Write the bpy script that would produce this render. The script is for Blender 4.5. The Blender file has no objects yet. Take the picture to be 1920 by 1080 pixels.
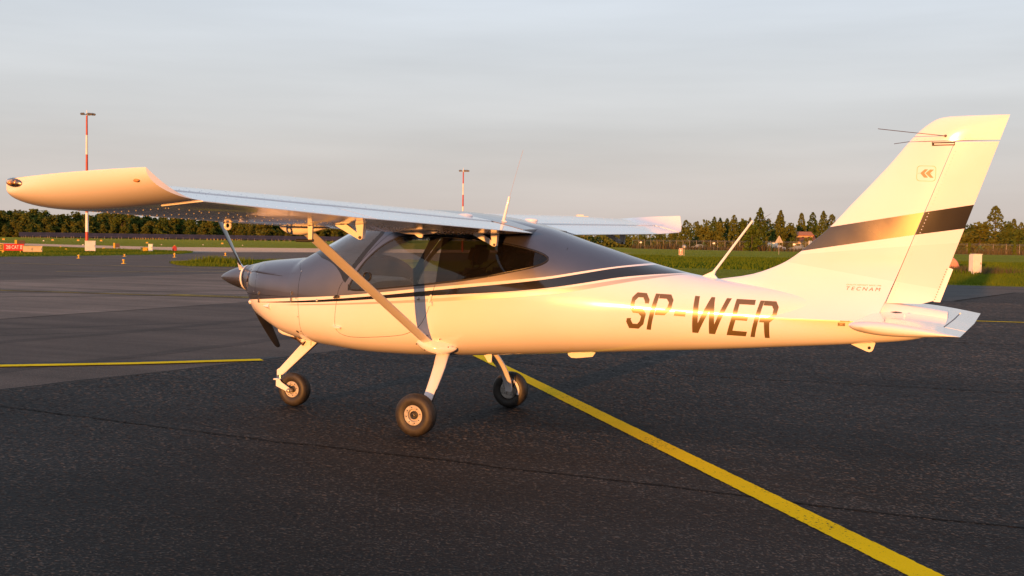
import bpy, bmesh, math, random
from mathutils import Vector, Matrix, noise

sc = bpy.context.scene
COL = sc.collection
R = math.radians
rnd = random.Random(7)

# ------------------------------------------------------------------ camera
cam_d = bpy.data.cameras.new('camera')
cam = bpy.data.objects.new('camera', cam_d)
COL.objects.link(cam)
cam_d.sensor_width = 36.0
cam_d.lens = 36.0 * 2151.7 / 1920.0
cam_d.clip_start = 0.1
cam_d.clip_end = 9000.0
CAM = Vector((4.4767, -8.8935, 1.5668))
_yaw, _pitch, _roll = 0.42796, 0.04073, 0.01397
_f = Vector((-math.sin(_yaw) * math.cos(_pitch), math.cos(_yaw) * math.cos(_pitch), -math.sin(_pitch)))
_r = Vector((math.cos(_yaw), math.sin(_yaw), 0.0))
_u = _r.cross(_f)
_cr, _sr = math.cos(_roll), math.sin(_roll)
_r2 = _r * _cr + _u * _sr
_u2 = _u * _cr - _r * _sr
_m = Matrix(((_r2.x, _u2.x, -_f.x, CAM.x), (_r2.y, _u2.y, -_f.y, CAM.y), (_r2.z, _u2.z, -_f.z, CAM.z), (0, 0, 0, 1)))
cam.matrix_world = _m
sc.camera = cam

# ------------------------------------------------------------------ sky, sun, exposure
SUN_EL, SUN_AZ = 1.75, 178.3           # degrees; the sun stands in the -Y direction, just above the horizon
world = bpy.data.worlds.new('World')
sc.world = world
world.use_nodes = True
wn = world.node_tree
wn.nodes.clear()
def N(nt, typ, **kw):
    n = nt.nodes.new(typ)
    for k, v in kw.items():
        setattr(n, k, v)
    return n
w_out = N(wn, 'ShaderNodeOutputWorld')
w_bg = N(wn, 'ShaderNodeBackground')
w_bg.inputs['Strength'].default_value = 0.0707
wn.links.new(w_bg.outputs[0], w_out.inputs['Surface'])
w_sky = N(wn, 'ShaderNodeTexSky', sky_type='NISHITA', sun_disc=False)
w_sky.sun_elevation = R(SUN_EL)
w_sky.sun_rotation = R(SUN_AZ)
w_sky.air_density = 1.0
w_sky.dust_density = 1.0
w_sky.ozone_density = 3.0
# thin high cloud veil over the whole sky: its colour follows the elevation, its density the drifting streaks
w_tc = N(wn, 'ShaderNodeTexCoord')
w_sep = N(wn, 'ShaderNodeSeparateXYZ')
wn.links.new(w_tc.outputs['Generated'], w_sep.inputs[0])
w_ramp = N(wn, 'ShaderNodeValToRGB')
wn.links.new(w_sep.outputs['Z'], w_ramp.inputs[0])
cr = w_ramp.color_ramp
cr.interpolation = 'B_SPLINE'
stops = [(0.0, (7.1, 6.1, 5.55)), (0.03, (7.2, 6.35, 5.85)), (0.10, (7.75, 7.7, 7.55)), (0.22, (7.7, 8.5, 9.4)), (0.5, (7.0, 7.7, 9.0)), (1.0, (4.6, 5.5, 7.2))]
cr.elements[0].position = stops[0][0]
cr.elements[1].position = stops[-1][0]
for p, c in stops[1:-1]:
    cr.elements.new(p)
for e, (p, c) in zip(cr.elements, stops):
    e.position = p
    e.color = (c[0] / 12, c[1] / 12, c[2] / 12, 1)
w_gain = N(wn, 'ShaderNodeVectorMath', operation='SCALE')
w_gain.inputs['Scale'].default_value = 12.0
wn.links.new(w_ramp.outputs[0], w_gain.inputs[0])
w_map = N(wn, 'ShaderNodeMapping')
w_map.inputs['Scale'].default_value = (1.3, 1.3, 13.0)
w_map.inputs['Rotation'].default_value = (R(4), R(3), 0)
wn.links.new(w_tc.outputs['Generated'], w_map.inputs[0])
w_noise = N(wn, 'ShaderNodeTexNoise')
w_noise.inputs['Scale'].default_value = 1.6
w_noise.inputs['Detail'].default_value = 5.0
w_noise.inputs['Roughness'].default_value = 0.5
wn.links.new(w_map.outputs[0], w_noise.inputs['Vector'])
w_str = N(wn, 'ShaderNodeMapRange')
w_str.inputs['From Min'].default_value = 0.3
w_str.inputs['From Max'].default_value = 0.7
w_str.inputs['To Min'].default_value = 0.90
w_str.inputs['To Max'].default_value = 1.07
wn.links.new(w_noise.outputs['Fac'], w_str.inputs['Value'])
w_veil = N(wn, 'ShaderNodeVectorMath', operation='SCALE')
wn.links.new(w_gain.outputs[0], w_veil.inputs[0])
wn.links.new(w_str.outputs[0], w_veil.inputs['Scale'])
w_mix = N(wn, 'ShaderNodeMix', data_type='RGBA')
w_mix.inputs['Factor'].default_value = 0.86
wn.links.new(w_sky.outputs[0], w_mix.inputs[6])
wn.links.new(w_veil.outputs[0], w_mix.inputs[7])
wn.links.new(w_mix.outputs[2], w_bg.inputs['Color'])

sun_d = bpy.data.lights.new('sun', 'SUN')
sun_d.energy = 5.0
sun_d.angle = R(0.55)
sun_d.color = (1.0, 0.378, 0.078)
sun = bpy.data.objects.new('sun', sun_d)
COL.objects.link(sun)
sun.rotation_euler = (R(90.0 - SUN_EL), 0, R(180.0 - SUN_AZ))
sun.location = (0, -60, 8)

sc.view_settings.view_transform = 'Standard'
sc.view_settings.look = 'None'
sc.view_settings.exposure = 0.5
sc.view_settings.gamma = 1.0
sc.view_settings.use_curve_mapping = False
sc.cycles.max_bounces = 8
sc.cycles.transparent_max_bounces = 12
sc.cycles.caustics_reflective = False
sc.cycles.caustics_refractive = False

# ------------------------------------------------------------------ materials
MATS = {}
def mat(name, color, rough=0.5, metal=0.0, spec=0.5, coat=0.0, coat_rough=0.05):
    if name in MATS:
        return MATS[name]
    m = bpy.data.materials.new(name)
    m.use_nodes = True
    b = m.node_tree.nodes['Principled BSDF']
    b.inputs['Base Color'].default_value = (*color, 1)
    b.inputs['Roughness'].default_value = rough
    b.inputs['Metallic'].default_value = metal
    b.inputs['Specular IOR Level'].default_value = spec
    b.inputs['Coat Weight'].default_value = coat
    b.inputs['Coat Roughness'].default_value = coat_rough
    MATS[name] = m
    return m
def bsdf(m):
    return m.node_tree.nodes['Principled BSDF']
def vary(m, scale, lo, hi, detail=4.0, coord='Object', stretch=(1, 1, 1), rough_amt=0.0, bump=0.0, bump_dist=0.002, bump_scale=None):
    """noise between two colours, with optional fine relief and uneven gloss"""
    nt = m.node_tree
    b = bsdf(m)
    tc = N(nt, 'ShaderNodeTexCoord')
    mp = N(nt, 'ShaderNodeMapping')
    mp.inputs['Scale'].default_value = stretch
    nt.links.new(tc.outputs[coord], mp.inputs[0])
    nz = N(nt, 'ShaderNodeTexNoise')
    nz.inputs['Scale'].default_value = scale
    nz.inputs['Detail'].default_value = detail
    nt.links.new(mp.outputs[0], nz.inputs['Vector'])
    rp = N(nt, 'ShaderNodeValToRGB')
    rp.color_ramp.elements[0].position = 0.3
    rp.color_ramp.elements[1].position = 0.7
    rp.color_ramp.elements[0].color = (*lo, 1)
    rp.color_ramp.elements[1].color = (*hi, 1)
    nt.links.new(nz.outputs['Fac'], rp.inputs[0])
    nt.links.new(rp.outputs[0], b.inputs['Base Color'])
    if rough_amt:
        mr = N(nt, 'ShaderNodeMapRange')
        base = b.inputs['Roughness'].default_value
        mr.inputs['To Min'].default_value = base - rough_amt
        mr.inputs['To Max'].default_value = base + rough_amt
        nt.links.new(nz.outputs['Fac'], mr.inputs['Value'])
        nt.links.new(mr.outputs[0], b.inputs['Roughness'])
    if bump:
        n2 = N(nt, 'ShaderNodeTexNoise')
        n2.inputs['Scale'].default_value = bump_scale or scale * 6
        n2.inputs['Detail'].default_value = 3
        nt.links.new(mp.outputs[0], n2.inputs['Vector'])
        bp = N(nt, 'ShaderNodeBump')
        bp.inputs['Strength'].default_value = bump
        bp.inputs['Distance'].default_value = bump_dist
        nt.links.new(n2.outputs['Fac'], bp.inputs['Height'])
        nt.links.new(bp.outputs[0], b.inputs['Normal'])
    return m

def lined(m, liner=(0.022, 0.019, 0.017)):
    """the inner side of a skin is the cabin's dark lining"""
    nt = m.node_tree
    out = [n for n in nt.nodes if n.type == 'OUTPUT_MATERIAL'][0]
    b = bsdf(m)
    g = N(nt, 'ShaderNodeNewGeometry')
    d = N(nt, 'ShaderNodeBsdfDiffuse')
    d.inputs[0].default_value = (*liner, 1)
    mx = N(nt, 'ShaderNodeMixShader')
    nt.links.new(g.outputs['Backfacing'], mx.inputs[0])
    nt.links.new(b.outputs[0], mx.inputs[1])
    nt.links.new(d.outputs[0], mx.inputs[2])
    nt.links.new(mx.outputs[0], out.inputs['Surface'])
    return m

M_WHITE = vary(mat('white_paint', (.80, .79, .77), .12, coat=.5, coat_rough=.03), 1.4, (.775, .742, .765), (.825, .79, .815), rough_amt=.05)
M_WHITEP = vary(mat('white_panel_paint', (.80, .79, .77), .13, coat=.4, coat_rough=.04), 2.0, (.77, .742, .757), (.82, .792, .808), rough_amt=.05)
M_GREY = vary(mat('dark_grey_metallic_paint', (.13, .12, .135), .46, metal=.9, coat=.8, coat_rough=.03), 3.0, (.135, .132, .158), (.158, .154, .182), rough_amt=.03)
M_BLACK = vary(mat('black_gloss_paint', (.012, .011, .011), .14, coat=.8, coat_rough=.03), 2.0, (.010, .009, .009), (.016, .014, .014), rough_amt=.05)
M_SILVER = vary(mat('champagne_silver_paint', (.52, .45, .40), .32, metal=.35, coat=.6, coat_rough=.06), 2.0, (.54, .47, .42), (.60, .53, .48), rough_amt=.04)
M_PEARL = vary(mat('pearl_paint', (.78, .74, .72), .12, coat=.5, coat_rough=.03), 2.0, (.73, .685, .70), (.76, .715, .73), rough_amt=.04)
for _m2 in (M_WHITE, M_GREY, M_BLACK, M_SILVER):
    lined(_m2)
M_FRIT = mat('black_frit', (.015, .015, .016), .25)
M_DARK = mat('dark_cavity', (.012, .011, .010), .8)
M_LETTER = mat('registration_vinyl', (.135, .085, .032), .28, coat=.5)
M_BLACK_SHEEN = vary(mat('black_stripe_golden_sheen', (.11, .088, .058), .26, metal=.45, coat=.8, coat_rough=.03), 5, (.095, .076, .052), (.130, .104, .066), rough_amt=.06)  # the fin's black stripe, its golden sunlit sheen put into the base colour
M_LOGO = mat('emblem_vinyl', (.22, .15, .09), .4)
M_RUBBER = vary(mat('tyre_rubber', (.022, .019, .017), .55), 30, (.018, .016, .015), (.034, .029, .025), rough_amt=.1, bump=.3, bump_dist=.001, bump_scale=200)
M_RIM = vary(mat('wheel_rim_paint', (.50, .47, .44), .38), 30, (.32, .29, .26), (.54, .51, .48), rough_amt=.1)
M_METAL = vary(mat('bare_metal', (.50, .48, .46), .35, metal=1.0), 40, (.38, .36, .34), (.56, .54, .52), rough_amt=.1)
M_DKMETAL = mat('dark_metal', (.10, .095, .09), .4, metal=.8)
M_BLADE = vary(mat('propeller_blade_paint', (.03, .03, .032), .34, coat=.6), 8, (.022, .022, .024), (.036, .036, .038), rough_amt=.05)
M_SEAT = vary(mat('seat_leather', (.05, .045, .043), .5), 20, (.040, .036, .035), (.065, .058, .055))
M_TRIM = mat('cabin_trim', (.035, .029, .026), .7)
M_PANEL = mat('instrument_panel', (.02, .02, .02), .45)
M_EXH = vary(mat('burnt_exhaust', (.16, .11, .08), .5, metal=.8), 25, (.10, .075, .06), (.22, .15, .10))

def glass_mat(name, tint, refl=1.7, refl_rough=0.01, refl_veil=0.0, refl_veil_col=(.6, .6, .6)):
    m = bpy.data.materials.new(name)
    m.use_nodes = True
    nt = m.node_tree
    nt.nodes.clear()
    out = N(nt, 'ShaderNodeOutputMaterial')
    tr = N(nt, 'ShaderNodeBsdfTransparent')
    tr.inputs[0].default_value = (*tint, 1)
    gl = N(nt, 'ShaderNodeBsdfGlossy')
    gl.inputs['Roughness'].default_value = refl_rough
    fr = N(nt, 'ShaderNodeFresnel')
    fr.inputs['IOR'].default_value = 1.52
    mul = N(nt, 'ShaderNodeMath', operation='MULTIPLY')
    mul.use_clamp = True
    mul.inputs[1].default_value = refl
    nt.links.new(fr.outputs[0], mul.inputs[0])
    mx = N(nt, 'ShaderNodeMixShader')
    nt.links.new(mul.outputs[0], mx.inputs[0])
    if refl_veil > 0:  # pale diffuse layer mixed into the pane, standing in for grey reflection
        df = N(nt, 'ShaderNodeBsdfDiffuse')
        df.inputs[0].default_value = (*refl_veil_col, 1)
        nz = N(nt, 'ShaderNodeTexNoise')
        nz.inputs['Scale'].default_value = 9
        nz.inputs['Detail'].default_value = 6
        tc = N(nt, 'ShaderNodeTexCoord')
        nt.links.new(tc.outputs['Object'], nz.inputs['Vector'])
        mr = N(nt, 'ShaderNodeMapRange')
        mr.inputs['To Min'].default_value = refl_veil * .3
        mr.inputs['To Max'].default_value = refl_veil * 1.7
        nt.links.new(nz.outputs['Fac'], mr.inputs['Value'])
        mf = N(nt, 'ShaderNodeMixShader')
        nt.links.new(mr.outputs[0], mf.inputs[0])
        nt.links.new(tr.outputs[0], mf.inputs[1])
        nt.links.new(df.outputs[0], mf.inputs[2])
        nt.links.new(mf.outputs[0], mx.inputs[1])
    else:
        nt.links.new(tr.outputs[0], mx.inputs[1])
    nt.links.new(gl.outputs[0], mx.inputs[2])
    nt.links.new(mx.outputs[0], out.inputs['Surface'])
    MATS[name] = m
    return m
M_GLASS = glass_mat('clear_perspex', (.66, .66, .62), refl_veil=.03)
M_GLASSW = glass_mat('windshield_perspex', (.90, .90, .89), refl=2.6, refl_veil=.05)
M_GLASSD = glass_mat('smoked_perspex', (.13, .095, .07), refl=1.0, refl_veil=.008, refl_veil_col=(.5, .45, .4))

# ------------------------------------------------------------------ object helpers
def link(o, parent=None):
    COL.objects.link(o)
    if parent is not None:
        o.parent = parent
    return o
def tag(o, label=None, cat=None, group=None, kind=None):
    if label: o['label'] = label
    if cat: o['category'] = cat
    if group: o['group'] = group
    if kind: o['kind'] = kind
    return o
def thing(name, label, cat, loc=(0, 0, 0), rz=0.0, group=None):
    o = bpy.data.objects.new(name, None)
    o.empty_display_size = .2
    o.location = loc
    o.rotation_euler = (0, 0, rz)
    COL.objects.link(o)
    return tag(o, label, cat, group)
def from_data(name, verts, faces, m, parent=None, smooth=False, idx=None, loc=None):
    me = bpy.data.meshes.new(name)
    me.from_pydata([tuple(v) for v in verts], [], faces)
    for mm in (m if isinstance(m, (list, tuple)) else [m]):
        me.materials.append(mm)
    if idx is not None:
        me.polygons.foreach_set('material_index', idx)
    if smooth:
        me.polygons.foreach_set('use_smooth', [True] * len(me.polygons))
    me.update()
    o = bpy.data.objects.new(name, me)
    if loc is not None:
        o.location = loc
    return link(o, parent)
def from_bm(name, bm, m, parent=None, smooth=False, loc=None, recalc=True):
    if recalc:
        bmesh.ops.recalc_face_normals(bm, faces=bm.faces)
    me = bpy.data.meshes.new(name)
    bm.to_mesh(me)
    bm.free()
    for mm in (m if isinstance(m, (list, tuple)) else [m]):
        me.materials.append(mm)
    if smooth:
        me.polygons.foreach_set('use_smooth', [True] * len(me.polygons))
    o = bpy.data.objects.new(name, me)
    if loc is not None:
        o.location = loc
    return link(o, parent)
def auto_smooth(o, deg=35):
    me = o.data
    me.polygons.foreach_set('use_smooth', [True] * len(me.polygons))
    try:
        me.set_sharp_from_angle(angle=R(deg))
    except Exception:
        pass
    return o
class MB:
    """collects boxes, bars, tubes and lathes into one mesh"""
    def __init__(s):
        s.v, s.f, s.i = [], [], []
    def add(s, vs, fs, mi=0):
        b = len(s.v)
        s.v += [Vector(v) for v in vs]
        s.f += [tuple(b + k for k in f) for f in fs]
        s.i += [mi] * len(fs)
    def box(s, lo, hi, mi=0, M=None):
        x0, y0, z0 = lo; x1, y1, z1 = hi
        vs = [Vector(p) for p in ((x0,y0,z0),(x1,y0,z0),(x1,y1,z0),(x0,y1,z0),(x0,y0,z1),(x1,y0,z1),(x1,y1,z1),(x0,y1,z1))]
        if M is not None: vs = [M @ v for v in vs]
        s.add(vs, [(0,3,2,1),(4,5,6,7),(0,1,5,4),(1,2,6,5),(2,3,7,6),(3,0,4,7)], mi)
    def bbox(s, lo, hi, bev, mi=0, M=None):
        """a box with chamfered edges"""
        bm = bmesh.new()
        bmesh.ops.create_cube(bm, size=1)
        sx, sy, sz = (hi[k] - lo[k] for k in range(3))
        c = Vector([(hi[k] + lo[k]) / 2 for k in range(3)])
        for v in bm.verts: v.co = Vector((v.co.x * sx, v.co.y * sy, v.co.z * sz)) + c
        bmesh.ops.bevel(bm, geom=list(bm.edges), offset=bev, segments=2, affect='EDGES')
        bm.verts.index_update()
        vs = [v.co.copy() for v in bm.verts]
        if M is not None: vs = [M @ v for v in vs]
        s.add(vs, [[v.index for v in f.verts] for f in bm.faces], mi)
        bm.free()
    def tube(s, pts, rad, n=10, mi=0, caps=True, squash=1.0):
        pts = [Vector(p) for p in pts]
        rs = rad if isinstance(rad, (list, tuple)) else [rad] * len(pts)
        rings = []
        ref = None
        for k, p in enumerate(pts):
            t = (pts[min(k + 1, len(pts) - 1)] - pts[max(k - 1, 0)]).normalized()
            if ref is None:
                ref = Vector((0, 0, 1)) if abs(t.z) < .9 else Vector((1, 0, 0))
            a = t.cross(ref).normalized()
            b = a.cross(t).normalized()
            ref = b
            rings.append([p + (a * math.cos(q) + b * math.sin(q) * squash) * rs[k] for q in [2 * math.pi * j / n for j in range(n)]])
        s.rings(rings, mi, caps)
    def rings(s, rings, mi=0, caps=True):
        n = len(rings[0])
        vs = [v for r in rings for v in r]
        fs = []
        for k in range(len(rings) - 1):
            for j in range(n):
                a, b = k * n + j, k * n + (j + 1) % n
                fs.append((a, b, b + n, a + n))
        if caps:
            fs.append(tuple(reversed(range(n))))
            fs.append(tuple((len(rings) - 1) * n + j for j in range(n)))
        s.add(vs, fs, mi)
    def lathe(s, prof, axis='y', center=(0, 0, 0), n=32, mi=0, caps=False):
        c = Vector(center)
        rings = []
        for (h, r) in prof:
            ring = []
            for j in range(n):
                q = 2 * math.pi * j / n
                if axis == 'y': p = Vector((r * math.cos(q), h, r * math.sin(q)))
                elif axis == 'x': p = Vector((h, r * math.cos(q), r * math.sin(q)))
                else: p = Vector((r * math.cos(q), r * math.sin(q), h))
                ring.append(c + p)
            rings.append(ring)
        s.rings(rings, mi, caps)
    def plate(s, pts, nrm, thick, mi=0):
        """a flat outline given thickness along nrm"""
        nrm = Vector(nrm).normalized() * thick / 2
        pts = [Vector(p) for p in pts]
        n = len(pts)
        vs = [p - nrm for p in pts] + [p + nrm for p in pts]
        fs = [tuple(reversed(range(n))), tuple(range(n, 2 * n))] + [(j, (j + 1) % n, n + (j + 1) % n, n + j) for j in range(n)]
        s.add(vs, fs, mi)
    def ball(s, c, r, n=12, mi=0, scale=(1, 1, 1), M=None):
        rings = []
        m = max(4, n // 2)
        for k in range(m + 1):
            th = math.pi * k / m
            th = min(max(th, .06), math.pi - .06)
            rings.append([])
            for j in range(n):
                q = 2 * math.pi * j / n
                p = Vector((r * math.sin(th) * math.cos(q) * scale[0], r * math.sin(th) * math.sin(q) * scale[1], r * math.cos(th) * scale[2]))
                if M is not None: p = M @ p
                rings[-1].append(Vector(c) + p)
        s.rings(rings, mi)
    def build(s, name, m, parent=None, smooth=None, loc=None):
        bm = bmesh.new()
        vv = [bm.verts.new(v) for v in s.v]
        for f, mi in zip(s.f, s.i):
            try:
                ff = bm.faces.new([vv[k] for k in f]); ff.material_index = mi
            except ValueError:
                pass
        o = from_bm(name, bm, m, parent, loc=loc)
        if smooth: auto_smooth(o, smooth)
        return o
def copy_tree(o, parent=None):
    c = o.copy()
    COL.objects.link(c)
    c.parent = parent
    for ch in list(o.children):
        copy_tree(ch, c)
    return c
# ------------------------------------------------------------------ ground, apron, taxiways
def coords(nt, scale, stretch=(1, 1, 1), rot=0.0):
    tc = N(nt, 'ShaderNodeTexCoord')
    mp = N(nt, 'ShaderNodeMapping')
    mp.inputs['Scale'].default_value = (scale * stretch[0], scale * stretch[1], scale * stretch[2])
    mp.inputs['Rotation'].default_value = (0, 0, rot)
    nt.links.new(tc.outputs['Object'], mp.inputs[0])
    return mp.outputs[0]
def noise_tex(nt, vec, detail=4, rough=.55):
    n = N(nt, 'ShaderNodeTexNoise')
    n.inputs['Scale'].default_value = 1.0
    n.inputs['Detail'].default_value = detail
    n.inputs['Roughness'].default_value = rough
    nt.links.new(vec, n.inputs['Vector'])
    return n.outputs['Fac']
def ramp(nt, fac, stops):
    r = N(nt, 'ShaderNodeValToRGB')
    e = r.color_ramp.elements
    e[0].position, e[1].position = stops[0][0], stops[-1][0]
    for p, c in stops[1:-1]: e.new(p)
    for q, (p, c) in zip(e, stops):
        q.position = p
        q.color = (*(c if isinstance(c, tuple) else (c, c, c)), 1)
    nt.links.new(fac, r.inputs[0])
    return r.outputs[0]
def mixc(nt, a, b, fac, mode='MIX'):
    m = N(nt, 'ShaderNodeMix', data_type='RGBA', blend_type=mode)
    if isinstance(fac, float): m.inputs['Factor'].default_value = fac
    else: nt.links.new(fac, m.inputs['Factor'])
    for k, v in ((6, a), (7, b)):
        if isinstance(v, tuple): m.inputs[k].default_value = (*v, 1)
        else: nt.links.new(v, m.inputs[k])
    return m.outputs[2]
def asphalt(name, base, grain, blotch=.35, bump=.55, tint=(1, 1, 1), rough=.85, streak_rot=0.0, streak=.25, chips=.5):
    m = mat(name, (base,) * 3, rough, spec=.22)
    nt = m.node_tree; b = bsdf(m)
    b.inputs['Diffuse Roughness'].default_value = 1.0
    c = lambda v: (v * tint[0], v * tint[1], v * tint[2])
    big = noise_tex(nt, coords(nt, .35), 5, .6)
    col = ramp(nt, big, [(.3, c(base * (1 - blotch))), (.7, c(base * (1 + blotch)))])
    st = noise_tex(nt, coords(nt, 1.0, (.06, 1.3, 1), streak_rot), 4, .6)
    col = mixc(nt, col, ramp(nt, st, [(.3, 1 - streak), (.7, 1 + streak * .6)]), 1.0, 'MULTIPLY')
    fine = noise_tex(nt, coords(nt, 60), 3, .7)
    col = mixc(nt, col, ramp(nt, fine, [(.35, .55), (.65, 1.45)]), 1.0, 'MULTIPLY')
    vor = N(nt, 'ShaderNodeTexVoronoi')
    vor.inputs['Scale'].default_value = 1.0
    nt.links.new(coords(nt, grain), vor.inputs['Vector'])
    sepc = N(nt, 'ShaderNodeSeparateColor')
    nt.links.new(vor.outputs['Color'], sepc.inputs[0])
    chip = ramp(nt, sepc.outputs[0], [(.0, 0.0), (.80, 0.0), (.97, 1.0)])
    chip2 = N(nt, 'ShaderNodeMath', operation='MULTIPLY')
    chip2.inputs[1].default_value = chips
    nt.links.new(chip, chip2.inputs[0])
    stone = mixc(nt, (.17, .13, .10), (.085, .083, .09), sepc.outputs[1])
    col = mixc(nt, col, stone, chip2.outputs[0])
    nt.links.new(col, b.inputs['Base Color'])
    bp = N(nt, 'ShaderNodeBump')
    bp.inputs['Strength'].default_value = bump
    bp.inputs['Distance'].default_value = .012
    nt.links.new(vor.outputs['Distance'], bp.inputs['Height'])
    nt.links.new(bp.outputs[0], b.inputs['Normal'])
    return m
M_ASPH = asphalt('dark_asphalt', .021, 75, blotch=.28, tint=(1.12, 1, .96), chips=.8, bump=.8)
def rough_asphalt(name, binder, stone_lo, stone_hi):
    m = mat(name, binder, .8, spec=.2)
    nt = m.node_tree; b = bsdf(m)
    b.inputs['Diffuse Roughness'].default_value = 1.0
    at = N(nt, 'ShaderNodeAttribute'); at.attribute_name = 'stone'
    big = noise_tex(nt, coords(nt, .35), 5, .6)
    st = noise_tex(nt, coords(nt, 1.0, (.06, 1.1, 1)), 4, .6)
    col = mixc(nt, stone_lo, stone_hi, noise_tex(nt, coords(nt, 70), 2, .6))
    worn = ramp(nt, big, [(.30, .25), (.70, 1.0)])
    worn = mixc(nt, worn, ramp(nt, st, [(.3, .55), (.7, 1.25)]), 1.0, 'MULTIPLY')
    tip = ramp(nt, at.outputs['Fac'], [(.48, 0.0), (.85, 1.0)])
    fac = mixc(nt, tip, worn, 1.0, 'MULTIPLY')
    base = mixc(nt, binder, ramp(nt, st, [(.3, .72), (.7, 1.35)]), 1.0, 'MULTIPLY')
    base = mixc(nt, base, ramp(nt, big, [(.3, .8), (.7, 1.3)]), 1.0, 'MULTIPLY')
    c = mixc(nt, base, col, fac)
    # oil drips and rubbed spots with their own shape
    v = N(nt, 'ShaderNodeTexVoronoi'); v.inputs['Scale'].default_value = 1.0
    nt.links.new(coords(nt, .55), v.inputs['Vector'])
    spot = ramp(nt, v.outputs['Distance'], [(.0, .45), (.10, .8), (.16, 1.0)])
    c = mixc(nt, c, spot, .6, 'MULTIPLY')
    nt.links.new(c, b.inputs['Base Color'])
    return m
M_ASPH_N = rough_asphalt('near_asphalt', (.0128, .0116, .0110), (.085, .073, .063), (.18, .155, .135))
M_ASPH_B = asphalt('worn_grey_asphalt', .054, 60, blotch=.22, tint=(1.14, 1, .92), streak_rot=R(90), streak=.42, chips=.35, bump=.4)
M_ASPH_C = asphalt('pale_grey_asphalt', .100, 50, blotch=.25, tint=(1.12, 1, .92), streak_rot=R(90), streak=.45, chips=.3, bump=.35)
M_ASPH_D = asphalt('taxiway_asphalt', .052, 40, blotch=.25, tint=(1.10, 1, .94), streak_rot=R(50), streak=.25, chips=.3, bump=.35)
M_ASPH_E = asphalt('far_apron_asphalt', .050, 40, blotch=.2, tint=(1, 1, 1.03), streak=.25, chips=.3, bump=.35)
M_CONC = asphalt('pale_concrete', .24, 20, blotch=.12, tint=(1.12, 1, .86), streak=.12, chips=.1, bump=.2)
M_TAR = mat('joint_sealant', (.009, .0085, .008), .8, spec=.08)
M_DIRT = vary(mat('dry_track', (.22, .15, .10), .9), .8, (.17, .115, .08), (.27, .19, .13))

def grass_mat(name, lo, mid, hi):
    m = mat(name, mid, .95, spec=.04)
    nt = m.node_tree; b = bsdf(m)
    big = noise_tex(nt, coords(nt, .045, (1, 2.2, 1), R(24)), 6, .65)
    col = ramp(nt, big, [(.28, lo), (.5, mid), (.72, hi)])
    f1 = noise_tex(nt, coords(nt, .9, (1, 1, 1)), 5, .7)
    col = mixc(nt, col, ramp(nt, f1, [(.3, .55), (.7, 1.5)]), 1.0, 'MULTIPLY')
    f2 = noise_tex(nt, coords(nt, 9), 3, .7)
    col = mixc(nt, col, ramp(nt, f2, [(.3, .6), (.7, 1.4)]), 1.0, 'MULTIPLY')
    nt.links.new(col, b.inputs['Base Color'])
    b.inputs['Sheen Weight'].default_value = .15; b.inputs['Diffuse Roughness'].default_value = 1.0
    b.inputs['Sheen Roughness'].default_value = .5
    b.inputs['Sheen Tint'].default_value = (*[min(1, v * 6) for v in hi], 1)
    bp = N(nt, 'ShaderNodeBump')
    bp.inputs['Strength'].default_value = 1.0
    bp.inputs['Distance'].default_value = .12
    nt.links.new(f2, bp.inputs['Height'])
    nt.links.new(bp.outputs[0], b.inputs['Normal'])
    return m
M_GRASS = grass_mat('mown_grass', (.058, .088, .007), (.100, .125, .009), (.155, .165, .016))

ZG = -.020
def sheet(name, pts, z, m, kind='structure'):
    """one flat polygon, triangulated, as a named piece of the ground"""
    b = bmesh.new()
    vs = [b.verts.new((x, y, z + ZG)) for x, y in pts]
    f = b.faces.new(vs)
    f.normal_update()
    bmesh.ops.triangulate(b, faces=[f], ngon_method='EAR_CLIP')
    for f in b.faces:
        f.normal_update()
        if f.normal.z < 0: f.normal_flip()
    o = from_bm(name, b, m, None, recalc=False)
    o['kind'] = kind
    return o
def ribbon(name, pts, w, z, m, wob=0.0, kind='structure', seed=1, seg=.35, edge=0.0):
    """a strip of width w along pts, with an optional ragged edge"""
    rr_ = random.Random(seed)
    P = []
    for a, b in zip(pts[:-1], pts[1:]):
        a, b = Vector(a), Vector(b)
        n = max(1, int((b - a).length / seg))
        P += [a.lerp(b, k / n) for k in range(n)]
    P.append(Vector(pts[-1]))
    vs, fs = [], []
    for k, p in enumerate(P):
        t = (P[min(k + 1, len(P) - 1)] - P[max(k - 1, 0)]).normalized()
        n = Vector((-t.y, t.x))
        j = noise.noise((k * .31, seed * 7.1, 0)) * wob
        w1, w2 = w / 2 * (1 + rr_.uniform(-.12, .12) * (wob > 0)), w / 2 * (1 + rr_.uniform(-.12, .12) * (wob > 0))
        w1 += rr_.uniform(-edge, edge); w2 += rr_.uniform(-edge, edge)
        a, b = p + n * (w1 + j), p - n * (w2 - j)
        zz = (z(p) if callable(z) else z) + ZG
        vs += [(a.x, a.y, zz), (b.x, b.y, zz)]
        if k: fs.append((2*k - 2, 2*k - 1, 2*k + 1, 2*k))
    o = from_data(name, vs, fs, m)
    o['kind'] = kind
    return o
# ground sheet out to the horizon
b = MB()
b.add([(-5000, -1500, ZG), (3500, -1500, ZG), (3500, 7000, ZG), (-5000, 7000, ZG)], [(0, 1, 2, 3)])
g = b.build('grass_field', M_GRASS); g['kind'] = 'structure'
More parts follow.
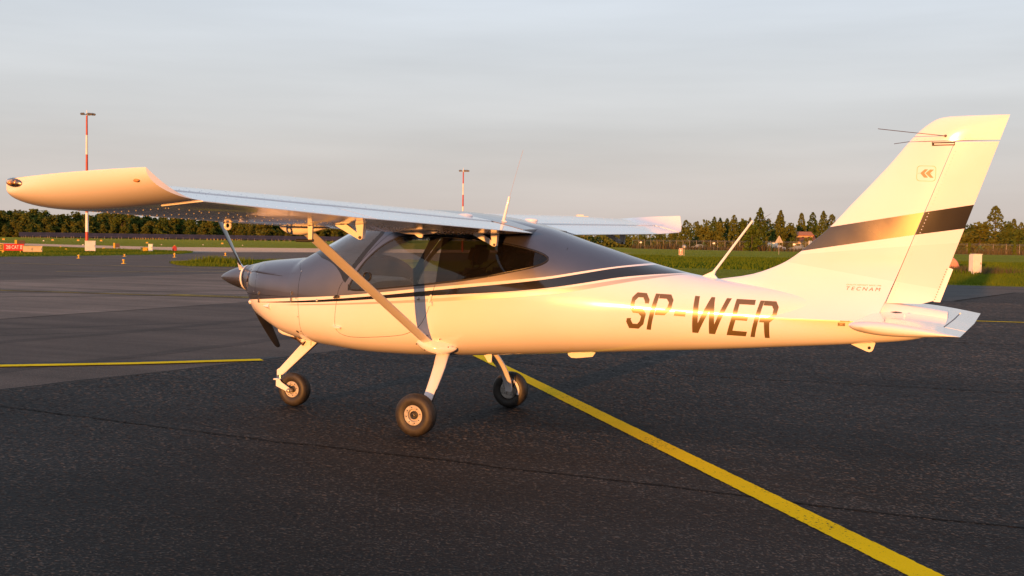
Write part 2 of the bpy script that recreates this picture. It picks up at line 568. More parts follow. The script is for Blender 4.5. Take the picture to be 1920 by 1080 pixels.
# paved area, from the far taxiway inwards, each sheet 4 mm above the one below
sheet('taxiway', [(-61.4, 49.2), (-61.7, 54.3), (-62.6, 60.0), (-63.6, 66.0), (-66.2, 73.5), (-70.6, 80.2), (-74.5, 85.0), (-74, 93), (-70, 103), (-60, 116), (-40, 100), (-36, 60), (-36, 42.5), (70, 42.9), (70, -60), (-75, -60), (-61, -10), (-61, 30)], .004, M_ASPH_D)
sheet('concrete_taxiway', [(-74.2, 85.2), (-79, 89.0), (-85, 92.6), (-92, 96), (-101, 100), (-112, 105.6), (-140, 118), (-180, 138), (-183, 148), (-140, 132), (-113, 124), (-108, 137), (-98, 150), (-70, 180), (-52, 160), (-62, 120), (-70, 103), (-73.5, 93)], .008, M_CONC)
sheet('far_apron', [(-30, 24), (70, 24), (70, 42.85), (-30, 42.4)], .008, M_ASPH_E)
sheet('apron_lane', [(-27.6, -40), (-12.9, -40), (-12.9, 38), (-27.6, 38)], .012, M_ASPH_C)
sheet('apron_lane', [(-12.9, -40), (-4.0, -40), (-4.0, 27), (-12.9, 27)], .016, M_ASPH_B)
sheet('apron', [(-4.85, -40), (60, -40), (60, 35.6), (3.9, 35.4), (2.4, 26.9), (-4.0, 26.8), (-4.05, 12), (-4.30, 4.9), (-4.42, 3.7), (-4.55, 2.3), (-4.66, 1.3), (-4.82, .35), (-4.92, -.6)], .0168, M_ASPH)
# the apron's rough stone surface: real relief, coarser with distance, low sun catches the stone tips
import numpy as np
A_EDGE = [(-9, -4.95), (-.6, -4.92), (.35, -4.82), (1.3, -4.66), (2.3, -4.55), (3.7, -4.42), (4.9, -4.30), (12, -4.05), (26.8, -4.0), (60, -4.0)]
def relief_amp(r):
    return .0062 * np.clip(r / 8.0, .75, 1.9)
def z_on(extra):
    return lambda p: .0172 + float(relief_amp(math.hypot(p.x - CAM.x, p.y - CAM.y))) + extra
K = .00146
rows_r = 4.3 * np.exp(np.arange(int(math.log(38 / 4.3) / K)) * K)
cols_a = np.arange(-.428 - .475, -.428 + .475, K)
rng = np.random.default_rng(4)
RR, AA = np.meshgrid(rows_r, cols_a, indexing='ij')
AA = AA + rng.uniform(-.35, .35, AA.shape) * K
RR = RR * (1 + rng.uniform(-.35, .35, RR.shape) * K)
GX, GY = CAM.x + RR * np.sin(AA), CAM.y + RR * np.cos(AA)
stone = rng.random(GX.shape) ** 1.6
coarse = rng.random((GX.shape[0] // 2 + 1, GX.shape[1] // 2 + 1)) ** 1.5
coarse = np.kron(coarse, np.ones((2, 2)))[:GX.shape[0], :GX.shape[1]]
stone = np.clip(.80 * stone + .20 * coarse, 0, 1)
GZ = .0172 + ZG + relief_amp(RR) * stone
edge_x = np.interp(GY, [p[0] for p in A_EDGE], [p[1] for p in A_EDGE])
ok = (GX > edge_x + .01) & (GY < 26.5)
nr, nc = GX.shape
idx = np.arange(nr * nc).reshape(nr, nc)
quads = np.stack([idx[:-1, :-1], idx[:-1, 1:], idx[1:, 1:], idx[1:, :-1]], -1)
keep = ok[:-1, :-1] & ok[:-1, 1:] & ok[1:, 1:] & ok[1:, :-1]
quads = quads[keep][:, ::-1]
used, inv = np.unique(quads, return_inverse=True)
me = bpy.data.meshes.new('apron_surface')
me.vertices.add(len(used)); me.loops.add(quads.size); me.polygons.add(len(quads))
me.vertices.foreach_set('co', np.stack([GX.ravel()[used], GY.ravel()[used], GZ.ravel()[used]], -1).astype(np.float32).ravel())
me.loops.foreach_set('vertex_index', inv.astype(np.int32).ravel())
me.polygons.foreach_set('loop_start', np.arange(0, quads.size, 4, dtype=np.int32))
me.update(calc_edges=True)
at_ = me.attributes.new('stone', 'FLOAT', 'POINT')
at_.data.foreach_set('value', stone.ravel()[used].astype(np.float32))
me.materials.append(M_ASPH_N)
apron_surface = link(bpy.data.objects.new('apron_surface', me))
apron_surface['kind'] = 'structure'

# joints
Zj = z_on(.0006)
ribbon('apron_joint', [(-7, -1.1), (-4.06, -1.37), (-3.34, -1.44), (-2.27, -1.54), (-.8, -1.65), (.54, -1.70), (1.23, -1.74), (2.38, -1.78), (3.05, -1.86), (3.83, -1.90), (4.46, -1.90), (9, -1.98)], .020, Zj, M_TAR, .035, seed=2, seg=.12)
ribbon('apron_joint', [(-4.2, 5.2), (-1.87, 4.72), (-1.33, 4.52), (.18, 4.30), (2.05, 4.42), (3.48, 4.58), (4.4, 4.63), (10, 4.7)], .028, Zj, M_TAR, .05, seed=3, seg=.15)
ribbon('apron_joint', [(-3.8, 11.0), (2.76, 11.23), (3.78, 11.31), (4.34, 11.26), (12, 11.3)], .035, Zj, M_TAR, .05, seed=4, seg=.2)
ribbon('apron_joint', [(-4.9, -8), (-4.92, -.6), (-4.82, .35), (-4.66, 1.3), (-4.55, 2.3), (-4.42, 3.7), (-4.30, 4.9), (-4.05, 12), (-4, 26)], .050, Zj, M_TAR, .03, seed=5, seg=.15)
ribbon('apron_joint', [(-12.9, -20), (-12.9, 27)], .06, .0205, M_TAR, .06, seed=6)
ribbon('apron_joint', [(2.3, 27), (3.85, 35.4), (14, 35.7)], .10, .0215, M_TAR, .03, seed=8)
ribbon('apron_joint', [(-4, 38.8), (14, 39.2)], .07, .013, M_TAR, .03, seed=9)
# faint tyre marks on the older lanes
M_TYRE = asphalt('tyre_marked_asphalt', .036, 60, blotch=.3, tint=(1.12, 1, .94), streak_rot=R(90), streak=.4, chips=.3, bump=.4)
for k, (pts_, w_) in enumerate((([(-12.6, 3.0), (-10.5, 5.5), (-9.2, 8.6), (-8.8, 12), (-8.9, 17)], .22), ([(-12.4, 1.4), (-9.9, 4.2), (-8.0, 7.6), (-7.4, 11), (-7.4, 17)], .20), ([(-26, 10), (-21, 13.5), (-17, 18.5), (-15.2, 25), (-15, 33)], .3), ([(-24.5, 8), (-19.5, 11.5), (-15.4, 16.5), (-13.6, 24), (-13.4, 33)], .3), ([(-9.5, -3), (-9.0, 6), (-9.6, 20)], .35), ([(-6.3, -2), (-6.2, 6), (-6.5, 20)], .30))):
    ribbon('tyre_mark', pts_, w_, .0162 + .0004 * k if k in (0, 1, 4, 5) else .0118 + .0004 * k, M_TYRE, .12, seed=60 + k)
# painted lines, worn
def line_paint(name, col, wear):
    m = mat(name, col, .85, spec=.05)
    nt = m.node_tree; b_ = bsdf(m)
    f = noise_tex(nt, coords(nt, 38), 6, .75)
    f2 = noise_tex(nt, coords(nt, 1.1), 4, .6)
    blot = ramp(nt, f2, [(.3, .86), (.7, 1.06)])
    c = mixc(nt, col, blot, 1.0, 'MULTIPLY')
    pt_ = N(nt, 'ShaderNodeMath', operation='MULTIPLY_ADD'); pt_.inputs[1].default_value = -.30; pt_.inputs[2].default_value = .15
    nt.links.new(noise_tex(nt, coords(nt, .8), 3, .6), pt_.inputs[0])
    sm_ = N(nt, 'ShaderNodeMath', operation='ADD'); nt.links.new(f, sm_.inputs[0]); nt.links.new(pt_.outputs[0], sm_.inputs[1])
    col2 = mixc(nt, c, (.030, .027, .024), ramp(nt, sm_.outputs[0], [(wear + .11, 1.0), (wear + .17, 0.0)]))
    nt.links.new(col2, b_.inputs['Base Color'])
    bp = N(nt, 'ShaderNodeBump'); bp.inputs['Strength'].default_value = .4; bp.inputs['Distance'].default_value = .004
    v = N(nt, 'ShaderNodeTexVoronoi'); v.inputs['Scale'].default_value = 1
    nt.links.new(coords(nt, 75), v.inputs['Vector']); nt.links.new(v.outputs['Distance'], bp.inputs['Height']); nt.links.new(bp.outputs[0], b_.inputs['Normal'])
    return m
M_YEL = line_paint('yellow_line_paint', (.88, .55, .003), .23)
M_YEL2 = line_paint('faded_yellow_paint', (.40, .27, .06), .36)
M_CREAM = line_paint('pale_line_paint', (.46, .33, .13), .32)
d = Vector((3.99 + 2.5, -3.08 - 5.23)).normalized()
p0 = Vector((-2.495, 5.23)); p1 = Vector((4.045, -3.145))
ribbon('taxi_line', [tuple(p0 + (p0 - p1) * .55), tuple(p0), tuple(p1), tuple(p1 + (p1 - p0) * .4)], .170, z_on(.0012), M_YEL, 0, seed=11, seg=.03, edge=.0035)
ribbon('taxi_line', [(-11, -3.3), (-6.66, .92), (-5.54, 1.93), (-4.50, 3.10)], .22, z_on(.0012), M_YEL, 0, seed=12, seg=.04, edge=.006)
ribbon('taxi_line', [(-29, 14.6), (-21.3, 14.4), (-17.5, 14.9), (-14.2, 15.5), (-12.9, 15.6)], .30, .020, M_YEL2, .12, seed=13)
ribbon('taxi_line', [(-16.9, 15.6), (-14.6, 15.85), (-12.9, 16.0)], .5, .0165, M_YEL2, .2, seed=14)
ribbon('taxi_line', [(2.0, 17.1), (3.35, 17.4), (4.28, 17.55), (14, 18.3)], .16, z_on(.002), M_YEL, 0, seed=15)
ribbon('taxi_line', [(-58, 36), (-44, 36.6), (-40.5, 37.5), (-36.7, 37.6), (-31.7, 37.8), (-24, 38)], .28, .0165, M_CREAM, .1, seed=16)
ribbon('taxi_line', [(-62, 46.0), (-50, 53), (-45.5, 58.5)], .22, .012, M_CREAM, .1, seed=17)
ribbon('taxi_line', [(-60.5, 51), (-58.5, 59), (-58.5, 66), (-57, 72), (-54, 80)], .22, .012, M_CREAM, .08, seed=18)
ribbon('taxi_line', [(-63.5, 75), (-61.5, 80.5), (-62, 86), (-64, 91), (-67.5, 94.5)], .22, .012, M_YEL2, .05, seed=19)
ribbon('taxi_line', [(-65.5, 73), (-66, 80), (-65.5, 86), (-68.0, 92)], .22, .0125, M_YEL2, .05, seed=20)
ribbon('taxi_line', [(-34, 28), (-29.5, 33), (-28.5, 38)], .3, .0125, M_CREAM, .1, seed=21)
# grass islands in the taxiways
sheet('grass_island', [(-42.3, 44.6), (-44.5, 49.0), (-44.2, 53.5), (-41, 60), (-36, 70), (-30, 66), (-31, 52), (-34.8, 40.6), (-36.6, 39.6), (-38.6, 41.0)], .012, M_GRASS)
ribbon('perimeter_path', [(-75, 108), (-42, 116.5), (-30.5, 119.5), (-24, 118)], 2.6, .004, M_ASPH_E, .4, seed=22, seg=2)
ribbon('dirt_track', [(-102.87, 294.69), (-59.23, 267.87), (-34.42, 269.4), (6.49, 275.1)], 3.2, .004, M_DIRT, .8, seed=23, seg=3)

# ------------------------------------------------------------------ aircraft: fuselage form
# x, zb, zt, hw, zw, nu, nl
FUS_ST=[(-2.312,1.068,1.304,.118,1.186,2.0,2.0),
(-2.29,1.010,1.312,.130,1.178,2.0,2.0),
(-2.25,.945,1.320,.152,1.165,2.05,2.0),
(-2.19,.885,1.332,.212,1.145,2.1,2.05),
(-2.14,.845,1.342,.275,1.130,2.2,2.1),
(-2.09,.812,1.350,.334,1.120,2.25,2.15),
(-2.03,.796,1.357,.388,1.112,2.3,2.2),
(-1.96,.764,1.365,.430,1.105,2.35,2.25),
(-1.88,.730,1.371,.463,1.10,2.4,2.35),
(-1.75,.674,1.382,.495,1.09,2.4,2.4),
(-1.60,.640,1.395,.520,1.08,2.4,2.5),
(-1.54,.628,1.401,.529,1.07,2.4,2.5),
(-1.45,.615,1.446,.542,1.06,2.4,2.55),
(-1.345,.602,1.503,.556,1.05,2.35,2.6),
(-1.18,.588,1.588,.574,1.03,2.35,2.6),
(-1.06,.577,1.648,.584,1.02,2.4,2.65),
(-.90,.567,1.712,.592,1.02,2.5,2.7),
(-.70,.562,1.765,.598,1.02,2.7,2.7),
(-.45,.562,1.795,.600,1.02,2.9,2.7),
(-.15,.571,1.800,.600,1.03,2.9,2.6),
(.15,.586,1.785,.590,1.04,2.8,2.5),
(.45,.606,1.745,.565,1.05,2.6,2.4),
(.75,.627,1.685,.530,1.05,2.4,2.3),
(.93,.641,1.630,.505,1.05,2.3,2.25),
(1.10,.653,1.575,.478,1.05,2.25,2.2),
(1.30,.669,1.515,.446,1.05,2.2,2.2),
(1.52,.686,1.448,.408,1.05,2.15,2.15),
(1.75,.703,1.385,.368,1.04,2.1,2.1),
(2.00,.722,1.328,.325,1.03,2.1,2.1),
(2.30,.746,1.283,.278,1.02,2.1,2.1),
(2.65,.777,1.245,.232,1.01,2.1,2.1),
(3.00,.808,1.208,.190,1.01,2.1,2.1),
(3.35,.842,1.172,.150,1.01,2.1,2.1),
(3.63,.876,1.140,.115,1.02,2.1,2.1),
(3.80,.920,1.118,.088,1.03,2.1,2.1),
(3.905,.965,1.102,.066,1.04,2.1,2.1)]
def fus_interp(x):
    if x<=FUS_ST[0][0]: return FUS_ST[0][1:]
    if x>=FUS_ST[-1][0]: return FUS_ST[-1][1:]
    i=0
    while FUS_ST[i+1][0]<x: i+=1
    a,b=FUS_ST[i],FUS_ST[i+1];h=b[0]-a[0];t=(x-a[0])/h
    out=[]
    for k in range(1,7):
        def slope(j):
            if j==0: return (FUS_ST[1][k]-FUS_ST[0][k])/(FUS_ST[1][0]-FUS_ST[0][0])
            if j==len(FUS_ST)-1: return (FUS_ST[-1][k]-FUS_ST[-2][k])/(FUS_ST[-1][0]-FUS_ST[-2][0])
            d0=(FUS_ST[j][k]-FUS_ST[j-1][k])/(FUS_ST[j][0]-FUS_ST[j-1][0]);d1=(FUS_ST[j+1][k]-FUS_ST[j][k])/(FUS_ST[j+1][0]-FUS_ST[j][0])
            if d0*d1<=0: return 0
            return 2*d0*d1/(d0+d1)
        m0,m1=slope(i)*h,slope(i+1)*h
        t2,t3=t*t,t*t*t
        out.append((2*t3-3*t2+1)*a[k]+(t3-2*t2+t)*m0+(-2*t3+3*t2)*b[k]+(t3-t2)*m1)
    return out
def fus_skin(x,t):
    zb,zt,hw,zw,nu,nl=fus_interp(x)
    c,s=math.cos(t),math.sin(t);n=nu if s>=0 else nl
    y=hw*math.copysign(abs(c)**(2/n),c)
    z=zw+(zt-zw if s>=0 else zw-zb)*math.copysign(abs(s)**(2/n),s)
    return y,z
def fus_side(x,z):
    zb,zt,hw,zw,nu,nl=fus_interp(x)
    if z>=zw: r=min(1,(z-zw)/(zt-zw));n=nu
    else: r=min(1,(zw-z)/(zw-zb));n=nl
    return hw*(1-r**n)**(1/n)
def fus_g(x, y, z):
    zb, zt, hw, zw, nu, nl = fus_interp(x)
    n = nu if z >= zw else nl
    h = (zt - zw) if z >= zw else (zw - zb)
    return (abs(y) / hw) ** n + (abs(z - zw) / h) ** n - 1
def fus_n(p):
    e = 2e-3
    x, y, z = p
    g = Vector((fus_g(x + e, y, z) - fus_g(x - e, y, z), fus_g(x, y + e, z) - fus_g(x, y - e, z), fus_g(x, y, z + e) - fus_g(x, y, z - e)))
    return g.normalized() if g.length > 1e-9 else Vector((1, 0, 0))

def pw(tab, x):
    """smooth curve through (x, z) points, straight beyond the ends"""
    if x <= tab[0][0]:
        a, b = tab[0], tab[1]
        return a[1] + (x - a[0]) * (b[1] - a[1]) / (b[0] - a[0])
    if x >= tab[-1][0]:
        a, b = tab[-2], tab[-1]
        return b[1] + (x - b[0]) * (b[1] - a[1]) / (b[0] - a[0])
    i = 0
    while tab[i + 1][0] < x: i += 1
    a, b = tab[i], tab[i + 1]
    h = b[0] - a[0]
    t = (x - a[0]) / h
    def sl(j):
        if j == 0: return (tab[1][1] - tab[0][1]) / (tab[1][0] - tab[0][0])
        if j == len(tab) - 1: return (tab[-1][1] - tab[-2][1]) / (tab[-1][0] - tab[-2][0])
        return (tab[j + 1][1] - tab[j - 1][1]) / (tab[j + 1][0] - tab[j - 1][0])
    m0, m1 = sl(i) * h, sl(i + 1) * h
    return (2*t**3 - 3*t*t + 1) * a[1] + (t**3 - 2*t*t + t) * m0 + (-2*t**3 + 3*t*t) * b[1] + (t**3 - t*t) * m1

L_GREY = [(-2.36, .985), (-1.983, 1.007), (-1.39, 1.048), (-.956, 1.079), (-.435, 1.132), (-.179, 1.163), (.32, 1.218), (.70, 1.260), (.968, 1.293), (1.22, 1.338), (1.46, 1.379), (1.622, 1.401), (1.80, 1.425)]
L_BTOP = [(-1.95, .984), (-1.389, 1.020), (-.955, 1.055), (-.557, 1.094), (-.179, 1.137), (.321, 1.193), (.70, 1.236), (.97, 1.274), (1.225, 1.322), (1.464, 1.367), (1.696, 1.394), (1.9, 1.41)]
L_BBOT = [(-1.95, .984), (-1.389, 1.004), (-.955, 1.032), (-.557, 1.066), (-.178, 1.099), (.205, 1.129), (.635, 1.163), (.977, 1.203), (1.238, 1.246), (1.487, 1.292), (1.727, 1.320), (1.91, 1.333)]
L_STOP = [(-1.60, .975), (-1.389, .988), (-.955, 1.014), (-.403, 1.054), (-.033, 1.086), (.424, 1.130), (.841, 1.170), (1.109, 1.206), (1.302, 1.240), (1.611, 1.295), (1.873, 1.324), (2.1, 1.335)]
L_SBOT = [(-1.60, .975), (-1.389, .981), (-.955, 1.002), (-.403, 1.034), (-.033, 1.060), (.425, 1.097), (.843, 1.138), (1.111, 1.171), (1.306, 1.206), (1.618, 1.268), (1.957, 1.324), (2.2, 1.345)]

WIN = [(-.827,1.177),(-.832,1.153),(-.812,1.137),(-.724,1.137),(-.55,1.155),(-.373,1.175),(-.19,1.194),(0,1.216),(.16,1.236),(.324,1.261),(.47,1.288),(.612,1.319),(.74,1.347),(.833,1.370),(.885,1.389),(.915,1.410),(.922,1.428),(.905,1.446),(.865,1.467),(.781,1.495),(.639,1.527),(.499,1.551),(.34,1.570),(.18,1.582),(.027,1.590),(-.12,1.596),(-.24,1.598),(-.33,1.597),(-.392,1.588),(-.455,1.562),(-.549,1.510),(-.668,1.405),(-.76,1.29)]
DOOR = [(.02,1.640),(.022,1.569),(.018,1.45),(.010,1.328),(0,1.214),(-.022,1.143),(-.042,1.06),(-.067,.981),(-.121,.888),(-.170,.842),(-.224,.809),(-.308,.774),(-.433,.754),(-.60,.738),(-.759,.727),(-.86,.725),(-.918,.735),(-.96,.75),(-.987,.774),(-.995,.808),(-.979,.918),(-.956,1.068),(-.942,1.137),(-.913,1.193),(-.822,1.284),(-.671,1.451),(-.543,1.582),(-.48,1.625),(-.42,1.640)]
def smooth_poly(pts, it=2):
    for _ in range(it):
        out = []
        for k in range(len(pts)):
            a, b = pts[k], pts[(k + 1) % len(pts)]
            out += [(a[0]*.75 + b[0]*.25, a[1]*.75 + b[1]*.25), (a[0]*.25 + b[0]*.75, a[1]*.25 + b[1]*.75)]
        pts = out
    return pts
WIN = smooth_poly(WIN, 1)
DOOR = smooth_poly(DOOR, 1)
def sd_poly(P, x, z):
    """signed distance, positive inside"""
    d = 1e9
    ins = False
    n = len(P)
    for i in range(n):
        ax, az = P[i]; bx, bz = P[(i + 1) % n]
        ex, ez = bx - ax, bz - az
        wx, wz = x - ax, z - az
        t = max(0, min(1, (wx * ex + wz * ez) / (ex * ex + ez * ez)))
        qx, qz = wx - ex * t, wz - ez * t
        d = min(d, qx * qx + qz * qz)
        if (az > z) != (bz > z) and x < (bx - ax) * (z - az) / (bz - az) + ax:
            ins = not ins
    d = math.sqrt(d)
    return d if ins else -d
def box_sd(P, x, z, m=.05):
    xs = [p[0] for p in P]; zs = [p[1] for p in P]
    if x < min(xs) - m or x > max(xs) + m or z < min(zs) - m or z > max(zs) + m: return -m
    return sd_poly(P, x, z)
F_WIN = lambda p: box_sd(WIN, p[0], p[2])
F_DOOR = lambda p: box_sd(DOOR, p[0], p[2])
def F_WS(p):
    x, y, z = p
    ay = abs(y)
    xf = -1.505 + .30 * (ay / .46) ** 2 + .12 * max(0, (ay - .46) / .12) ** 1.2
    d1 = (x - xf) * .75
    ax, az, bx, bz = -.835, 1.250, -.560, 1.618
    L = math.hypot(bx - ax, bz - az)
    d2 = ((z - az) * (bx - ax) - (x - ax) * (bz - az)) / L
    d3 = -.565 - x
    return max(-.08, min(d1, d2, d3, .2))
F_COWL = lambda p: p[0] + 1.385 + 1.05 * max(0, p[2] - 1.27) + .22 * max(0, .886 - p[2])
F_NOSE = lambda p: p[0] + 1.925 + .55 * max(0, p[2] - 1.20)
F_SPLIT = lambda p: p[2] - (1.057 - .012 * (p[0] + 2.03))

def cut(bm, F, lev=0.0):
    """cut every face of bm along F = lev, so that material and part borders are true edges"""
    val = {}
    for v in bm.verts:
        val[v] = F(v.co) - lev
    zero = {v for v, a in val.items() if abs(a) < 2e-5}
    for e in list(bm.edges):
        a, b = e.verts
        if a in zero or b in zero: continue
        fa, fb = val[a], val[b]
        if fa * fb >= 0: continue
        t0, t1, g0, g1 = 0.0, 1.0, fa, fb
        t = fa / (fa - fb)
        for _ in range(4):
            g = F(a.co.lerp(b.co, t)) - lev
            if abs(g) < 1e-5: break
            if g * g0 > 0: t0, g0 = t, g
            else: t1, g1 = t, g
            t = t0 + (t1 - t0) * g0 / (g0 - g1) if g0 != g1 else (t0 + t1) / 2
        t = min(max(t, .001), .999)
        ne, nv = bmesh.utils.edge_split(e, a, t)
        zero.add(nv)
    for f in list(bm.faces):
        zs = [v for v in f.verts if v in zero]
        if len(zs) == 2:
            a, b = zs
            if not any(b in e.verts for e in a.link_edges if f in e.link_faces):
                try: bmesh.utils.face_split(f, a, b)
                except Exception: pass
        elif len(zs) > 2:
            for i in range(len(zs)):
                done = False
                for j in range(i + 1, len(zs)):
                    a, b = zs[i], zs[j]
                    if a in f.verts and b in f.verts and not any(b in e.verts for e in a.link_edges if f in e.link_faces):
                        try:
                            bmesh.utils.face_split(f, a, b); done = True
                        except Exception: pass
                        break
                if done: break

# the aircraft itself
plane = thing('light_aircraft', 'white and dark grey high-wing light aircraft parked on the dark asphalt apron', 'aircraft')

xs = []
x = -2.312
while x < 3.905:
    xs.append(x)
    x += .012 if x < -2.05 else (.03 if x < 1.0 else .045)
xs.append(3.905)
NT = 104
bm = bmesh.new()
grid = []
for x in xs:
    row = []
    for k in range(NT):
        y, z = fus_skin(x, 2 * math.pi * (k + .5) / NT)
        row.append(bm.verts.new((x, y, z)))
    grid.append(row)
for i in range(len(xs) - 1):
    for k in range(NT):
        bm.faces.new((grid[i][k], grid[i][(k + 1) % NT], grid[i + 1][(k + 1) % NT], grid[i + 1][k]))
for F, lev in ((lambda p: p[2] - pw(L_GREY, p[0]), 0), (lambda p: p[2] - pw(L_BTOP, p[0]), 0), (lambda p: p[2] - pw(L_BBOT, p[0]), 0),
               (lambda p: p[2] - pw(L_STOP, p[0]), 0), (lambda p: p[2] - pw(L_SBOT, p[0]), 0),
               (F_WS, 0), (F_WS, .045), (F_WIN, 0), (F_WIN, -.012), (F_DOOR, -.0018), (F_DOOR, .0018),
               (F_COWL, -.0016), (F_COWL, .0016)):
    cut(bm, F, lev)
def only_front(F):
    return lambda p: F(p) if F_COWL(p) < -.003 else 1.0
cut(bm, F_SPLIT, -.0013); cut(bm, F_SPLIT, .0013)
cut(bm, F_NOSE, -.0013); cut(bm, F_NOSE, .0013)

P_SHELL, P_WS, P_FRIT, P_DOORL, P_DOORR, P_DWL, P_DWR, P_RWL, P_RWR, P_CU, P_CL, P_CN, P_GAP = range(13)
MI = [M_WHITE, M_GREY, M_BLACK, M_SILVER, M_FRIT]
def paint(c):
    x, y, z = c
    if z > pw(L_GREY, x): return 1
    if pw(L_BBOT, x) < z < pw(L_BTOP, x) and x > -1.95: return 2
    if pw(L_SBOT, x) < z < pw(L_STOP, x) and x > -1.6: return 3
    return 0
bm.verts.index_update()
parts = {k: ([], []) for k in range(13)}
for f in bm.faces:
    c = f.calc_center_median()
    w = F_WIN(c); d = F_DOOR(c); s = F_WS(c); q = F_COWL(c)
    pi = paint(c)
    left = c.y < 0
    if q < 0:
        if q > -.0016: pt = P_GAP
        elif abs(F_NOSE(c)) < .0013 and c.z > 1.06: pt = P_GAP
        elif F_NOSE(c) < 0 and c.z > 1.06: pt = P_CN
        elif abs(F_SPLIT(c)) < .0013: pt = P_GAP
        else: pt = P_CU if F_SPLIT(c) > 0 else P_CL
    elif q < .0016: pt = P_GAP
    elif s > .045 and c.z > .9: pt = P_WS
    elif s > 0 and c.z > .9: pt, pi = P_FRIT, 4
    elif abs(d) < .0018: pt = P_GAP
    elif w > 0: pt = (P_DWL if left else P_DWR) if d > 0 else (P_RWL if left else P_RWR)
    else:
        if w > -.012: pi = 4
        pt = (P_DOORL if left else P_DOORR) if d > 0 else P_SHELL
    if pt != P_GAP:
        parts[pt][0].append([v.index for v in f.verts]); parts[pt][1].append(pi)
VCO = [v.co.copy() for v in bm.verts]
bm.free()
def skin_part(name, key, mats=None, parent=plane, off=0.0):
    fs, pi = parts[key]
    used = sorted({k for f in fs for k in f})
    remap = {k: i for i, k in enumerate(used)}
    nrm = [fus_n(VCO[k]) for k in used]
    vs = [VCO[k] + n * off for k, n in zip(used, nrm)]
    me = bpy.data.meshes.new(name)
    me.from_pydata([tuple(v) for v in vs], [], [[remap[k] for k in f] for f in fs])
    for m in (mats or MI): me.materials.append(m)
    if mats is None: me.polygons.foreach_set('material_index', pi)
    me.polygons.foreach_set('use_smooth', [True] * len(me.polygons))
    me.update()
    flip = 0
    for p in list(me.polygons)[:40]:
        if p.normal.dot(nrm[p.vertices[0]]) < 0: flip += 1
    if flip > 20: me.flip_normals()
    me.normals_split_custom_set_from_vertices([tuple(n) for n in nrm])
    return link(bpy.data.objects.new(name, me), parent)
fuselage = skin_part('fuselage', P_SHELL)
cowl_up = skin_part('engine_cowling', P_CU); cowl_up['label'] = 'dark grey upper cowling'
cowl_lo = skin_part('engine_cowling', P_CL); cowl_lo['label'] = 'white lower cowling with black pinstripe'
nose_ring = skin_part('cowling_nose_ring', P_CN)
windshield = skin_part('windshield', P_WS, [M_GLASSW])
ws_border = skin_part('windshield_border', P_FRIT)
door_l = skin_part('door', P_DOORL)
door_r = skin_part('door', P_DOORR)
for d, k in ((door_l, P_DWL), (door_r, P_DWR)):
    skin_part('door_window', k, [M_GLASS], d)
for k in (P_RWL, P_RWR):
    skin_part('rear_window', k, [M_GLASSD])

# cowling front behind the spinner with the two cooling inlets, tail end cap
m = MB()
ring = [Vector((-2.3118, *fus_skin(-2.312, 2 * math.pi * k / 48))) for k in range(48)]
m.add(ring, [tuple(range(48))], 0)
m.build('cowling_front', M_DARK, plane)
for s in (-1, 1):
    m = MB()
    p = Vector((-2.165, s * fus_side(-2.165, 1.20), 1.20)); n = fus_n(p)
    a = Vector((0, 0, 1)).cross(n).normalized(); b = n.cross(a)
    el = lambda r, h: [p + n * h + a * r * 1.1 * math.cos(2*math.pi*k/24) + b * r * .75 * math.sin(2*math.pi*k/24) for k in range(24)]
    m.rings([el(.062, -.004), el(.064, .008), el(.056, .010), el(.050, .0)], 0, caps=False)
    m.add(el(.052, .002), [tuple(range(24))], 1)
    m.build('cooling_inlet', [M_GREY, M_DARK], plane, smooth=50)
m = MB()
ring = [Vector((3.9045, *fus_skin(3.905, 2 * math.pi * k / 48))) for k in range(48)]
m.add(ring, [tuple(range(48))])
m.build('tail_end', M_WHITE, plane)

def on_skin(x, z, off=.0015, s=-1):
    y = s * fus_side(x, z)
    p = Vector((x, y, z))
    return p + fus_n(p) * off

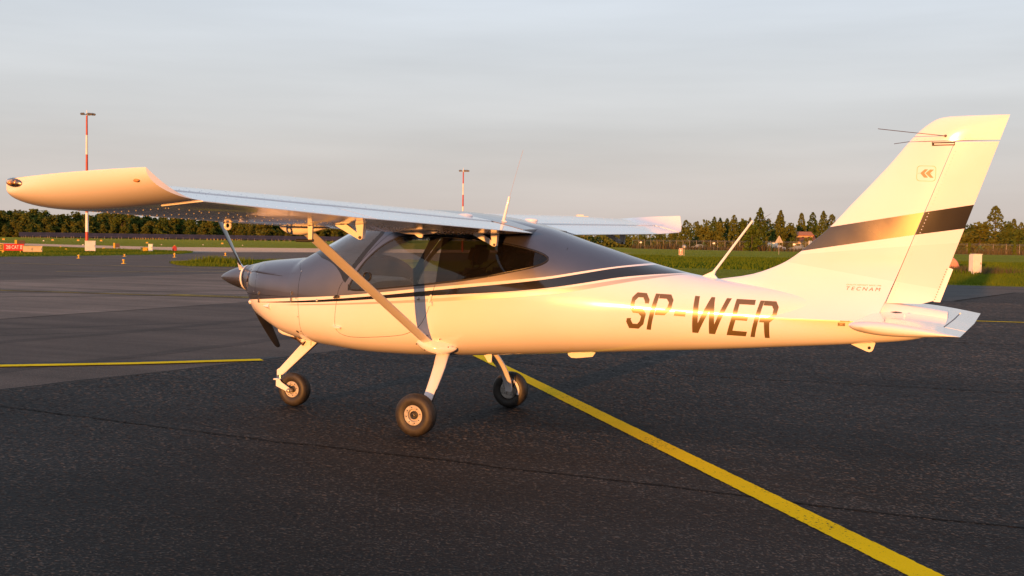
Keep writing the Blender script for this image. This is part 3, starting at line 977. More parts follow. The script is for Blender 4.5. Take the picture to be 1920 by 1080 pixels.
# registration letters: vinyl following the skin
LETTERS = {"S": [[[1.724, 1.1], [1.723, 1.115], [1.758, 1.128], [1.754, 1.098]], [[1.723, 1.115], [1.709, 1.144], [1.732, 1.178], [1.758, 1.128]], [[1.709, 1.144], [1.672, 1.145], [1.66, 1.183], [1.732, 1.178]], [[1.672, 1.145], [1.649, 1.12], [1.625, 1.145], [1.66, 1.183]], [[1.649, 1.12], [1.643, 1.086], [1.61, 1.067], [1.625, 1.145]], [[1.643, 1.086], [1.656, 1.062], [1.633, 1.025], [1.61, 1.067]], [[1.656, 1.062], [1.712, 1.057], [1.675, 1.022], [1.633, 1.025]], [[1.712, 1.057], [1.734, 1.017], [1.697, 0.998], [1.675, 1.022]], [[1.734, 1.017], [1.712, 0.937], [1.685, 0.961], [1.697, 0.998]], [[1.712, 0.937], [1.671, 0.899], [1.664, 0.937], [1.685, 0.961]], [[1.671, 0.899], [1.598, 0.902], [1.629, 0.939], [1.664, 0.937]], [[1.598, 0.902], [1.58, 0.953], [1.616, 0.969], [1.629, 0.939]], [[1.58, 0.953], [1.586, 0.981], [1.619, 0.983], [1.616, 0.969]]], "P": [[[1.801, 1.177], [1.833, 1.175], [1.765, 0.893], [1.732, 0.895]], [[1.833, 1.175], [1.917, 1.172], [1.887, 1.138], [1.828, 1.14]], [[1.917, 1.172], [1.939, 1.13], [1.906, 1.11], [1.887, 1.138]], [[1.939, 1.13], [1.924, 1.056], [1.897, 1.075], [1.906, 1.11]], [[1.924, 1.056], [1.876, 1.012], [1.876, 1.053], [1.897, 1.075]], [[1.876, 1.012], [1.802, 1.013], [1.813, 1.055], [1.876, 1.053]]], "-": [[[1.956, 1.05], [2.039, 1.046], [2.031, 1.007], [1.947, 1.011]]], "W": [[[2.097, 1.166], [2.133, 1.164], [2.127, 0.958], [2.081, 0.883]], [[2.081, 0.883], [2.127, 0.958], [2.125, 0.881]], [[2.127, 0.958], [2.22, 1.16], [2.216, 1.061], [2.125, 0.881]], [[2.22, 1.16], [2.248, 1.159], [2.251, 0.952], [2.216, 1.061]], [[2.216, 1.061], [2.251, 0.952], [2.207, 0.878]], [[2.251, 0.952], [2.252, 0.876], [2.207, 0.878]], [[2.251, 0.952], [2.336, 1.155], [2.373, 1.154], [2.252, 0.876]]], "E": [[[2.409, 1.151], [2.551, 1.147], [2.548, 1.109], [2.435, 1.112]], [[2.409, 1.151], [2.435, 1.112], [2.42, 1.031], [2.386, 1.03]], [[2.386, 1.03], [2.42, 1.031], [2.411, 0.992], [2.376, 0.993]], [[2.42, 1.031], [2.506, 1.027], [2.496, 0.988], [2.411, 0.992]], [[2.376, 0.993], [2.411, 0.992], [2.386, 0.91], [2.338, 0.873]], [[2.386, 0.91], [2.494, 0.905], [2.481, 0.868], [2.338, 0.873]]], "R": [[[2.586, 1.144], [2.617, 1.143], [2.547, 0.864], [2.515, 0.865]], [[2.617, 1.143], [2.703, 1.14], [2.675, 1.106], [2.612, 1.108]], [[2.703, 1.14], [2.725, 1.099], [2.688, 1.081], [2.675, 1.106]], [[2.725, 1.099], [2.709, 1.023], [2.682, 1.043], [2.688, 1.081]], [[2.709, 1.023], [2.661, 0.98], [2.659, 1.02], [2.682, 1.043]], [[2.661, 0.98], [2.621, 0.981], [2.626, 1.022], [2.659, 1.02]], [[2.621, 0.981], [2.586, 0.982], [2.597, 1.023], [2.626, 1.022]], [[2.621, 0.981], [2.661, 0.98], [2.657, 0.861], [2.621, 0.862]]]}
# rubber seals round the cabin glazing
for s in (-1, 1):
    n_ = len(WIN)
    pts_ = [on_skin(WIN[k][0], WIN[k][1], .0015, s) for k in list(range(n_)) + [0]]
    m = MB(); m.tube(pts_, .0042, 6, caps=False)
    m.build('window_seal', mat('seal_rubber', (.03, .028, .028), .3), plane, smooth=60)
def letter_mesh(quads, off=.0015):
    m = MB()
    for q in quads:
        if len(q) == 3:
            q = [q[0], q[1], q[2], q[2]]
        a, b, c, d = [Vector((p[0], p[1])) for p in q]
        nu = max(1, int(max((b - a).length, (c - d).length) / .03) + 1)
        nv = max(1, int(max((d - a).length, (c - b).length) / .03) + 1)
        g = []
        for i in range(nu + 1):
            for j in range(nv + 1):
                p = a.lerp(b, i / nu).lerp(d.lerp(c, i / nu), j / nv)
                g.append(on_skin(p.x, p.y, off))
        fs = []
        for i in range(nu):
            for j in range(nv):
                k = i * (nv + 1) + j
                fs.append((k, k + nv + 1, k + nv + 2, k + 1))
        m.add(g, fs)
    return m
def skin_decal(name, m, material, parent=plane):
    o = m.build(name, material, parent)
    me = o.data
    me.polygons.foreach_set('use_smooth', [True] * len(me.polygons))
    ns = [fus_n(v.co) for v in me.vertices]
    if sum(p.normal.dot(ns[p.vertices[0]]) for p in me.polygons) < 0: me.flip_normals()
    me.normals_split_custom_set_from_vertices([tuple(n) for n in ns])
    return o
for ch in 'SP-WER':
    nm = {'-': 'registration_dash'}.get(ch, 'registration_letter')
    o = skin_decal(nm, letter_mesh(LETTERS[ch]), M_LETTER)
    o['label'] = 'dark letter ' + ch if ch != '-' else 'dark dash'
# data plates by the tailplane
for quad in ([(3.169,1.029),(3.236,1.028),(3.238,1.006),(3.170,1.006)], [(3.154,.999),(3.206,.998),(3.205,.974),(3.154,.975)]):
    o = skin_decal('data_plate', letter_mesh([quad]), mat('etched_plate', (.10, .07, .045), .4, metal=.5), plane)
    m = MB()
    (x0, z0), (x1, z1) = quad[0], quad[2]
    for k in range(3):
        zz = z0 + (z1 - z0) * (.28 + .22 * k)
        a, b = x0 + (x1 - x0) * (.2 + .1 * (k % 2)), x0 + (x1 - x0) * (.8 - .15 * (k == 1))
        mm = letter_mesh([[(a, zz + .0015), (b, zz + .0015), (b, zz - .0015), (a, zz - .0015)]], .0030)
        m.add(mm.v, mm.f)
    skin_decal('engraving', m, mat('plate_engraving', (.55, .42, .28), .4), o)

# small fittings on the skin: door hinges and handle, cowl latches, fasteners, static port, vents
def bump_on(m, x, z, r, h, mi=0, s=-1):
    p = on_skin(x, z, 0, s); n = fus_n(p)
    a = n.cross(Vector((0, 0, 1))).normalized(); b = n.cross(a)
    rings = []
    for rr, hh in ((1, -.002), (1, h * .6), (.6, h), (.1, h * 1.05)):
        rings.append([p + n * hh + (a * math.cos(2*math.pi*k/10) + b * math.sin(2*math.pi*k/10)) * r * rr for k in range(10)])
    m.rings(rings, mi)
def bar_on(m, x0, z0, x1, z1, w, h, mi=0, s=-1):
    p0, p1 = on_skin(x0, z0, 0, s), on_skin(x1, z1, 0, s)
    n = fus_n((p0 + p1) / 2); d = (p1 - p0).normalized(); t = n.cross(d)
    M = Matrix((d, t, n)).transposed().to_4x4(); M.translation = (p0 + p1) / 2
    L = (p1 - p0).length / 2
    m.bbox((-L, -w / 2, -.003), (L, w / 2, h), min(w, h) * .25, mi, M)
m = MB(); bar_on(m, -.985, 1.064, -.925, 1.072, .020, .022); bar_on(m, -.965, 1.060, -.955, 1.085, .012, .030); m.build('hinge', M_DKMETAL, door_l, smooth=40)
m = MB(); bar_on(m, -1.00, .812, -.930, .806, .018, .022); bar_on(m, -1.012, .815, -.985, .812, .028, .016); m.build('hinge', M_WHITE, door_l, smooth=40)
m = MB(); bar_on(m, -.052, 1.055, -.030, 1.118, .020, .018); bar_on(m, -.060, 1.035, -.020, 1.040, .026, .020); bump_on(m, -.030, 1.05, .013, .022); m.build('door_latch', M_WHITEP, door_l, smooth=40)
m = MB(); bump_on(m, -.155, 1.082, .012, .010); m.build('door_lock', M_METAL, door_l, smooth=40)
m = MB(); bump_on(m, -1.17, 1.030, .013, .012); m.build('fuel_drain_cap', M_METAL, plane, smooth=40)
# round clear-vision vent in the door window
p = on_skin(-.655, 1.252, 0); n = fus_n(p); a = n.cross(Vector((0, 0, 1))).normalized(); b = n.cross(a)
circ = lambda r, h: [p + n * h + (a * math.cos(2*math.pi*k/28) + b * math.sin(2*math.pi*k/28)) * r for k in range(28)]
m = MB(); m.rings([circ(.040, -.002), circ(.042, .008), circ(.036, .014), circ(.031, .010), circ(.030, -.004)], 0, caps=False); m.build('vent_ring', M_DKMETAL, door_l, smooth=50)
m = MB(); m.add(circ(.031, .004), [tuple(range(28))]); m.build('vent_disc', M_GLASSD, door_l)
for (x, z0, z1) in ((-1.87, .985, 1.045), (-1.462, 1.002, 1.062)):
    m = MB(); bar_on(m, x, z0, x + .003, z1 - .016, .016, .013, 0); m.build('cowling_latch', M_METAL, cowl_lo, smooth=40)
    m = MB(); bar_on(m, x + .002, z1 + .008, x + .003, z1 + .040, .012, .010, 0); bump_on(m, x + .003, z1 + .03, .006, .014); m.build('latch_catch', M_METAL, cowl_up, smooth=40)
for (x, z) in ((-1.405, 1.04), (-1.398, .88), (-1.425, .745), (-1.39, 1.28), (-2.10, 1.07), (-1.945, 1.08), (-1.93, 1.24), (-1.96, 1.33)):
    m = MB(); bump_on(m, x, z, .0065, .003); m.build('fastener', M_METAL, cowl_lo if z < 1.05 else cowl_up, smooth=40)
m = MB(); bump_on(m, -1.476, .737, .016, .0012); m.build('drain_hole', M_DARK, cowl_lo)
# NACA style scoop on the lower cowling
m = MB()
A = [on_skin(-1.83, .955, .001), on_skin(-1.735, .985, .001), on_skin(-1.735, .925, .001), on_skin(-1.735, .955, .022)]
m.add(A, [(0, 1, 3), (0, 3, 2), (1, 2, 3)])
m.build('air_scoop', M_WHITE, cowl_lo)
m = MB(); bump_on(m, -2.075, .975, .018, .014); m.build('nose_bump', M_WHITE, cowl_lo, smooth=50)
# soft shade of the upper cowling's crease, painted as a thin dark strip
m = letter_mesh([[(-1.98, 1.262), (-1.60, 1.231), (-1.60, 1.229), (-1.98, 1.253)]], .0015)
skin_decal('crease_shade', m, M_DARK, cowl_up)

# chin scoop, exhaust, antennas and tail skid below
m = MB()
rings = []
for (x, w, zt, zb) in ((-1.93, .075, .76, .705), (-1.915, .085, .76, .682), (-1.87, .09, .745, .664), (-1.80, .088, .72, .652), (-1.745, .080, .70, .645)):
    rings.append([Vector((x, w * math.copysign(abs(math.cos(q)) ** .5, math.cos(q)) - .02, (zt + zb) / 2 + (zt - zb) / 2 * math.copysign(abs(math.sin(q)) ** .5, math.sin(q)))) for q in [2*math.pi*(k+.5)/20 for k in range(20)]])
m.rings(rings, 0)
m.build('chin_scoop', M_WHITE, plane, smooth=50)
m = MB(); m.tube([(-1.80, -.03, .690), (-1.765, -.03, .664), (-1.725, -.03, .625), (-1.675, -.03, .590)], .026, 14); m.tube([(-1.676, -.03, .5905), (-1.674, -.03, .589)], [.021, .020], 14, 1)
m.tube([(-1.80, -.03, .668), (-1.755, -.03, .652)], .034, 14)
m.build('exhaust_pipe', [M_EXH, M_DARK], plane, smooth=50)
m = MB(); m.plate([(.94, 0, .655), (.95, 0, .622), (.977, 0, .604), (1.02, 0, .603), (1.165, 0, .622), (1.20, 0, .672)], (0, 1, 0), .022); m.build('belly_antenna', M_WHITEP, plane, smooth=40)
m = MB(); m.plate([(.150, 0, .605), (.207, 0, .522), (.238, 0, .522), (.243, 0, .605)], (0, 1, 0), .014); m.build('belly_fin', M_WHITEP, plane)
m = MB(); m.plate([(3.20, 0, .842), (3.246, 0, .822), (3.340, 0, .782), (3.363, 0, .776), (3.382, 0, .784), (3.392, 0, .800), (3.408, 0, .855)], (0, 1, 0), .012)
tail_eye = m.build('tie_down_plate', M_WHITEP, plane)
m = MB(); m.lathe([(-.0066, .012), (.0066, .012)], 'y', (3.362, 0, .808), 16, caps=True); m.build('tie_down_hole', M_DARK, tail_eye)
# ------------------------------------------------------------------ aircraft: wings
def af_t(c, t=.135):
    return 5 * t * (.2969 * math.sqrt(max(c, 0)) - .1260 * c - .3516 * c * c + .2843 * c ** 3 - .1036 * c ** 4)
def wing_sec(s, side=-1):
    te_x = .81 if s <= 2.85 else .81 - .19 * (s - 2.85) / 1.55
    le_x = -.56 if s <= 2.85 else -.56 + .05 * (s - 2.85) / 1.55
    d = s - .47
    # the parked aircraft leans a little: the near wing sits higher, and the outer wing has washout
    if side < 0:
        z_te = 1.639 + .0235 * d + .019 * max(0, s - 3.0); z_le = 1.737 + .0125 * d
    else:
        z_te = 1.637 + .0140 * d + .010 * max(0, s - 3.0); z_le = 1.737 + .0145 * d
    return te_x, le_x, z_te, z_le, te_x - le_x
def wing_pt(s, c, up, side):
    te_x, le_x, z_te, z_le, ch = wing_sec(abs(s), side)
    th = af_t(c) * ch
    camber = .013 * ch * 4 * c * (1 - c)
    z = z_le + (z_te - z_le) * c + camber + (th * 1.03 if up else -th * 1.14)
    return Vector((le_x + ch * c, side * s, z))
def cs(a, b, n, dense=True):
    out = []
    for k in range(n + 1):
        u = k / n
        if dense: u = u * u * (1.6 - .6 * u)
        out.append(a + (b - a) * u)
    return out
C_UP = cs(0, .735, 22)
C_LO = cs(0, .745, 18)
def wing_ring(s, side, cu=C_UP, cl=C_LO):
    return [wing_pt(s, c, True, side) for c in reversed(cu)] + [wing_pt(s, c, False, side) for c in cl[1:]]
def flap_ring(s, side, c0=.757):
    n0 = wing_pt(s, c0 + .012, True, side); n1 = wing_pt(s, c0 + .012, False, side)
    mid = (n0 + n1) / 2; ch = wing_sec(s)[4]
    nose = [Vector((mid.x - .012 * ch * math.cos(q), mid.y, mid.z + (n0.z - n1.z) / 2 * math.sin(q))) for q in (-1.1, -.55, 0, .55, 1.1)]
    lo = [wing_pt(s, c, False, side) for c in (1.0, .94, .88, .82, c0 + .012)]
    up = [wing_pt(s, c, True, side) for c in (c0 + .012, .82, .88, .94, 1.0)]
    lo[0].z -= .002; up[-1].z += .002
    r = lo + nose + up
    for v in r: v.z -= .005
    return r
M_WING = M_WHITEP
spans = [.476 + (4.26 - .476) * k / 26 for k in range(27)]
wing_roots = {}
for side in (-1, 1):
    m = MB()
    rings = [wing_ring(s, side) for s in spans]
    m.rings(rings, 0)
    w = m.build('wing', M_WING, plane, smooth=38)
    wing_roots[side] = w
    m = MB()
    m.rings([flap_ring(s, side) for s in [.478 + (2.86 - .478) * k / 12 for k in range(13)]], 0)
    m.build('flap', M_WING, plane, smooth=38)
    m = MB()
    m.rings([flap_ring(s, side) for s in [2.875 + (4.255 - 2.875) * k / 8 for k in range(9)]], 0)
    m.build('aileron', M_WING, plane, smooth=38)
    # up-swept tip
    m = MB()
    cu, cl = cs(0, 1, 30), cs(0, 1, 30)
    rings = []
    for k in range(15):
        u = k / 14
        a = math.sin(u * math.pi / 2)
        s0 = 4.264
        s = s0 + .306 * a
        ring = []
        base_u = [wing_pt(s0, c, True, side) for c in cu]; base_l = [wing_pt(s0, c, False, side) for c in cl]
        def edge(c, x):
            return 1.848 + .052 * max(0, min(1, (x + .43) / .97)) + .008 * math.sin(math.pi * c)
        lift_0 = 1 - math.sqrt(max(0, 1 - a ** 2.1))
        for (c, p) in reversed(list(zip(cu, base_u))):
            x = p.x + .115 * (1 - c) ** 5 * a * a - .085 * c ** 3 * a * a
            ring.append(Vector((x, side * (s - .02 * (1 - c) ** 6 * a), p.z + (edge(c, x) - p.z) * a ** (1.6 if c < .5 else 2.2))))
        for (c, p) in list(zip(cl, base_l))[1:]:
            lift_l = lift_0 * (1 - .62 * (1 - c) ** 5)
            x = p.x + .115 * (1 - c) ** 5 * a * a - .085 * c ** 3 * a * a
            ring.append(Vector((x, side * (s - .02 * (1 - c) ** 6 * a), p.z + (edge(c, x) - .004 - p.z) * lift_l)))
        rings.append(ring)
    m.rings(rings, 0)
    tip = m.build('wing_tip', M_WHITE, plane, smooth=45)
    # navigation light in the leading corner of the tip
    m = MB()
    Mx = Matrix.Rotation(side * .25, 3, 'Z') @ Matrix.Rotation(.1, 3, 'Y')
    m.ball((-.345, side * 4.538, 1.834), 1, 20, 0, (.078, .036, .027), Mx)
    nl = m.build('navigation_light', glass_mat('lamp_lens', (.92, .9, .85)) if 'lamp_lens' not in MATS else MATS['lamp_lens'], plane, smooth=60)
    m = MB()
    m.ball((-.365, side * 4.556, 1.834), .013, 10, 0); m.ball((-.325, side * 4.556, 1.834), .012, 10, 0)
    m.ball((-.345, side * 4.536, 1.834), 1, 16, 1, (.072, .026, .022), Mx)
    m.build('bulb', [mat('amber_lens', (.9, .5, .15), .1), M_METAL], nl, smooth=60)
    # static wick at the corner of the tip
    m = MB(); m.ball((.475, side * 4.552, 1.838), 1, 10, 0, (.020, .009, .009)); m.build('tip_fitting', mat('orange_fitting', (.55, .25, .08), .4), plane, smooth=60)
    # aerodynamic fittings under the wing
    zl = lambda s, c: wing_pt(s, c, False, side)
    for (s, x0) in ((2.57, .32), (.56, .32)):
        m = MB()
        y = side * s
        zt = wing_pt(s, .70, False, side).z
        dz = zt - 1.665
        m.plate([(.315, y, 1.675 + dz), (.33, y, 1.655 + dz), (.505, y, 1.568 + dz), (.525, y, 1.566 + dz), (.536, y, 1.580 + dz), (.520, y, 1.596 + dz), (.40, y, 1.672 + dz)], (0, 1, 0), .020)
        m.plate([(.480, y + .004, 1.68 + dz), (.506, y + .004, 1.570 + dz), (.536, y + .004, 1.572 + dz), (.545, y + .004, 1.675 + dz)], (0, 1, 0), .034)
        b = m.build('flap_bracket', M_WHITEP, plane, smooth=35)
        m = MB(); m.lathe([(-.022, .010), (.026, .010)], 'y', (.521, y, 1.580 + dz), 12, caps=True); m.build('hinge_bolt', M_DKMETAL, b)
    # boat-shaped fairing for the pushrod under the flap
    m = MB()
    y = side * 1.36
    m.ball((.26, y, wing_pt(1.36, .6, False, side).z), 1, 20, 0, (.17, .032, .026))
    m.plate([(.20, y, 1.63), (.27, y, 1.585), (.30, y, 1.584), (.31, y, 1.64)], (0, 1, 0), .016)
    m.build('pushrod_fairing', M_WHITEP, plane, smooth=45)
    # tie-down ring
    p = wing_pt(2.98, .25, False, side)
    m = MB()
    m.tube([(p.x + .022 * math.cos(q), p.y, p.z - .020 + .022 * math.sin(q)) for q in [2*math.pi*k/16 for k in range(17)]], .009, 8)
    m.tube([p + Vector((0, 0, .01)), p + Vector((0, 0, -.002))], .010, 10)
    m.build('tie_down_ring', M_WHITEP, plane, smooth=50)
    # wing strut with its end fairings
    m = MB()
    a0, a1 = Vector((-.115, side * .50, .716)), Vector((-.135, side * 2.27, 1.640))
    ax = (a1 - a0).normalized(); tx = Vector((1, 0, 0)); tx = (tx - ax * tx.dot(ax)).normalized(); nn = ax.cross(tx)
    rings = []
    for u in (0, .06, .2, .5, .8, .94, 1):
        c = a0.lerp(a1, u); w = .052
        rings.append([c + tx * w * math.cos(q) + nn * .020 * math.sin(q) * (1 - .35 * math.cos(q)) for q in [2*math.pi*k/24 for k in range(24)]])
    m.rings(rings, 0)
    strut = m.build('wing_strut', M_WHITEP, plane, smooth=60)
    m = MB()
    rings = []
    for k in range(17):
        u = k / 16
        x = -.36 + .46 * u
        w = .040 * math.sin(math.pi * min(1, u ** .8)) ** 1.2 + .002
        d = .062 * math.sin(math.pi * min(1, u ** .62)) ** 1.15 + .002
        p = Vector((x, side * 2.26, wing_pt(2.26, (x + .56) / 1.37, False, side).z + .006))
        rings.append([p + Vector((0, w * math.cos(q), d * min(0, math.sin(q)) + .004 * max(0, math.sin(q)))) for q in [2*math.pi*j/20 for j in range(20)]])
    m.rings(rings, 0)
    m.build('strut_fairing', M_WHITEP, plane, smooth=60)
    # landing gear blister where strut and leg meet the fuselage
    m = MB()
    rings = []
    for k in range(19):
        u = k / 18
        x = -.245 + .37 * u
        e = math.sin(math.pi * u) ** .62
        zc = .722 - .055 * u
        c = Vector((x, side * (.470 - .03 * u), zc))
        rings.append([c + Vector((0, side * .105 * e * math.cos(q), .070 * e * math.sin(q) - .020 * e * math.cos(q))) for q in [2*math.pi*j/24 for j in range(24)]])
    m.rings(rings, 0)
    bl = m.build('gear_fairing', M_WHITE, plane, smooth=60)
    for (x, z) in ((-.20, .70), (-.10, .775), (.02, .75), (.10, .69), (-.12, .655)):
        m = MB(); m.ball((x, side * .545, z), .006, 8); m.build('fastener', M_DKMETAL, bl)
    # rivets: rows along ribs and spars
    m = MB()
    def rivet(p, up):
        h = .0014 if up else -.0026
        r = .0046
        m.add([p + Vector((r, 0, 0)), p + Vector((0, r, 0)), p + Vector((-r, 0, 0)), p + Vector((0, -r, 0)), p + Vector((.4*r, .4*r, h)), p + Vector((-.4*r, .4*r, h)), p + Vector((-.4*r, -.4*r, h)), p + Vector((.4*r, -.4*r, h))],
              [(0, 1, 5, 4)[:4], (1, 2, 6, 5), (2, 3, 7, 6), (3, 0, 4, 7), (4, 5, 6, 7)])
    for k in range(12):
        s = .62 + k * .32
        for j in range(16):
            c = .05 + j * .043
            rivet(wing_pt(s, c, False, side), False)
            if j % 2 == 0: rivet(wing_pt(s, c, True, side), True)
    s = .60
    while s < 4.2:
        for c in (.16, .28, .70):
            rivet(wing_pt(s, c, False, side), False)
            if c != .16: rivet(wing_pt(s, c, True, side), True)
        for c in (.80, .965): rivet(wing_pt(s, c, True, side), True)
        s += .075
    rv = m.build('rivets', M_WHITEP, plane)
    rv['kind'] = 'stuff'
# pitot mast and probe under the left wing
m = MB()
p = wing_pt(2.60, .52, False, -1)
m.plate([(p.x - .020, p.y, p.z + .01), (p.x - .016, p.y, p.z - .098), (p.x + .014, p.y, p.z - .102), (p.x + .018, p.y, p.z + .01)], (0, 1, 0), .014)
m.tube([(p.x + .02, p.y, p.z - .098), (p.x - .04, p.y, p.z - .100), (p.x - .115, p.y, p.z - .100)], [.010, .010, .009], 12, 1)
m.build('pitot_mast', [M_WHITEP, M_DKMETAL], plane, smooth=40)
# roof between the wings, with antenna and two domes
m = MB()
cu = cs(0, .94, 26)
rings = []
for k in range(25):
    y = -.470 + .94 * k / 24
    hump = .010 * (1 - (y / .47) ** 2)
    ring = [wing_pt(.476, c, True, 1) + Vector((0, 0, hump)) for c in reversed(cu)] + [wing_pt(.476, c, False, 1) for c in cu[1:]]
    for v in ring: v.y = y
    rings.append(ring)
m.rings(rings, 0)
roof = m.build('cabin_roof', M_GREY, plane, smooth=45)
for (x, y) in ((.24, -.55), (.31, .62)):
    z = wing_pt(abs(y), (x + .56) / 1.37, True, 1).z
    m = MB(); m.ball((x, y, z - .002), 1, 18, 0, (.075, .045, .020)); m.build('antenna_dome', M_WHITE, plane, smooth=60)
z = wing_pt(.48, (.476 + .56) / 1.37, True, 1).z
m = MB(); m.tube([(.470, -.30, z - .02), (.476, -.30, z + .03), (.522, -.30, z + .21)], [.024, .013, .010], 12); m.ball((.470, -.30, z), 1, 14, 0, (.035, .020, .016))
whip = m.build('whip_antenna', M_WHITE, plane, smooth=50)
m = MB(); m.tube([(.522, -.30, z + .20), (.58, -.30, z + .40), (.640, -.30, z + .59)], .0010, 6); m.build('antenna_wire', mat('copper_wire', (.45, .30, .24), .4), whip)
m = MB(); m.tube([(2.14, 0, 1.31), (2.165, 0, 1.345), (2.20, 0, 1.39), (2.465, 0, 1.752)], [.016, .012, .0105, .0085], 12); m.plate([(2.06, 0, 1.305), (2.165, 0, 1.355), (2.185, 0, 1.352), (2.175, 0, 1.325), (2.20, 0, 1.295)], (0, 1, 0), .026)
m.build('rod_antenna', M_WHITE, plane, smooth=50)

# ------------------------------------------------------------------ aircraft: fin, rudder, tailplane
FIN_LE = [(1.02, 1.95), (1.20, 2.02), (1.28, 2.14), (1.300, 2.25), (1.313, 2.345), (1.334, 2.457), (1.369, 2.569), (1.429, 2.707), (1.497, 2.810), (1.560, 2.885), (1.70, 3.045), (1.887, 3.215), (2.029, 3.346), (2.174, 3.475), (2.30, 3.577), (2.345, 3.613), (2.394, 3.658), (2.440, 3.708), (2.475, 3.757), (2.495, 3.795), (2.508, 3.845), (2.514, 3.915)]
def hinge_x(z): return 3.477 + (z - 1.152) * (3.913 - 3.477) / (2.307 - 1.152)
def te_x(z): return 3.815 + (z - 1.165) * (4.216 - 3.815) / (2.331 - 1.165)
def fin_le(z):
    return pw(FIN_LE, z)
def fin_hh(z):
    h = .052 - .016 * max(0, min(1, (z - 1.5) / .85))
    if z < 1.46: h += .10 * ((1.46 - z) / .3) ** 2
    return h
def fin_half(x, z):
    le, hx, te, hh = fin_le(z), hinge_x(z), te_x(z), fin_hh(z)
    if x <= hx:
        u = max(0, min(1, (x - le) / (hx - le)))
        return hh * (1 - (1 - min(1, u / .9)) ** 2) ** .5
    u = max(0, min(1, (x - hx) / (te - hx)))
    return .0025 + (min(hh, .052) - .0025) * (1 - u) * (1 + .15 * u)
B_UP = [(3.068, 1.710), (3.752, 1.824), (4.058, 1.875)]
B_LO = [(2.862, 1.526), (3.679, 1.656), (3.991, 1.702)]
PEARL = [(2.83, 1.497), (3.64, 1.573), (3.97, 1.600)]
def pearl_lo(x): return 1.445 - .16 * (x - 2.70)
def fin_paint(c):
    if pw(B_LO, c[0]) < c[2] < pw(B_UP, c[0]): return 2
    if c[2] < pw(PEARL, c[0]) and c[2] > pearl_lo(c[0]): return 1
    return 0
def grid_part(name, rows, mats, paintf=None, parent=plane, close=True, cuts=(), smooth=40):
    b = bmesh.new()
    g = [[b.verts.new(p) for p in r] for r in rows]
    n = len(rows[0])
    for i in range(len(rows) - 1):
        for j in range(n if close else n - 1):
            b.faces.new((g[i][j], g[i][(j + 1) % n], g[i + 1][(j + 1) % n], g[i + 1][j]))
    if close:
        b.faces.new(list(reversed(g[0]))); b.faces.new(g[-1])
    for F in cuts: cut(b, F)
    if paintf:
        for f in b.faces: f.material_index = paintf(f.calc_center_median())
    o = from_bm(name, b, mats, parent)
    auto_smooth(o, smooth)
    return o
FM = [M_WHITE, M_PEARL, M_BLACK_SHEEN]
fin_cuts = [lambda p: p[2] - pw(B_UP, p[0]), lambda p: p[2] - pw(B_LO, p[0]), lambda p: p[2] - pw(PEARL, p[0]), lambda p: p[2] - pearl_lo(p[0])]
def sym(xsz, z):
    """outline at height z through the given x stations, left then right"""
    return [Vector((x, -fin_half(x, z), z)) for x in xsz] + [Vector((x, fin_half(x, z), z)) for x in reversed(xsz)]
U = [0, .0015, .004, .015, .035, .065, .105, .16, .23, .31, .40, .50, .60, .70, .80, .90, 1]
rows = []
zs = [1.02 + k * .02 for k in range(66)] + [2.331]
for z in [q for q in zs if q <= 2.331]:
    le, hx = fin_le(z), hinge_x(z) - .002
    rows.append(sym([le + (hx - le) * u for u in U], z))
fin = grid_part('fin', rows, FM, fin_paint, cuts=fin_cuts)
rows = []
for z in [1.150 + k * .03 for k in range(40)] + [2.325]:
    if z > 2.325: continue
    hx, te = hinge_x(z) + .0025, te_x(z)
    if z < 1.17: te = te - .09 * (1.17 - z) / .02
    rows.append(sym([hx + (te - hx) * u for u in (0, .03, .1, .25, .45, .7, .9, 1)], z))
rudder = grid_part('rudder', rows, [M_WHITE, M_PEARL, M_BLACK], fin_paint, cuts=fin_cuts)
rows = []
for z in (2.336, 2.36, 2.39, 2.42, 2.45, 2.475, 2.49, 2.500, 2.507, 2.511, 2.513):
    le, te = fin_le(z), te_x(z)
    k = math.sqrt(max(0.02, 1 - ((z - 2.336) / .180) ** 3.0))
    xsz = [le + (te - le) * u for u in (0, .005, .02, .05, .1, .17, .26, .37, .5, .62, .74, .86, .95, 1)]
    row = []
    for sgn, seq in ((-1, xsz), (1, list(reversed(xsz)))):
        for x in seq:
            u = (x - le) / (te - le)
            t = .036 * (1 - (1 - min(1, u / .45)) ** 2) ** .5 if u < .45 else .036 - .033 * (u - .45) / .55
            row.append(Vector((x, sgn * t * k, z)))
    rows.append(row)
fin_tip = grid_part('fin_tip', rows, [M_WHITE], None)
m = MB()
zz0, zz1 = 2.300, 2.324
m.bbox((3.772, -.0392, zz0), (hinge_x(2.31) + .01, .0392, zz1), .008)
m.build('horn_balance', M_WHITE, rudder, smooth=40)
m = MB(); m.bbox((3.762, -.0372, 2.296), (3.925, .0372, 2.329), .004); m.build('horn_slot', M_DARK, fin)
m = MB()
for (z0, z1, w) in ((1.168, 1.422, .034),):
    pts = [(te_x(z0) - .012, 0, z0), (te_x(z0) + .034, 0, z0 - .002), (te_x(z1) + .028, 0, z1 - .014), (te_x(z1) - .008, 0, z1)]
    m.plate(pts, (0, 1, 0), .0036)
tab = m.build('trim_tab', M_WHITE, rudder)
m = MB()
for k in range(13):
    z = 1.185 + k * .0185
    x = te_x(z) - .010
    m.ball((x, -fin_half(x, z) - .0012, z), .0038, 6)
m.build('tab_rivets', mat('rivet_brown', (.22, .12, .07), .4), tab)['kind'] = 'stuff'
m = MB()
for k in range(46):
    z = 1.20 + k * .0235
    x = hinge_x(z) + .030
    m.ball((x, -fin_half(x, z), z), .0042, 6)
for k in range(7):
    x = hinge_x(2.318) + .06 + k * .036
    m.ball((x, -fin_half(x, 2.310), 2.310), .003, 6)
m.build('rivets', M_WHITEP, rudder)['kind'] = 'stuff'
m = MB()
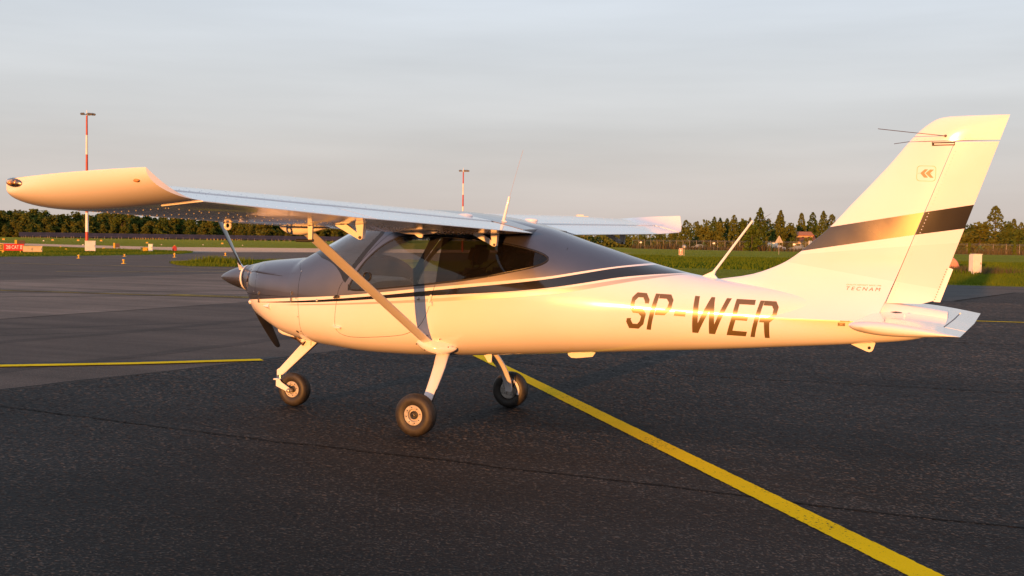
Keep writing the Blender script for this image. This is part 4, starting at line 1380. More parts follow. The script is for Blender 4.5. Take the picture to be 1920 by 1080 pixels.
for k in range(9):
    x = 3.66 + k * .055
    m.ball((x, -.0325 if x < 3.95 else -.034 + .031 * (x - 3.9) / .62, 2.352), .003, 6)
m.build('rivets', M_WHITEP, fin_tip)['kind'] = 'stuff'

def fin_decal(name, polys, material, parent=fin, off=.0012):
    m = MB()
    for poly in polys:
        m.add([Vector((x, -fin_half(x, z) - off, z)) for x, z in poly], [tuple(range(len(poly)))])
    return m.build(name, material, parent)
# emblem: rounded frame and two chevrons
def rr(pts, r, n=6):
    out = []
    for k in range(4):
        p, a, b = Vector(pts[k]), Vector(pts[k - 1]), Vector(pts[(k + 1) % 4])
        da, db = (a - p).normalized() * r, (b - p).normalized() * r
        for j in range(n + 1):
            t = j / n
            out.append((p + da) * (1 - t) ** 2 + p * 2 * t * (1 - t) + (p + db) * t * t)
    return out
sq = [(3.668, 2.1585), (3.799, 2.154), (3.797, 2.042), (3.6645, 2.0468)]
o1 = rr(sq, .026)
c0 = sum(o1, Vector((0, 0))) / len(o1)
o2 = [c0 + (p - c0) * .955 for p in o1]
fin_decal('emblem_frame', [[o1[k], o1[(k + 1) % len(o1)], o2[(k + 1) % len(o2)], o2[k]] for k in range(len(o1))], mat('emblem_line', (.55, .30, .08), .4))
ch1 = [(3.6914, 2.1035), (3.7212, 2.131), (3.7435, 2.1297), (3.7194, 2.1032), (3.7452, 2.0702), (3.7177, 2.071)]
ch2 = [(3.727, 2.1015), (3.7578, 2.1289), (3.7841, 2.1275), (3.7575, 2.1011), (3.7832, 2.0676), (3.7594, 2.07)]
fin_decal('emblem_chevrons', [[c[0], c[1], c[2], c[3]] for c in (ch1, ch2)] + [[c[0], c[3], c[4], c[5]] for c in (ch1, ch2)] + [[(3.6745, 2.1040), (3.6905, 2.1043), (3.6905, 2.1027), (3.6745, 2.1022)], [(3.7585, 2.1003), (3.7727, 2.1001), (3.7727, 2.0986), (3.7585, 2.0988)]], M_LOGO)
def fin_text(name, body, x0, z0, w, h, slope, shear, bold, material, spacing=1.0):
    cu = bpy.data.curves.new(name, 'FONT')
    cu.body = body
    cu.shear = shear
    cu.offset = bold
    cu.space_character = spacing
    o = bpy.data.objects.new(name, cu)
    COL.objects.link(o)
    dg = bpy.context.evaluated_depsgraph_get()
    me = bpy.data.meshes.new_from_object(o.evaluated_get(dg))
    bpy.data.objects.remove(o)
    X = [v.co.x for v in me.vertices]; Z = [v.co.y for v in me.vertices]
    ax, bx, az, bz = min(X), max(X), min(Z), max(Z)
    vs = []
    for v in me.vertices:
        x = x0 + (v.co.x - ax) / (bx - ax) * w
        z = z0 + (v.co.y - az) / (bz - az) * h + slope * (x - x0)
        vs.append((x, -fin_half(x, z) - .0012, z))
    fs = [tuple(p.vertices) for p in me.polygons]
    bpy.data.meshes.remove(me)
    return from_data(name, vs, fs, material, fin)
M_TXT = mat('lettering_brown', (.20, .085, .025), .4)
fin_text('maker_lettering', 'TECNAM', 3.199, 1.240, .2445, .0255, -.012, .25, .0, M_TXT, 1.5)
fin_text('motto_lettering', 'QUALITY AIRCRAFT SINCE 1948', 3.198, 1.2735, .247, .0112, -.008, 0, .0, mat('lettering_gold', (.45, .24, .09), .4))
# navigation aerial rods on the fin tip
m = MB()
for s, tz in ((-1, 2.388), (1, 2.366)):
    m.tube([(3.856, s * .030, 2.370), (3.64, s * .27, 2.370 + (tz - 2.370) * .5), (3.445, s * .5, tz)], .0026, 6)
    m.ball((3.856, s * .036, 2.370), .010, 10)
m.build('aerial_rods', mat('aerial_rod', (.10, .07, .08), .5), fin_tip)

# all-moving tailplane
def stab_sec(s):
    le = 3.372 + .018 * (s / 1.4); te = 4.085 - .015 * (s / 1.4)
    ch = te - le
    zt = 1.020 + .001 * s; zl = zt + .036
    if s > 1.28:
        q = (s - 1.28) / .14
        le += .10 * q ** 2.2
    return le, te, zl, zt, te - le
def stab_ring(s, c1=1.0, c0=0.0):
    le, te, zl, zt, ch = stab_sec(abs(s))
    k = 1.0
    if abs(s) > 1.36: k = math.sqrt(max(.03, 1 - ((abs(s) - 1.36) / .062) ** 2))
    cc = cs(c0, c1, 16, c0 == 0)
    if c0 == 0:
        up = [(c, af_t(c, .118) * .713 * k) for c in reversed(cc)]; lo = [(c, -af_t(c, .118) * .713 * k) for c in cc[1:]]
    else:
        up = [(c, af_t(c, .118) * .713 + .001) for c in reversed(cc)]; lo = [(c, -af_t(c, .118) * .713 - .001) for c in cc]
    return [Vector((le + ch * c, s, zl + (zt - zl) * c + t)) for c, t in up + lo]
ys = [-1.42, -1.415, -1.405, -1.39, -1.365, -1.34, -1.28, -1.2, -1.1, -1.0, -.91]
for seg in ((ys, 1.0), ([-.905, -.7, -.4, -.1, .1, .4, .7, .905], .80), ([-y for y in reversed(ys)], 1.0)):
    m = MB()
    m.rings([stab_ring(y, seg[1]) for y in seg[0]], 0)
    m.build('tailplane', M_WHITEP, plane, smooth=40)
m = MB()
m.rings([stab_ring(y, 1.0, .815) for y in (-.90, -.4, 0, .4, .90)], 0)
m.build('elevator_tab', M_WHITEP, plane, smooth=40)
for s in (-1, 1):
    m = MB(); m.tube([(3.52, s * .135, 1.082), (3.56, s * .16, 1.088), (3.60, s * .15, 1.082)], .008, 8); m.build('tailplane_slot', M_DARK, plane)
m = MB(); m.ball((3.66, -.55, 1.085), 1, 8, 0, (.010, .006, .018)); m.build('hinge_fitting', M_WHITEP, plane)
# ------------------------------------------------------------------ aircraft: propeller
m = MB()
m.lathe([(-2.6605, .0005), (-2.652, .012), (-2.63, .027), (-2.59, .047), (-2.54, .068), (-2.48, .088), (-2.42, .104), (-2.37, .1135), (-2.352, .116)], 'x', (0, 0, 1.186), 48)
spinner = m.build('spinner', M_GREY, plane, smooth=50)
m = MB(); m.lathe([(-2.351, .112), (-2.351, .119), (-2.333, .120), (-2.333, .10)], 'x', (0, 0, 1.186), 48)
m.build('backplate', M_WHITEP, spinner, smooth=40)
for k in range(10):
    q = 2 * math.pi * k / 10 + .2
    m = MB(); m.ball((-2.362, .1165 * math.cos(q), 1.186 + .1165 * math.sin(q)), .0045, 8); m.build('screw', M_METAL, spinner)
def blade(sign):
    m = MB()
    ax = Vector((0, -.578 * sign, .816 * sign))
    tg = Vector((0, .816 * sign, .578 * sign))          # across the blade, in the disc
    fw = Vector((-1, 0, 0))
    rings = []
    for (r, w, t, tw, sweep) in ((.075, .060, .042, 58, 0), (.12, .066, .036, 52, 0), (.17, .082, .026, 46, .004), (.25, .102, .020, 39, .006), (.36, .112, .015, 31, .004), (.50, .106, .012, 25, 0), (.64, .092, .010, 20, -.006), (.76, .078, .008, 17, -.014), (.84, .062, .007, 15.5, -.022), (.875, .040, .005, 15, -.030), (.888, .018, .003, 15, -.036)):
        a = R(tw)
        d = (tg * math.cos(a) + fw * math.sin(a))
        n = d.cross(ax)
        c = Vector((-2.372, 0, 1.186)) + ax * r + tg * sweep
        rings.append([c + d * w / 2 * math.cos(q) + n * t / 2 * math.sin(q) for q in [2*math.pi*k/20 for k in range(20)]])
    m.rings(rings, 0)
    for f in range(len(m.f)): pass
    return m.build('propeller_blade', M_BLADE, plane, smooth=50)
for sgn in (1, -1):
    b = blade(sgn)
    m = MB()
    ax = Vector((0, -.578 * sgn, .816 * sgn)); tg = Vector((0, .816 * sgn, .578 * sgn)); fw = Vector((-1, 0, 0))
    rings = []
    for (r, w, t, tw) in ((.085, .078, .060, 58), (.125, .074, .046, 53), (.165, .082, .031, 47)):
        a = R(tw); d = tg * math.cos(a) + fw * math.sin(a); n = d.cross(ax)
        c = Vector((-2.372, 0, 1.186)) + ax * r
        rings.append([c + d * w / 2 * math.cos(q) + n * t / 2 * math.sin(q) for q in [2*math.pi*k/20 for k in range(20)]])
    m.rings(rings, 0)
    m.build('blade_root', M_WHITEP, b, smooth=50)

# ------------------------------------------------------------------ aircraft: landing gear
def wheel(center, half, Rr, outer):
    """tyre on a rim; outer is the side (-1 or 1) that shows the hub, the other the brake"""
    c = Vector(center)
    w = half
    prof = [(-.62*w, .46*Rr), (-.80*w, .50*Rr), (-.97*w, .62*Rr), (-1.0*w, .72*Rr), (-.95*w, .83*Rr), (-.83*w, .915*Rr), (-.70*w, .953*Rr)]
    grooves = []
    for k in range(-3, 4):
        h = k * .185 * w
        rr = Rr * (1 - .028 * abs(k / 3.4) ** 2)
        grooves += [(h - .035*w, rr), (h - .022*w, rr - .004), (h + .022*w, rr - .004), (h + .035*w, rr)]
    prof += grooves + [(-h, r) for h, r in reversed(prof)]
    m = MB(); m.lathe(prof, 'y', c, 56)
    ty = m.build('tyre', M_RUBBER, None, smooth=30)
    m = MB()
    o = outer
    m.lathe([(o*.60*w, .485*Rr), (o*.74*w, .475*Rr), (o*.76*w, .45*Rr), (o*.70*w, .30*Rr), (o*.62*w, .285*Rr), (o*.40*w, .27*Rr), (o*.40*w, .01)], 'y', c, 40)
    m.lathe([(-o*.60*w, .485*Rr), (-o*.74*w, .475*Rr), (-o*.76*w, .45*Rr), (-o*.55*w, .38*Rr), (-o*.45*w, .02)], 'y', c, 40)
    rim = m.build('rim', M_RIM, None, smooth=35)
    m = MB()
    m.lathe([(o*.38*w, .20*Rr), (o*.62*w, .195*Rr), (o*.66*w, .17*Rr), (o*.60*w, .135*Rr), (o*.52*w, .12*Rr), (o*.52*w, .005)], 'y', c, 32)
    m.lathe([(o*.50*w, .085*Rr), (o*.74*w, .08*Rr), (o*.76*w, .05*Rr), (o*.70*w, .005)], 'y', c, 6)
    hub = m.build('hub', M_DKMETAL, None, smooth=30)
    m = MB()
    for k in range(8):
        q = 2 * math.pi * k / 8 + .2
        m.ball((c.x + .37*Rr*math.cos(q), c.y + o*.735*w, c.z + .37*Rr*math.sin(q)), .0055, 6)
    bolt = m.build('rim_bolts', M_DKMETAL, None); bolt['kind'] = 'stuff'
    return ty, rim, hub, bolt
WR = .171
for s in (-1, 1):
    pts, ws, ts = [], [], []
    path = [(-.040, .30, .665), (-.034, .36, .640), (-.014, .44, .590), (.010, .53, .515), (.025, .62, .435), (.032, .70, .355), (.031, .77, .275), (.027, .815, .200), (.025, .825, .165)]
    rings = []
    P = [Vector((x, s * y, z)) for x, y, z in path]
    for k, p in enumerate(P):
        t = (P[min(k + 1, len(P) - 1)] - P[max(0, k - 1)]).normalized()
        n = Vector((1, 0, 0)).cross(t).normalized()
        u = k / (len(P) - 1)
        w = .068 - .034 * u; th = .017 - .004 * u
        a = Vector((1, 0, 0))
        rings.append([p + a * w * math.copysign(abs(math.cos(q)) ** .7, math.cos(q)) + n * th * math.copysign(abs(math.sin(q)) ** .7, math.sin(q)) for q in [2*math.pi*j/20 for j in range(20)]])
    m = MB(); m.rings(rings, 0)
    leg = m.build('main_gear_leg', M_WHITE, plane, smooth=50)
    wh = thing('main_wheel', None, None, (0, 0, 0)); wh.parent = plane
    for o in wheel((.004, s * .905, WR), .064, WR, s): o.parent = wh
    m = MB()
    m.lathe([(-s*.046, .045), (-s*.052, .075), (-s*.056, .075), (-s*.056, .045)], 'y', (.004, s * .905, WR), 32)
    m.build('brake_disc', M_METAL, wh, smooth=35)
    m = MB()
    yb = s * .843
    m.bbox((-.055, yb - .020, WR - .038), (-.002, yb + .016, WR + .030), .004); m.bbox((.004, yb - .024, WR - .046), (.066, yb + .016, WR + .030), .004)
    m.bbox((-.045, yb - .014, WR + .030), (-.030, yb + .010, WR + .075), .003); m.bbox((.028, yb - .014, WR + .02), (.046, yb + .010, WR + .07), .003)
    for (x, z) in ((-.045, .018), (-.045, -.026), (-.015, .018), (-.015, -.026), (.015, -.034), (.05, -.034), (.05, .018)):
        m.ball((x, yb - s * .022, WR + z), .005, 6, 1)
    m.build('brake_caliper', [vary(mat('cast_alloy', (.36, .34, .32), .5, metal=.6), 40, (.26, .25, .24), (.42, .40, .38)), M_DKMETAL], wh, smooth=35)
    m = MB()
    rg = []
    for k in range(9):
        q = R(-20 + 14 * k)
        rg.append([Vector((.004 + r * math.cos(q), yb + dy, WR + r * math.sin(q))) for r, dy in ((.100, -.004), (.122, -.004), (.122, .004), (.100, .004))])
    m.rings(rg, 0)
    m.build('brake_guard', M_WHITEP, wh)
    m = MB(); m.tube([(.075, s * .70, .355), (.085, s * .76, .29), (.080, s * .82, .235), (.055, s * .84, .205)], .005, 8)
    m.build('brake_hose', M_DARK, leg, smooth=60)
# nose gear: raked box leg, swivel, fork and castering wheel
m = MB()
def ngl(x0, x1, z0, z1, w):
    return [Vector(p) for p in ((x0, -w, z0), (x0, w, z0), (x1, w, z1), (x1, -w, z1))]
rings = [ngl(-1.680, -1.530, .640, .622, .026), ngl(-1.700, -1.560, .600, .590, .026), ngl(-1.955, -1.850, .350, .345, .028), ngl(-1.988, -1.880, .330, .318, .028), ngl(-1.990, -1.925, .275, .285, .026)]
m.rings(rings, 0)
bmn = m.build('nose_gear_leg', M_WHITE, plane)
bev = bmn.modifiers.new('edge', 'BEVEL'); bev.width = .007; bev.segments = 2; bev.limit_method = 'ANGLE'
m = MB(); m.bbox((-1.72, -.055, .618), (-1.54, .055, .634), .006); m.bbox((-1.70, -.06, .606), (-1.66, .06, .622), .005)
for k in (-1, 1): m.bbox((-1.62, k * .034 - .005, .575), (-1.60, k * .034 + .005, .615), .003)
m.build('leg_mounting', M_WHITE, bmn, smooth=40)
m = MB(); m.lathe([(.245, .017), (.262, .017), (.262, .028), (.270, .028), (.270, .022), (.285, .022), (.285, .016)], 'z', (-1.962, 0, 0), 24, caps=True)
for k in (-1, 1): m.ball((-1.985, k * .02, .267), .008, 8)
m.build('swivel', M_METAL, bmn, smooth=40)
nw = thing('nose_wheel', None, None); nw.parent = plane
m = MB()
for s in (-1, 1):
    y = s * .086
    m.plate([(-1.950, y, .252), (-1.912, y, .252), (-1.890, y, .225), (-1.788, y, .168), (-1.778, y, .152), (-1.790, y, .138), (-1.815, y, .136), (-1.950, y, .186)], (0, 1, 0), .007)
m.bbox((-1.953, -.086, .210), (-1.938, .086, .250), .004); m.bbox((-1.985, -.086, .241), (-1.915, .086, .2525), .003)
fork = m.build('fork', M_WHITE, nw)
m = MB()
m.lathe([(-.115, .006), (-.113, .014), (-.098, .015), (-.098, .022), (-.088, .022), (-.060, .020), (.060, .020), (.088, .022), (.098, .022), (.098, .015), (.113, .014), (.115, .006)], 'y', (-1.803, 0, .152), 20, caps=True)
m.build('axle', M_METAL, nw, smooth=40)
NR = .158
for o in wheel((-1.803, 0, NR), .062, NR, -1): o.parent = nw

# ------------------------------------------------------------------ aircraft: cabin
m = MB()
rg = []
for k in range(14):
    x = -1.34 + k * .185
    w = fus_side(x, .72) * .88
    rg.append([Vector((x, -w, .72)), Vector((x, w, .72)), Vector((x, w * .97, .70)), Vector((x, -w * .97, .70))])
m.rings(rg, 0); m.build('cabin_floor', M_TRIM, plane)
m = MB()
rg = []
for k in range(7):
    u = k / 6
    x = 1.02 + .04 * math.sin(u * 3.14)
    rg.append([Vector((1.04, fus_side(1.0, .72 + .80 * u) * .97 * t, .72 + .80 * u)) for t in (-1, -.5, 0, .5, 1)])
b = MB()
for i in range(6):
    for j in range(4):
        b.add([rg[i][j], rg[i][j+1], rg[i+1][j+1], rg[i+1][j]], [(0, 1, 2, 3)])
b.build('rear_bulkhead', M_TRIM, plane)
m = MB()
rg = []
for k in range(9):
    u = k / 8
    y = -.52 + 1.04 * u
    e = 1 - (2 * u - 1) ** 4
    rg.append([Vector((-1.30, y * .86, 1.16 + .09 * e)), Vector((-.80, y, 1.13 + .10 * e)), Vector((-.76, y, 1.11 + .09 * e)), Vector((-.80, y, 1.09 + .08 * e)), Vector((-.84, y, .86)), Vector((-1.30, y * .86, .86))])
m.rings(rg, 0)
panel = m.build('instrument_panel', M_PANEL, plane)
for (y, z, r) in ((-.33, 1.08, .045), (-.22, 1.08, .045), (-.33, .97, .045), (-.22, .97, .045), (.10, 1.04, .06), (.28, 1.04, .06)):
    m = MB(); m.lathe([(-.80, r), (-.788, r), (-.788, r * .8), (-.794, .005)], 'x', (0, y, z), 20); m.build('gauge', M_DKMETAL, panel, smooth=40)
for s in (-1, 1):
    seat = thing('seat', None, None); seat.parent = plane
    m = MB(); m.bbox((-.42, s*.27 - .22, .78), (.06, s*.27 + .22, .91), .04); m.build('seat_cushion', M_SEAT, seat, smooth=50)
    m = MB()
    Mt = Matrix.Translation((.06, s * .27, .86)) @ Matrix.Rotation(R(16), 4, 'Y')
    m.bbox((-.05, -.22, 0), (.07, .22, .50), .045, 0, Mt); m.build('seat_back', M_SEAT, seat, smooth=50)
    m = MB(); m.bbox((-.04, -.13, .53), (.05, .13, .70), .035, 0, Mt); m.tube([Mt @ Vector((.01, -.06, .45)), Mt @ Vector((.01, -.06, .58))], .008, 8); m.tube([Mt @ Vector((.01, .06, .45)), Mt @ Vector((.01, .06, .58))], .008, 8)
    m.build('headrest', M_SEAT, seat, smooth=50)
    m = MB(); m.tube([(-.52, s * .27, .80), (-.50, s * .27, .95), (-.56, s * .27, 1.06)], [.012, .012, .018], 10); m.build('control_stick', M_PANEL, plane, smooth=50)
    m = MB(); m.tube([(.60, s * .44, 1.50), (.40, s * .46, 1.35), (.12, s * .30, 1.30)], .014, 6, squash=.3); m.build('seat_belt', M_TRIM, seat)
m = MB(); m.bbox((-.62, -.06, 1.56), (-.58, .06, 1.60), .01); m.build('compass', M_PANEL, plane)
m = MB(); m.bbox((.55, -.36, .72), (.95, .36, 1.08), .03); m.build('baggage_shelf', M_TRIM, plane)
# ------------------------------------------------------------------ vegetation
def leaf_mat(name, lo, hi, tr=.25):
    m = mat(name, lo, .8, spec=.07)
    nt = m.node_tree; b_ = bsdf(m)
    oi = N(nt, 'ShaderNodeObjectInfo')
    f = noise_tex(nt, coords(nt, .8), 4, .6)
    add = N(nt, 'ShaderNodeMath', operation='ADD')
    sc_ = N(nt, 'ShaderNodeMath', operation='MULTIPLY'); sc_.inputs[1].default_value = .7
    nt.links.new(oi.outputs['Random'], sc_.inputs[0])
    nt.links.new(sc_.outputs[0], add.inputs[0]); nt.links.new(f, add.inputs[1])
    col = ramp(nt, add.outputs[0], [(.35, lo), (1.05, hi)])
    nt.links.new(col, b_.inputs['Base Color'])
    out = [n for n in nt.nodes if n.type == 'OUTPUT_MATERIAL'][0]
    t = N(nt, 'ShaderNodeBsdfTranslucent'); nt.links.new(col, t.inputs[0])
    mx = N(nt, 'ShaderNodeMixShader'); mx.inputs[0].default_value = tr
    nt.links.new(b_.outputs[0], mx.inputs[1]); nt.links.new(t.outputs[0], mx.inputs[2])
    nt.links.new(mx.outputs[0], out.inputs['Surface'])
    return m
M_LEAF = leaf_mat('broadleaf_foliage', (.052, .094, .017), (.130, .135, .026))
M_LEAFY = leaf_mat('yellow_green_foliage', (.075, .125, .016), (.11, .145, .022))
M_CONI = leaf_mat('conifer_foliage', (.048, .086, .015), (.115, .130, .026), .2)
M_BARK = vary(mat('bark', (.08, .06, .045), .9), 3, (.055, .042, .032), (.11, .085, .06))
M_BLADE = leaf_mat('grass_blades', (.066, .120, .007), (.130, .170, .013), .35)
M_DRY = leaf_mat('dry_scrub', (.085, .070, .036), (.15, .12, .06), .3)

def clump(vs, fs, p, size, r_, up=.0):
    n = Vector((r_.uniform(-1, 1), r_.uniform(-1, 1), r_.uniform(-1, 1) + up)).normalized()
    a = n.cross(Vector((r_.uniform(-1, 1), r_.uniform(-1, 1), r_.uniform(-1, 1)))).normalized(); b_ = n.cross(a)
    k = len(vs)
    s1, s2 = size * r_.uniform(.6, 1.3), size * r_.uniform(.6, 1.3)
    vs += [p + a * s1, p + b_ * s2 * .8, p - a * s1 * .9, p - b_ * s2]
    fs.append((k, k + 1, k + 2, k + 3))
def broad_crown(seed, h, w, n_blob, per, leaf, low=.12):
    r_ = random.Random(seed)
    vs, fs = [], []
    for i in range(n_blob):
        u = (i + .5) / n_blob
        z = h * (low + (1 - low) * u)
        prof = math.sin(math.pi * min(1, .16 + .86 * ((z / h - low) / (1 - low)) ** .85)) ** .6
        a = r_.uniform(0, 6.28); rad = w * prof * r_.uniform(.25, .80)
        c = Vector((rad * math.cos(a), rad * math.sin(a), z + r_.uniform(-.04, .04) * h))
        br = w * r_.uniform(.28, .46)
        for j in range(per):
            q = Vector((r_.gauss(0, 1), r_.gauss(0, 1), r_.gauss(0, 1))).normalized() * br * r_.uniform(.55, 1.05)
            q.z *= .8
            clump(vs, fs, c + q, leaf, r_)
    return vs, fs
def conifer_crown(seed, h, w, whorls, leaf, low=.06, ragged=.25):
    r_ = random.Random(seed)
    vs, fs = [], []
    for i in range(whorls):
        u = i / (whorls - 1)
        z = h * (low + (1 - low) * u)
        rad = w * (1 - u) ** .72 * r_.uniform(1 - ragged, 1 + ragged * .5) + .12
        nb = max(4, int(9 * (1 - u) + 4))
        a0 = r_.uniform(0, 6.28)
        for k in range(nb):
            a = a0 + 6.283 * k / nb + r_.uniform(-.25, .25)
            L = rad * r_.uniform(.65, 1.1)
            steps = max(2, int(L / (leaf * .85)))
            for s in range(steps):
                t = (s + .6) / steps
                p = Vector((L * t * math.cos(a), L * t * math.sin(a), z - .26 * L * t + .10 * L * t * t + r_.uniform(-.12, .12)))
                clump(vs, fs, p, leaf * (1.1 - .45 * t) * (1.0 - .35 * u), r_, 0)
    return vs, fs
def cone_crown(seed, h, w, n, leaf, low=.04, lobes=5, ragged=.3):
    r_ = random.Random(seed)
    ph = [r_.uniform(0, 6.28) for k in range(6)]
    vs, fs = [], []
    for i in range(n):
        u = r_.random() ** 1.35
        a = r_.uniform(0, 6.283)
        tier = .86 + .14 * math.sin(u * 40 + ph[0])
        lob = 1 - ragged * (.5 + .5 * math.sin(lobes * a + ph[1] + 9 * u)) * (.4 + .6 * math.sin(7 * u + ph[2] + a) ** 2)
        rad = (w * (1 - u) ** .60 * min(1, .55 + 3 * u) * tier * lob + .10) * r_.uniform(.55, 1.04) ** .6
        z = h * (low + (1 - low) * u) - .12 * rad
        clump(vs, fs, Vector((rad * math.cos(a), rad * math.sin(a), z)), leaf * (1.05 - .5 * u), r_)
    return vs, fs
def trunk_mesh(name, h, r0, limbs, seed):
    r_ = random.Random(seed)
    m_ = MB()
    m_.tube([(0, 0, -.1), (.05, 0, h * .4), (0, .05, h)], [r0, r0 * .7, r0 * .12], 7)
    for k in range(limbs):
        z = h * r_.uniform(.3, .75); a = r_.uniform(0, 6.28); L = h * r_.uniform(.18, .32)
        m_.tube([(0, 0, z), (L * .5 * math.cos(a), L * .5 * math.sin(a), z + L * .35), (L * math.cos(a), L * math.sin(a), z + L * .6)], [r0 * .4, r0 * .25, r0 * .08], 5)
    o = m_.build(name, M_BARK)
    me = o.data
    bpy.data.objects.remove(o)
    return me
def mesh_only(name, vs, fs, m):
    me = bpy.data.meshes.new(name)
    me.from_pydata([tuple(v) for v in vs], [], fs)
    me.materials.append(m)
    return me
KINDS = {}
for k in range(6):
    h = 13.0
    KINDS['forest%d' % k] = (mesh_only('crown', *broad_crown(100 + k, h, 3.6 + .5 * (k % 3), 26, 52, .52, .04), M_LEAF), trunk_mesh('trunk', h * .85, .28, 5, k), h)
for k in range(3):
    h = 6.0
    KINDS['bush%d' % k] = (mesh_only('crown', *broad_crown(200 + k, h, 2.7, 14, 44, .34, .03), M_LEAF), trunk_mesh('trunk', h * .8, .14, 5, 20 + k), h)
KINDS['young'] = (mesh_only('crown', *broad_crown(301, 5.2, 1.7, 16, 52, .24, .05), M_LEAFY), trunk_mesh('trunk', 4.6, .09, 6, 31), 5.2)
for k in range(4):
    h = 12.0
    KINDS['spruce%d' % k] = (mesh_only('crown', *cone_crown(400 + k, h, 2.9 + .4 * k, 1500, .40, .03, 4 + k, .30), M_CONI), trunk_mesh('trunk', h * .97, .22, 0, 40 + k), h)
for k in range(2):
    h = 13.0
    KINDS['pine%d' % k] = (mesh_only('crown', *cone_crown(500 + k, h, 3.6, 1400, .46, .05, 3, .62), M_CONI), trunk_mesh('trunk', h * .95, .24, 7, 50 + k), h)
def tree(kind, x, y, h, w=1.0, name='tree', label=None, group=None, rz=None):
    cr_, tr_, h0 = KINDS[kind]
    t = thing(name, label, 'tree', (x, y, 0), rnd.uniform(0, 6.28) if rz is None else rz, group)
    k = h / h0
    t.scale = (k * w, k * w, k)
    for nm, me in (('trunk', tr_), ('crown', cr_)):
        link(bpy.data.objects.new(nm, me), t)
    return t
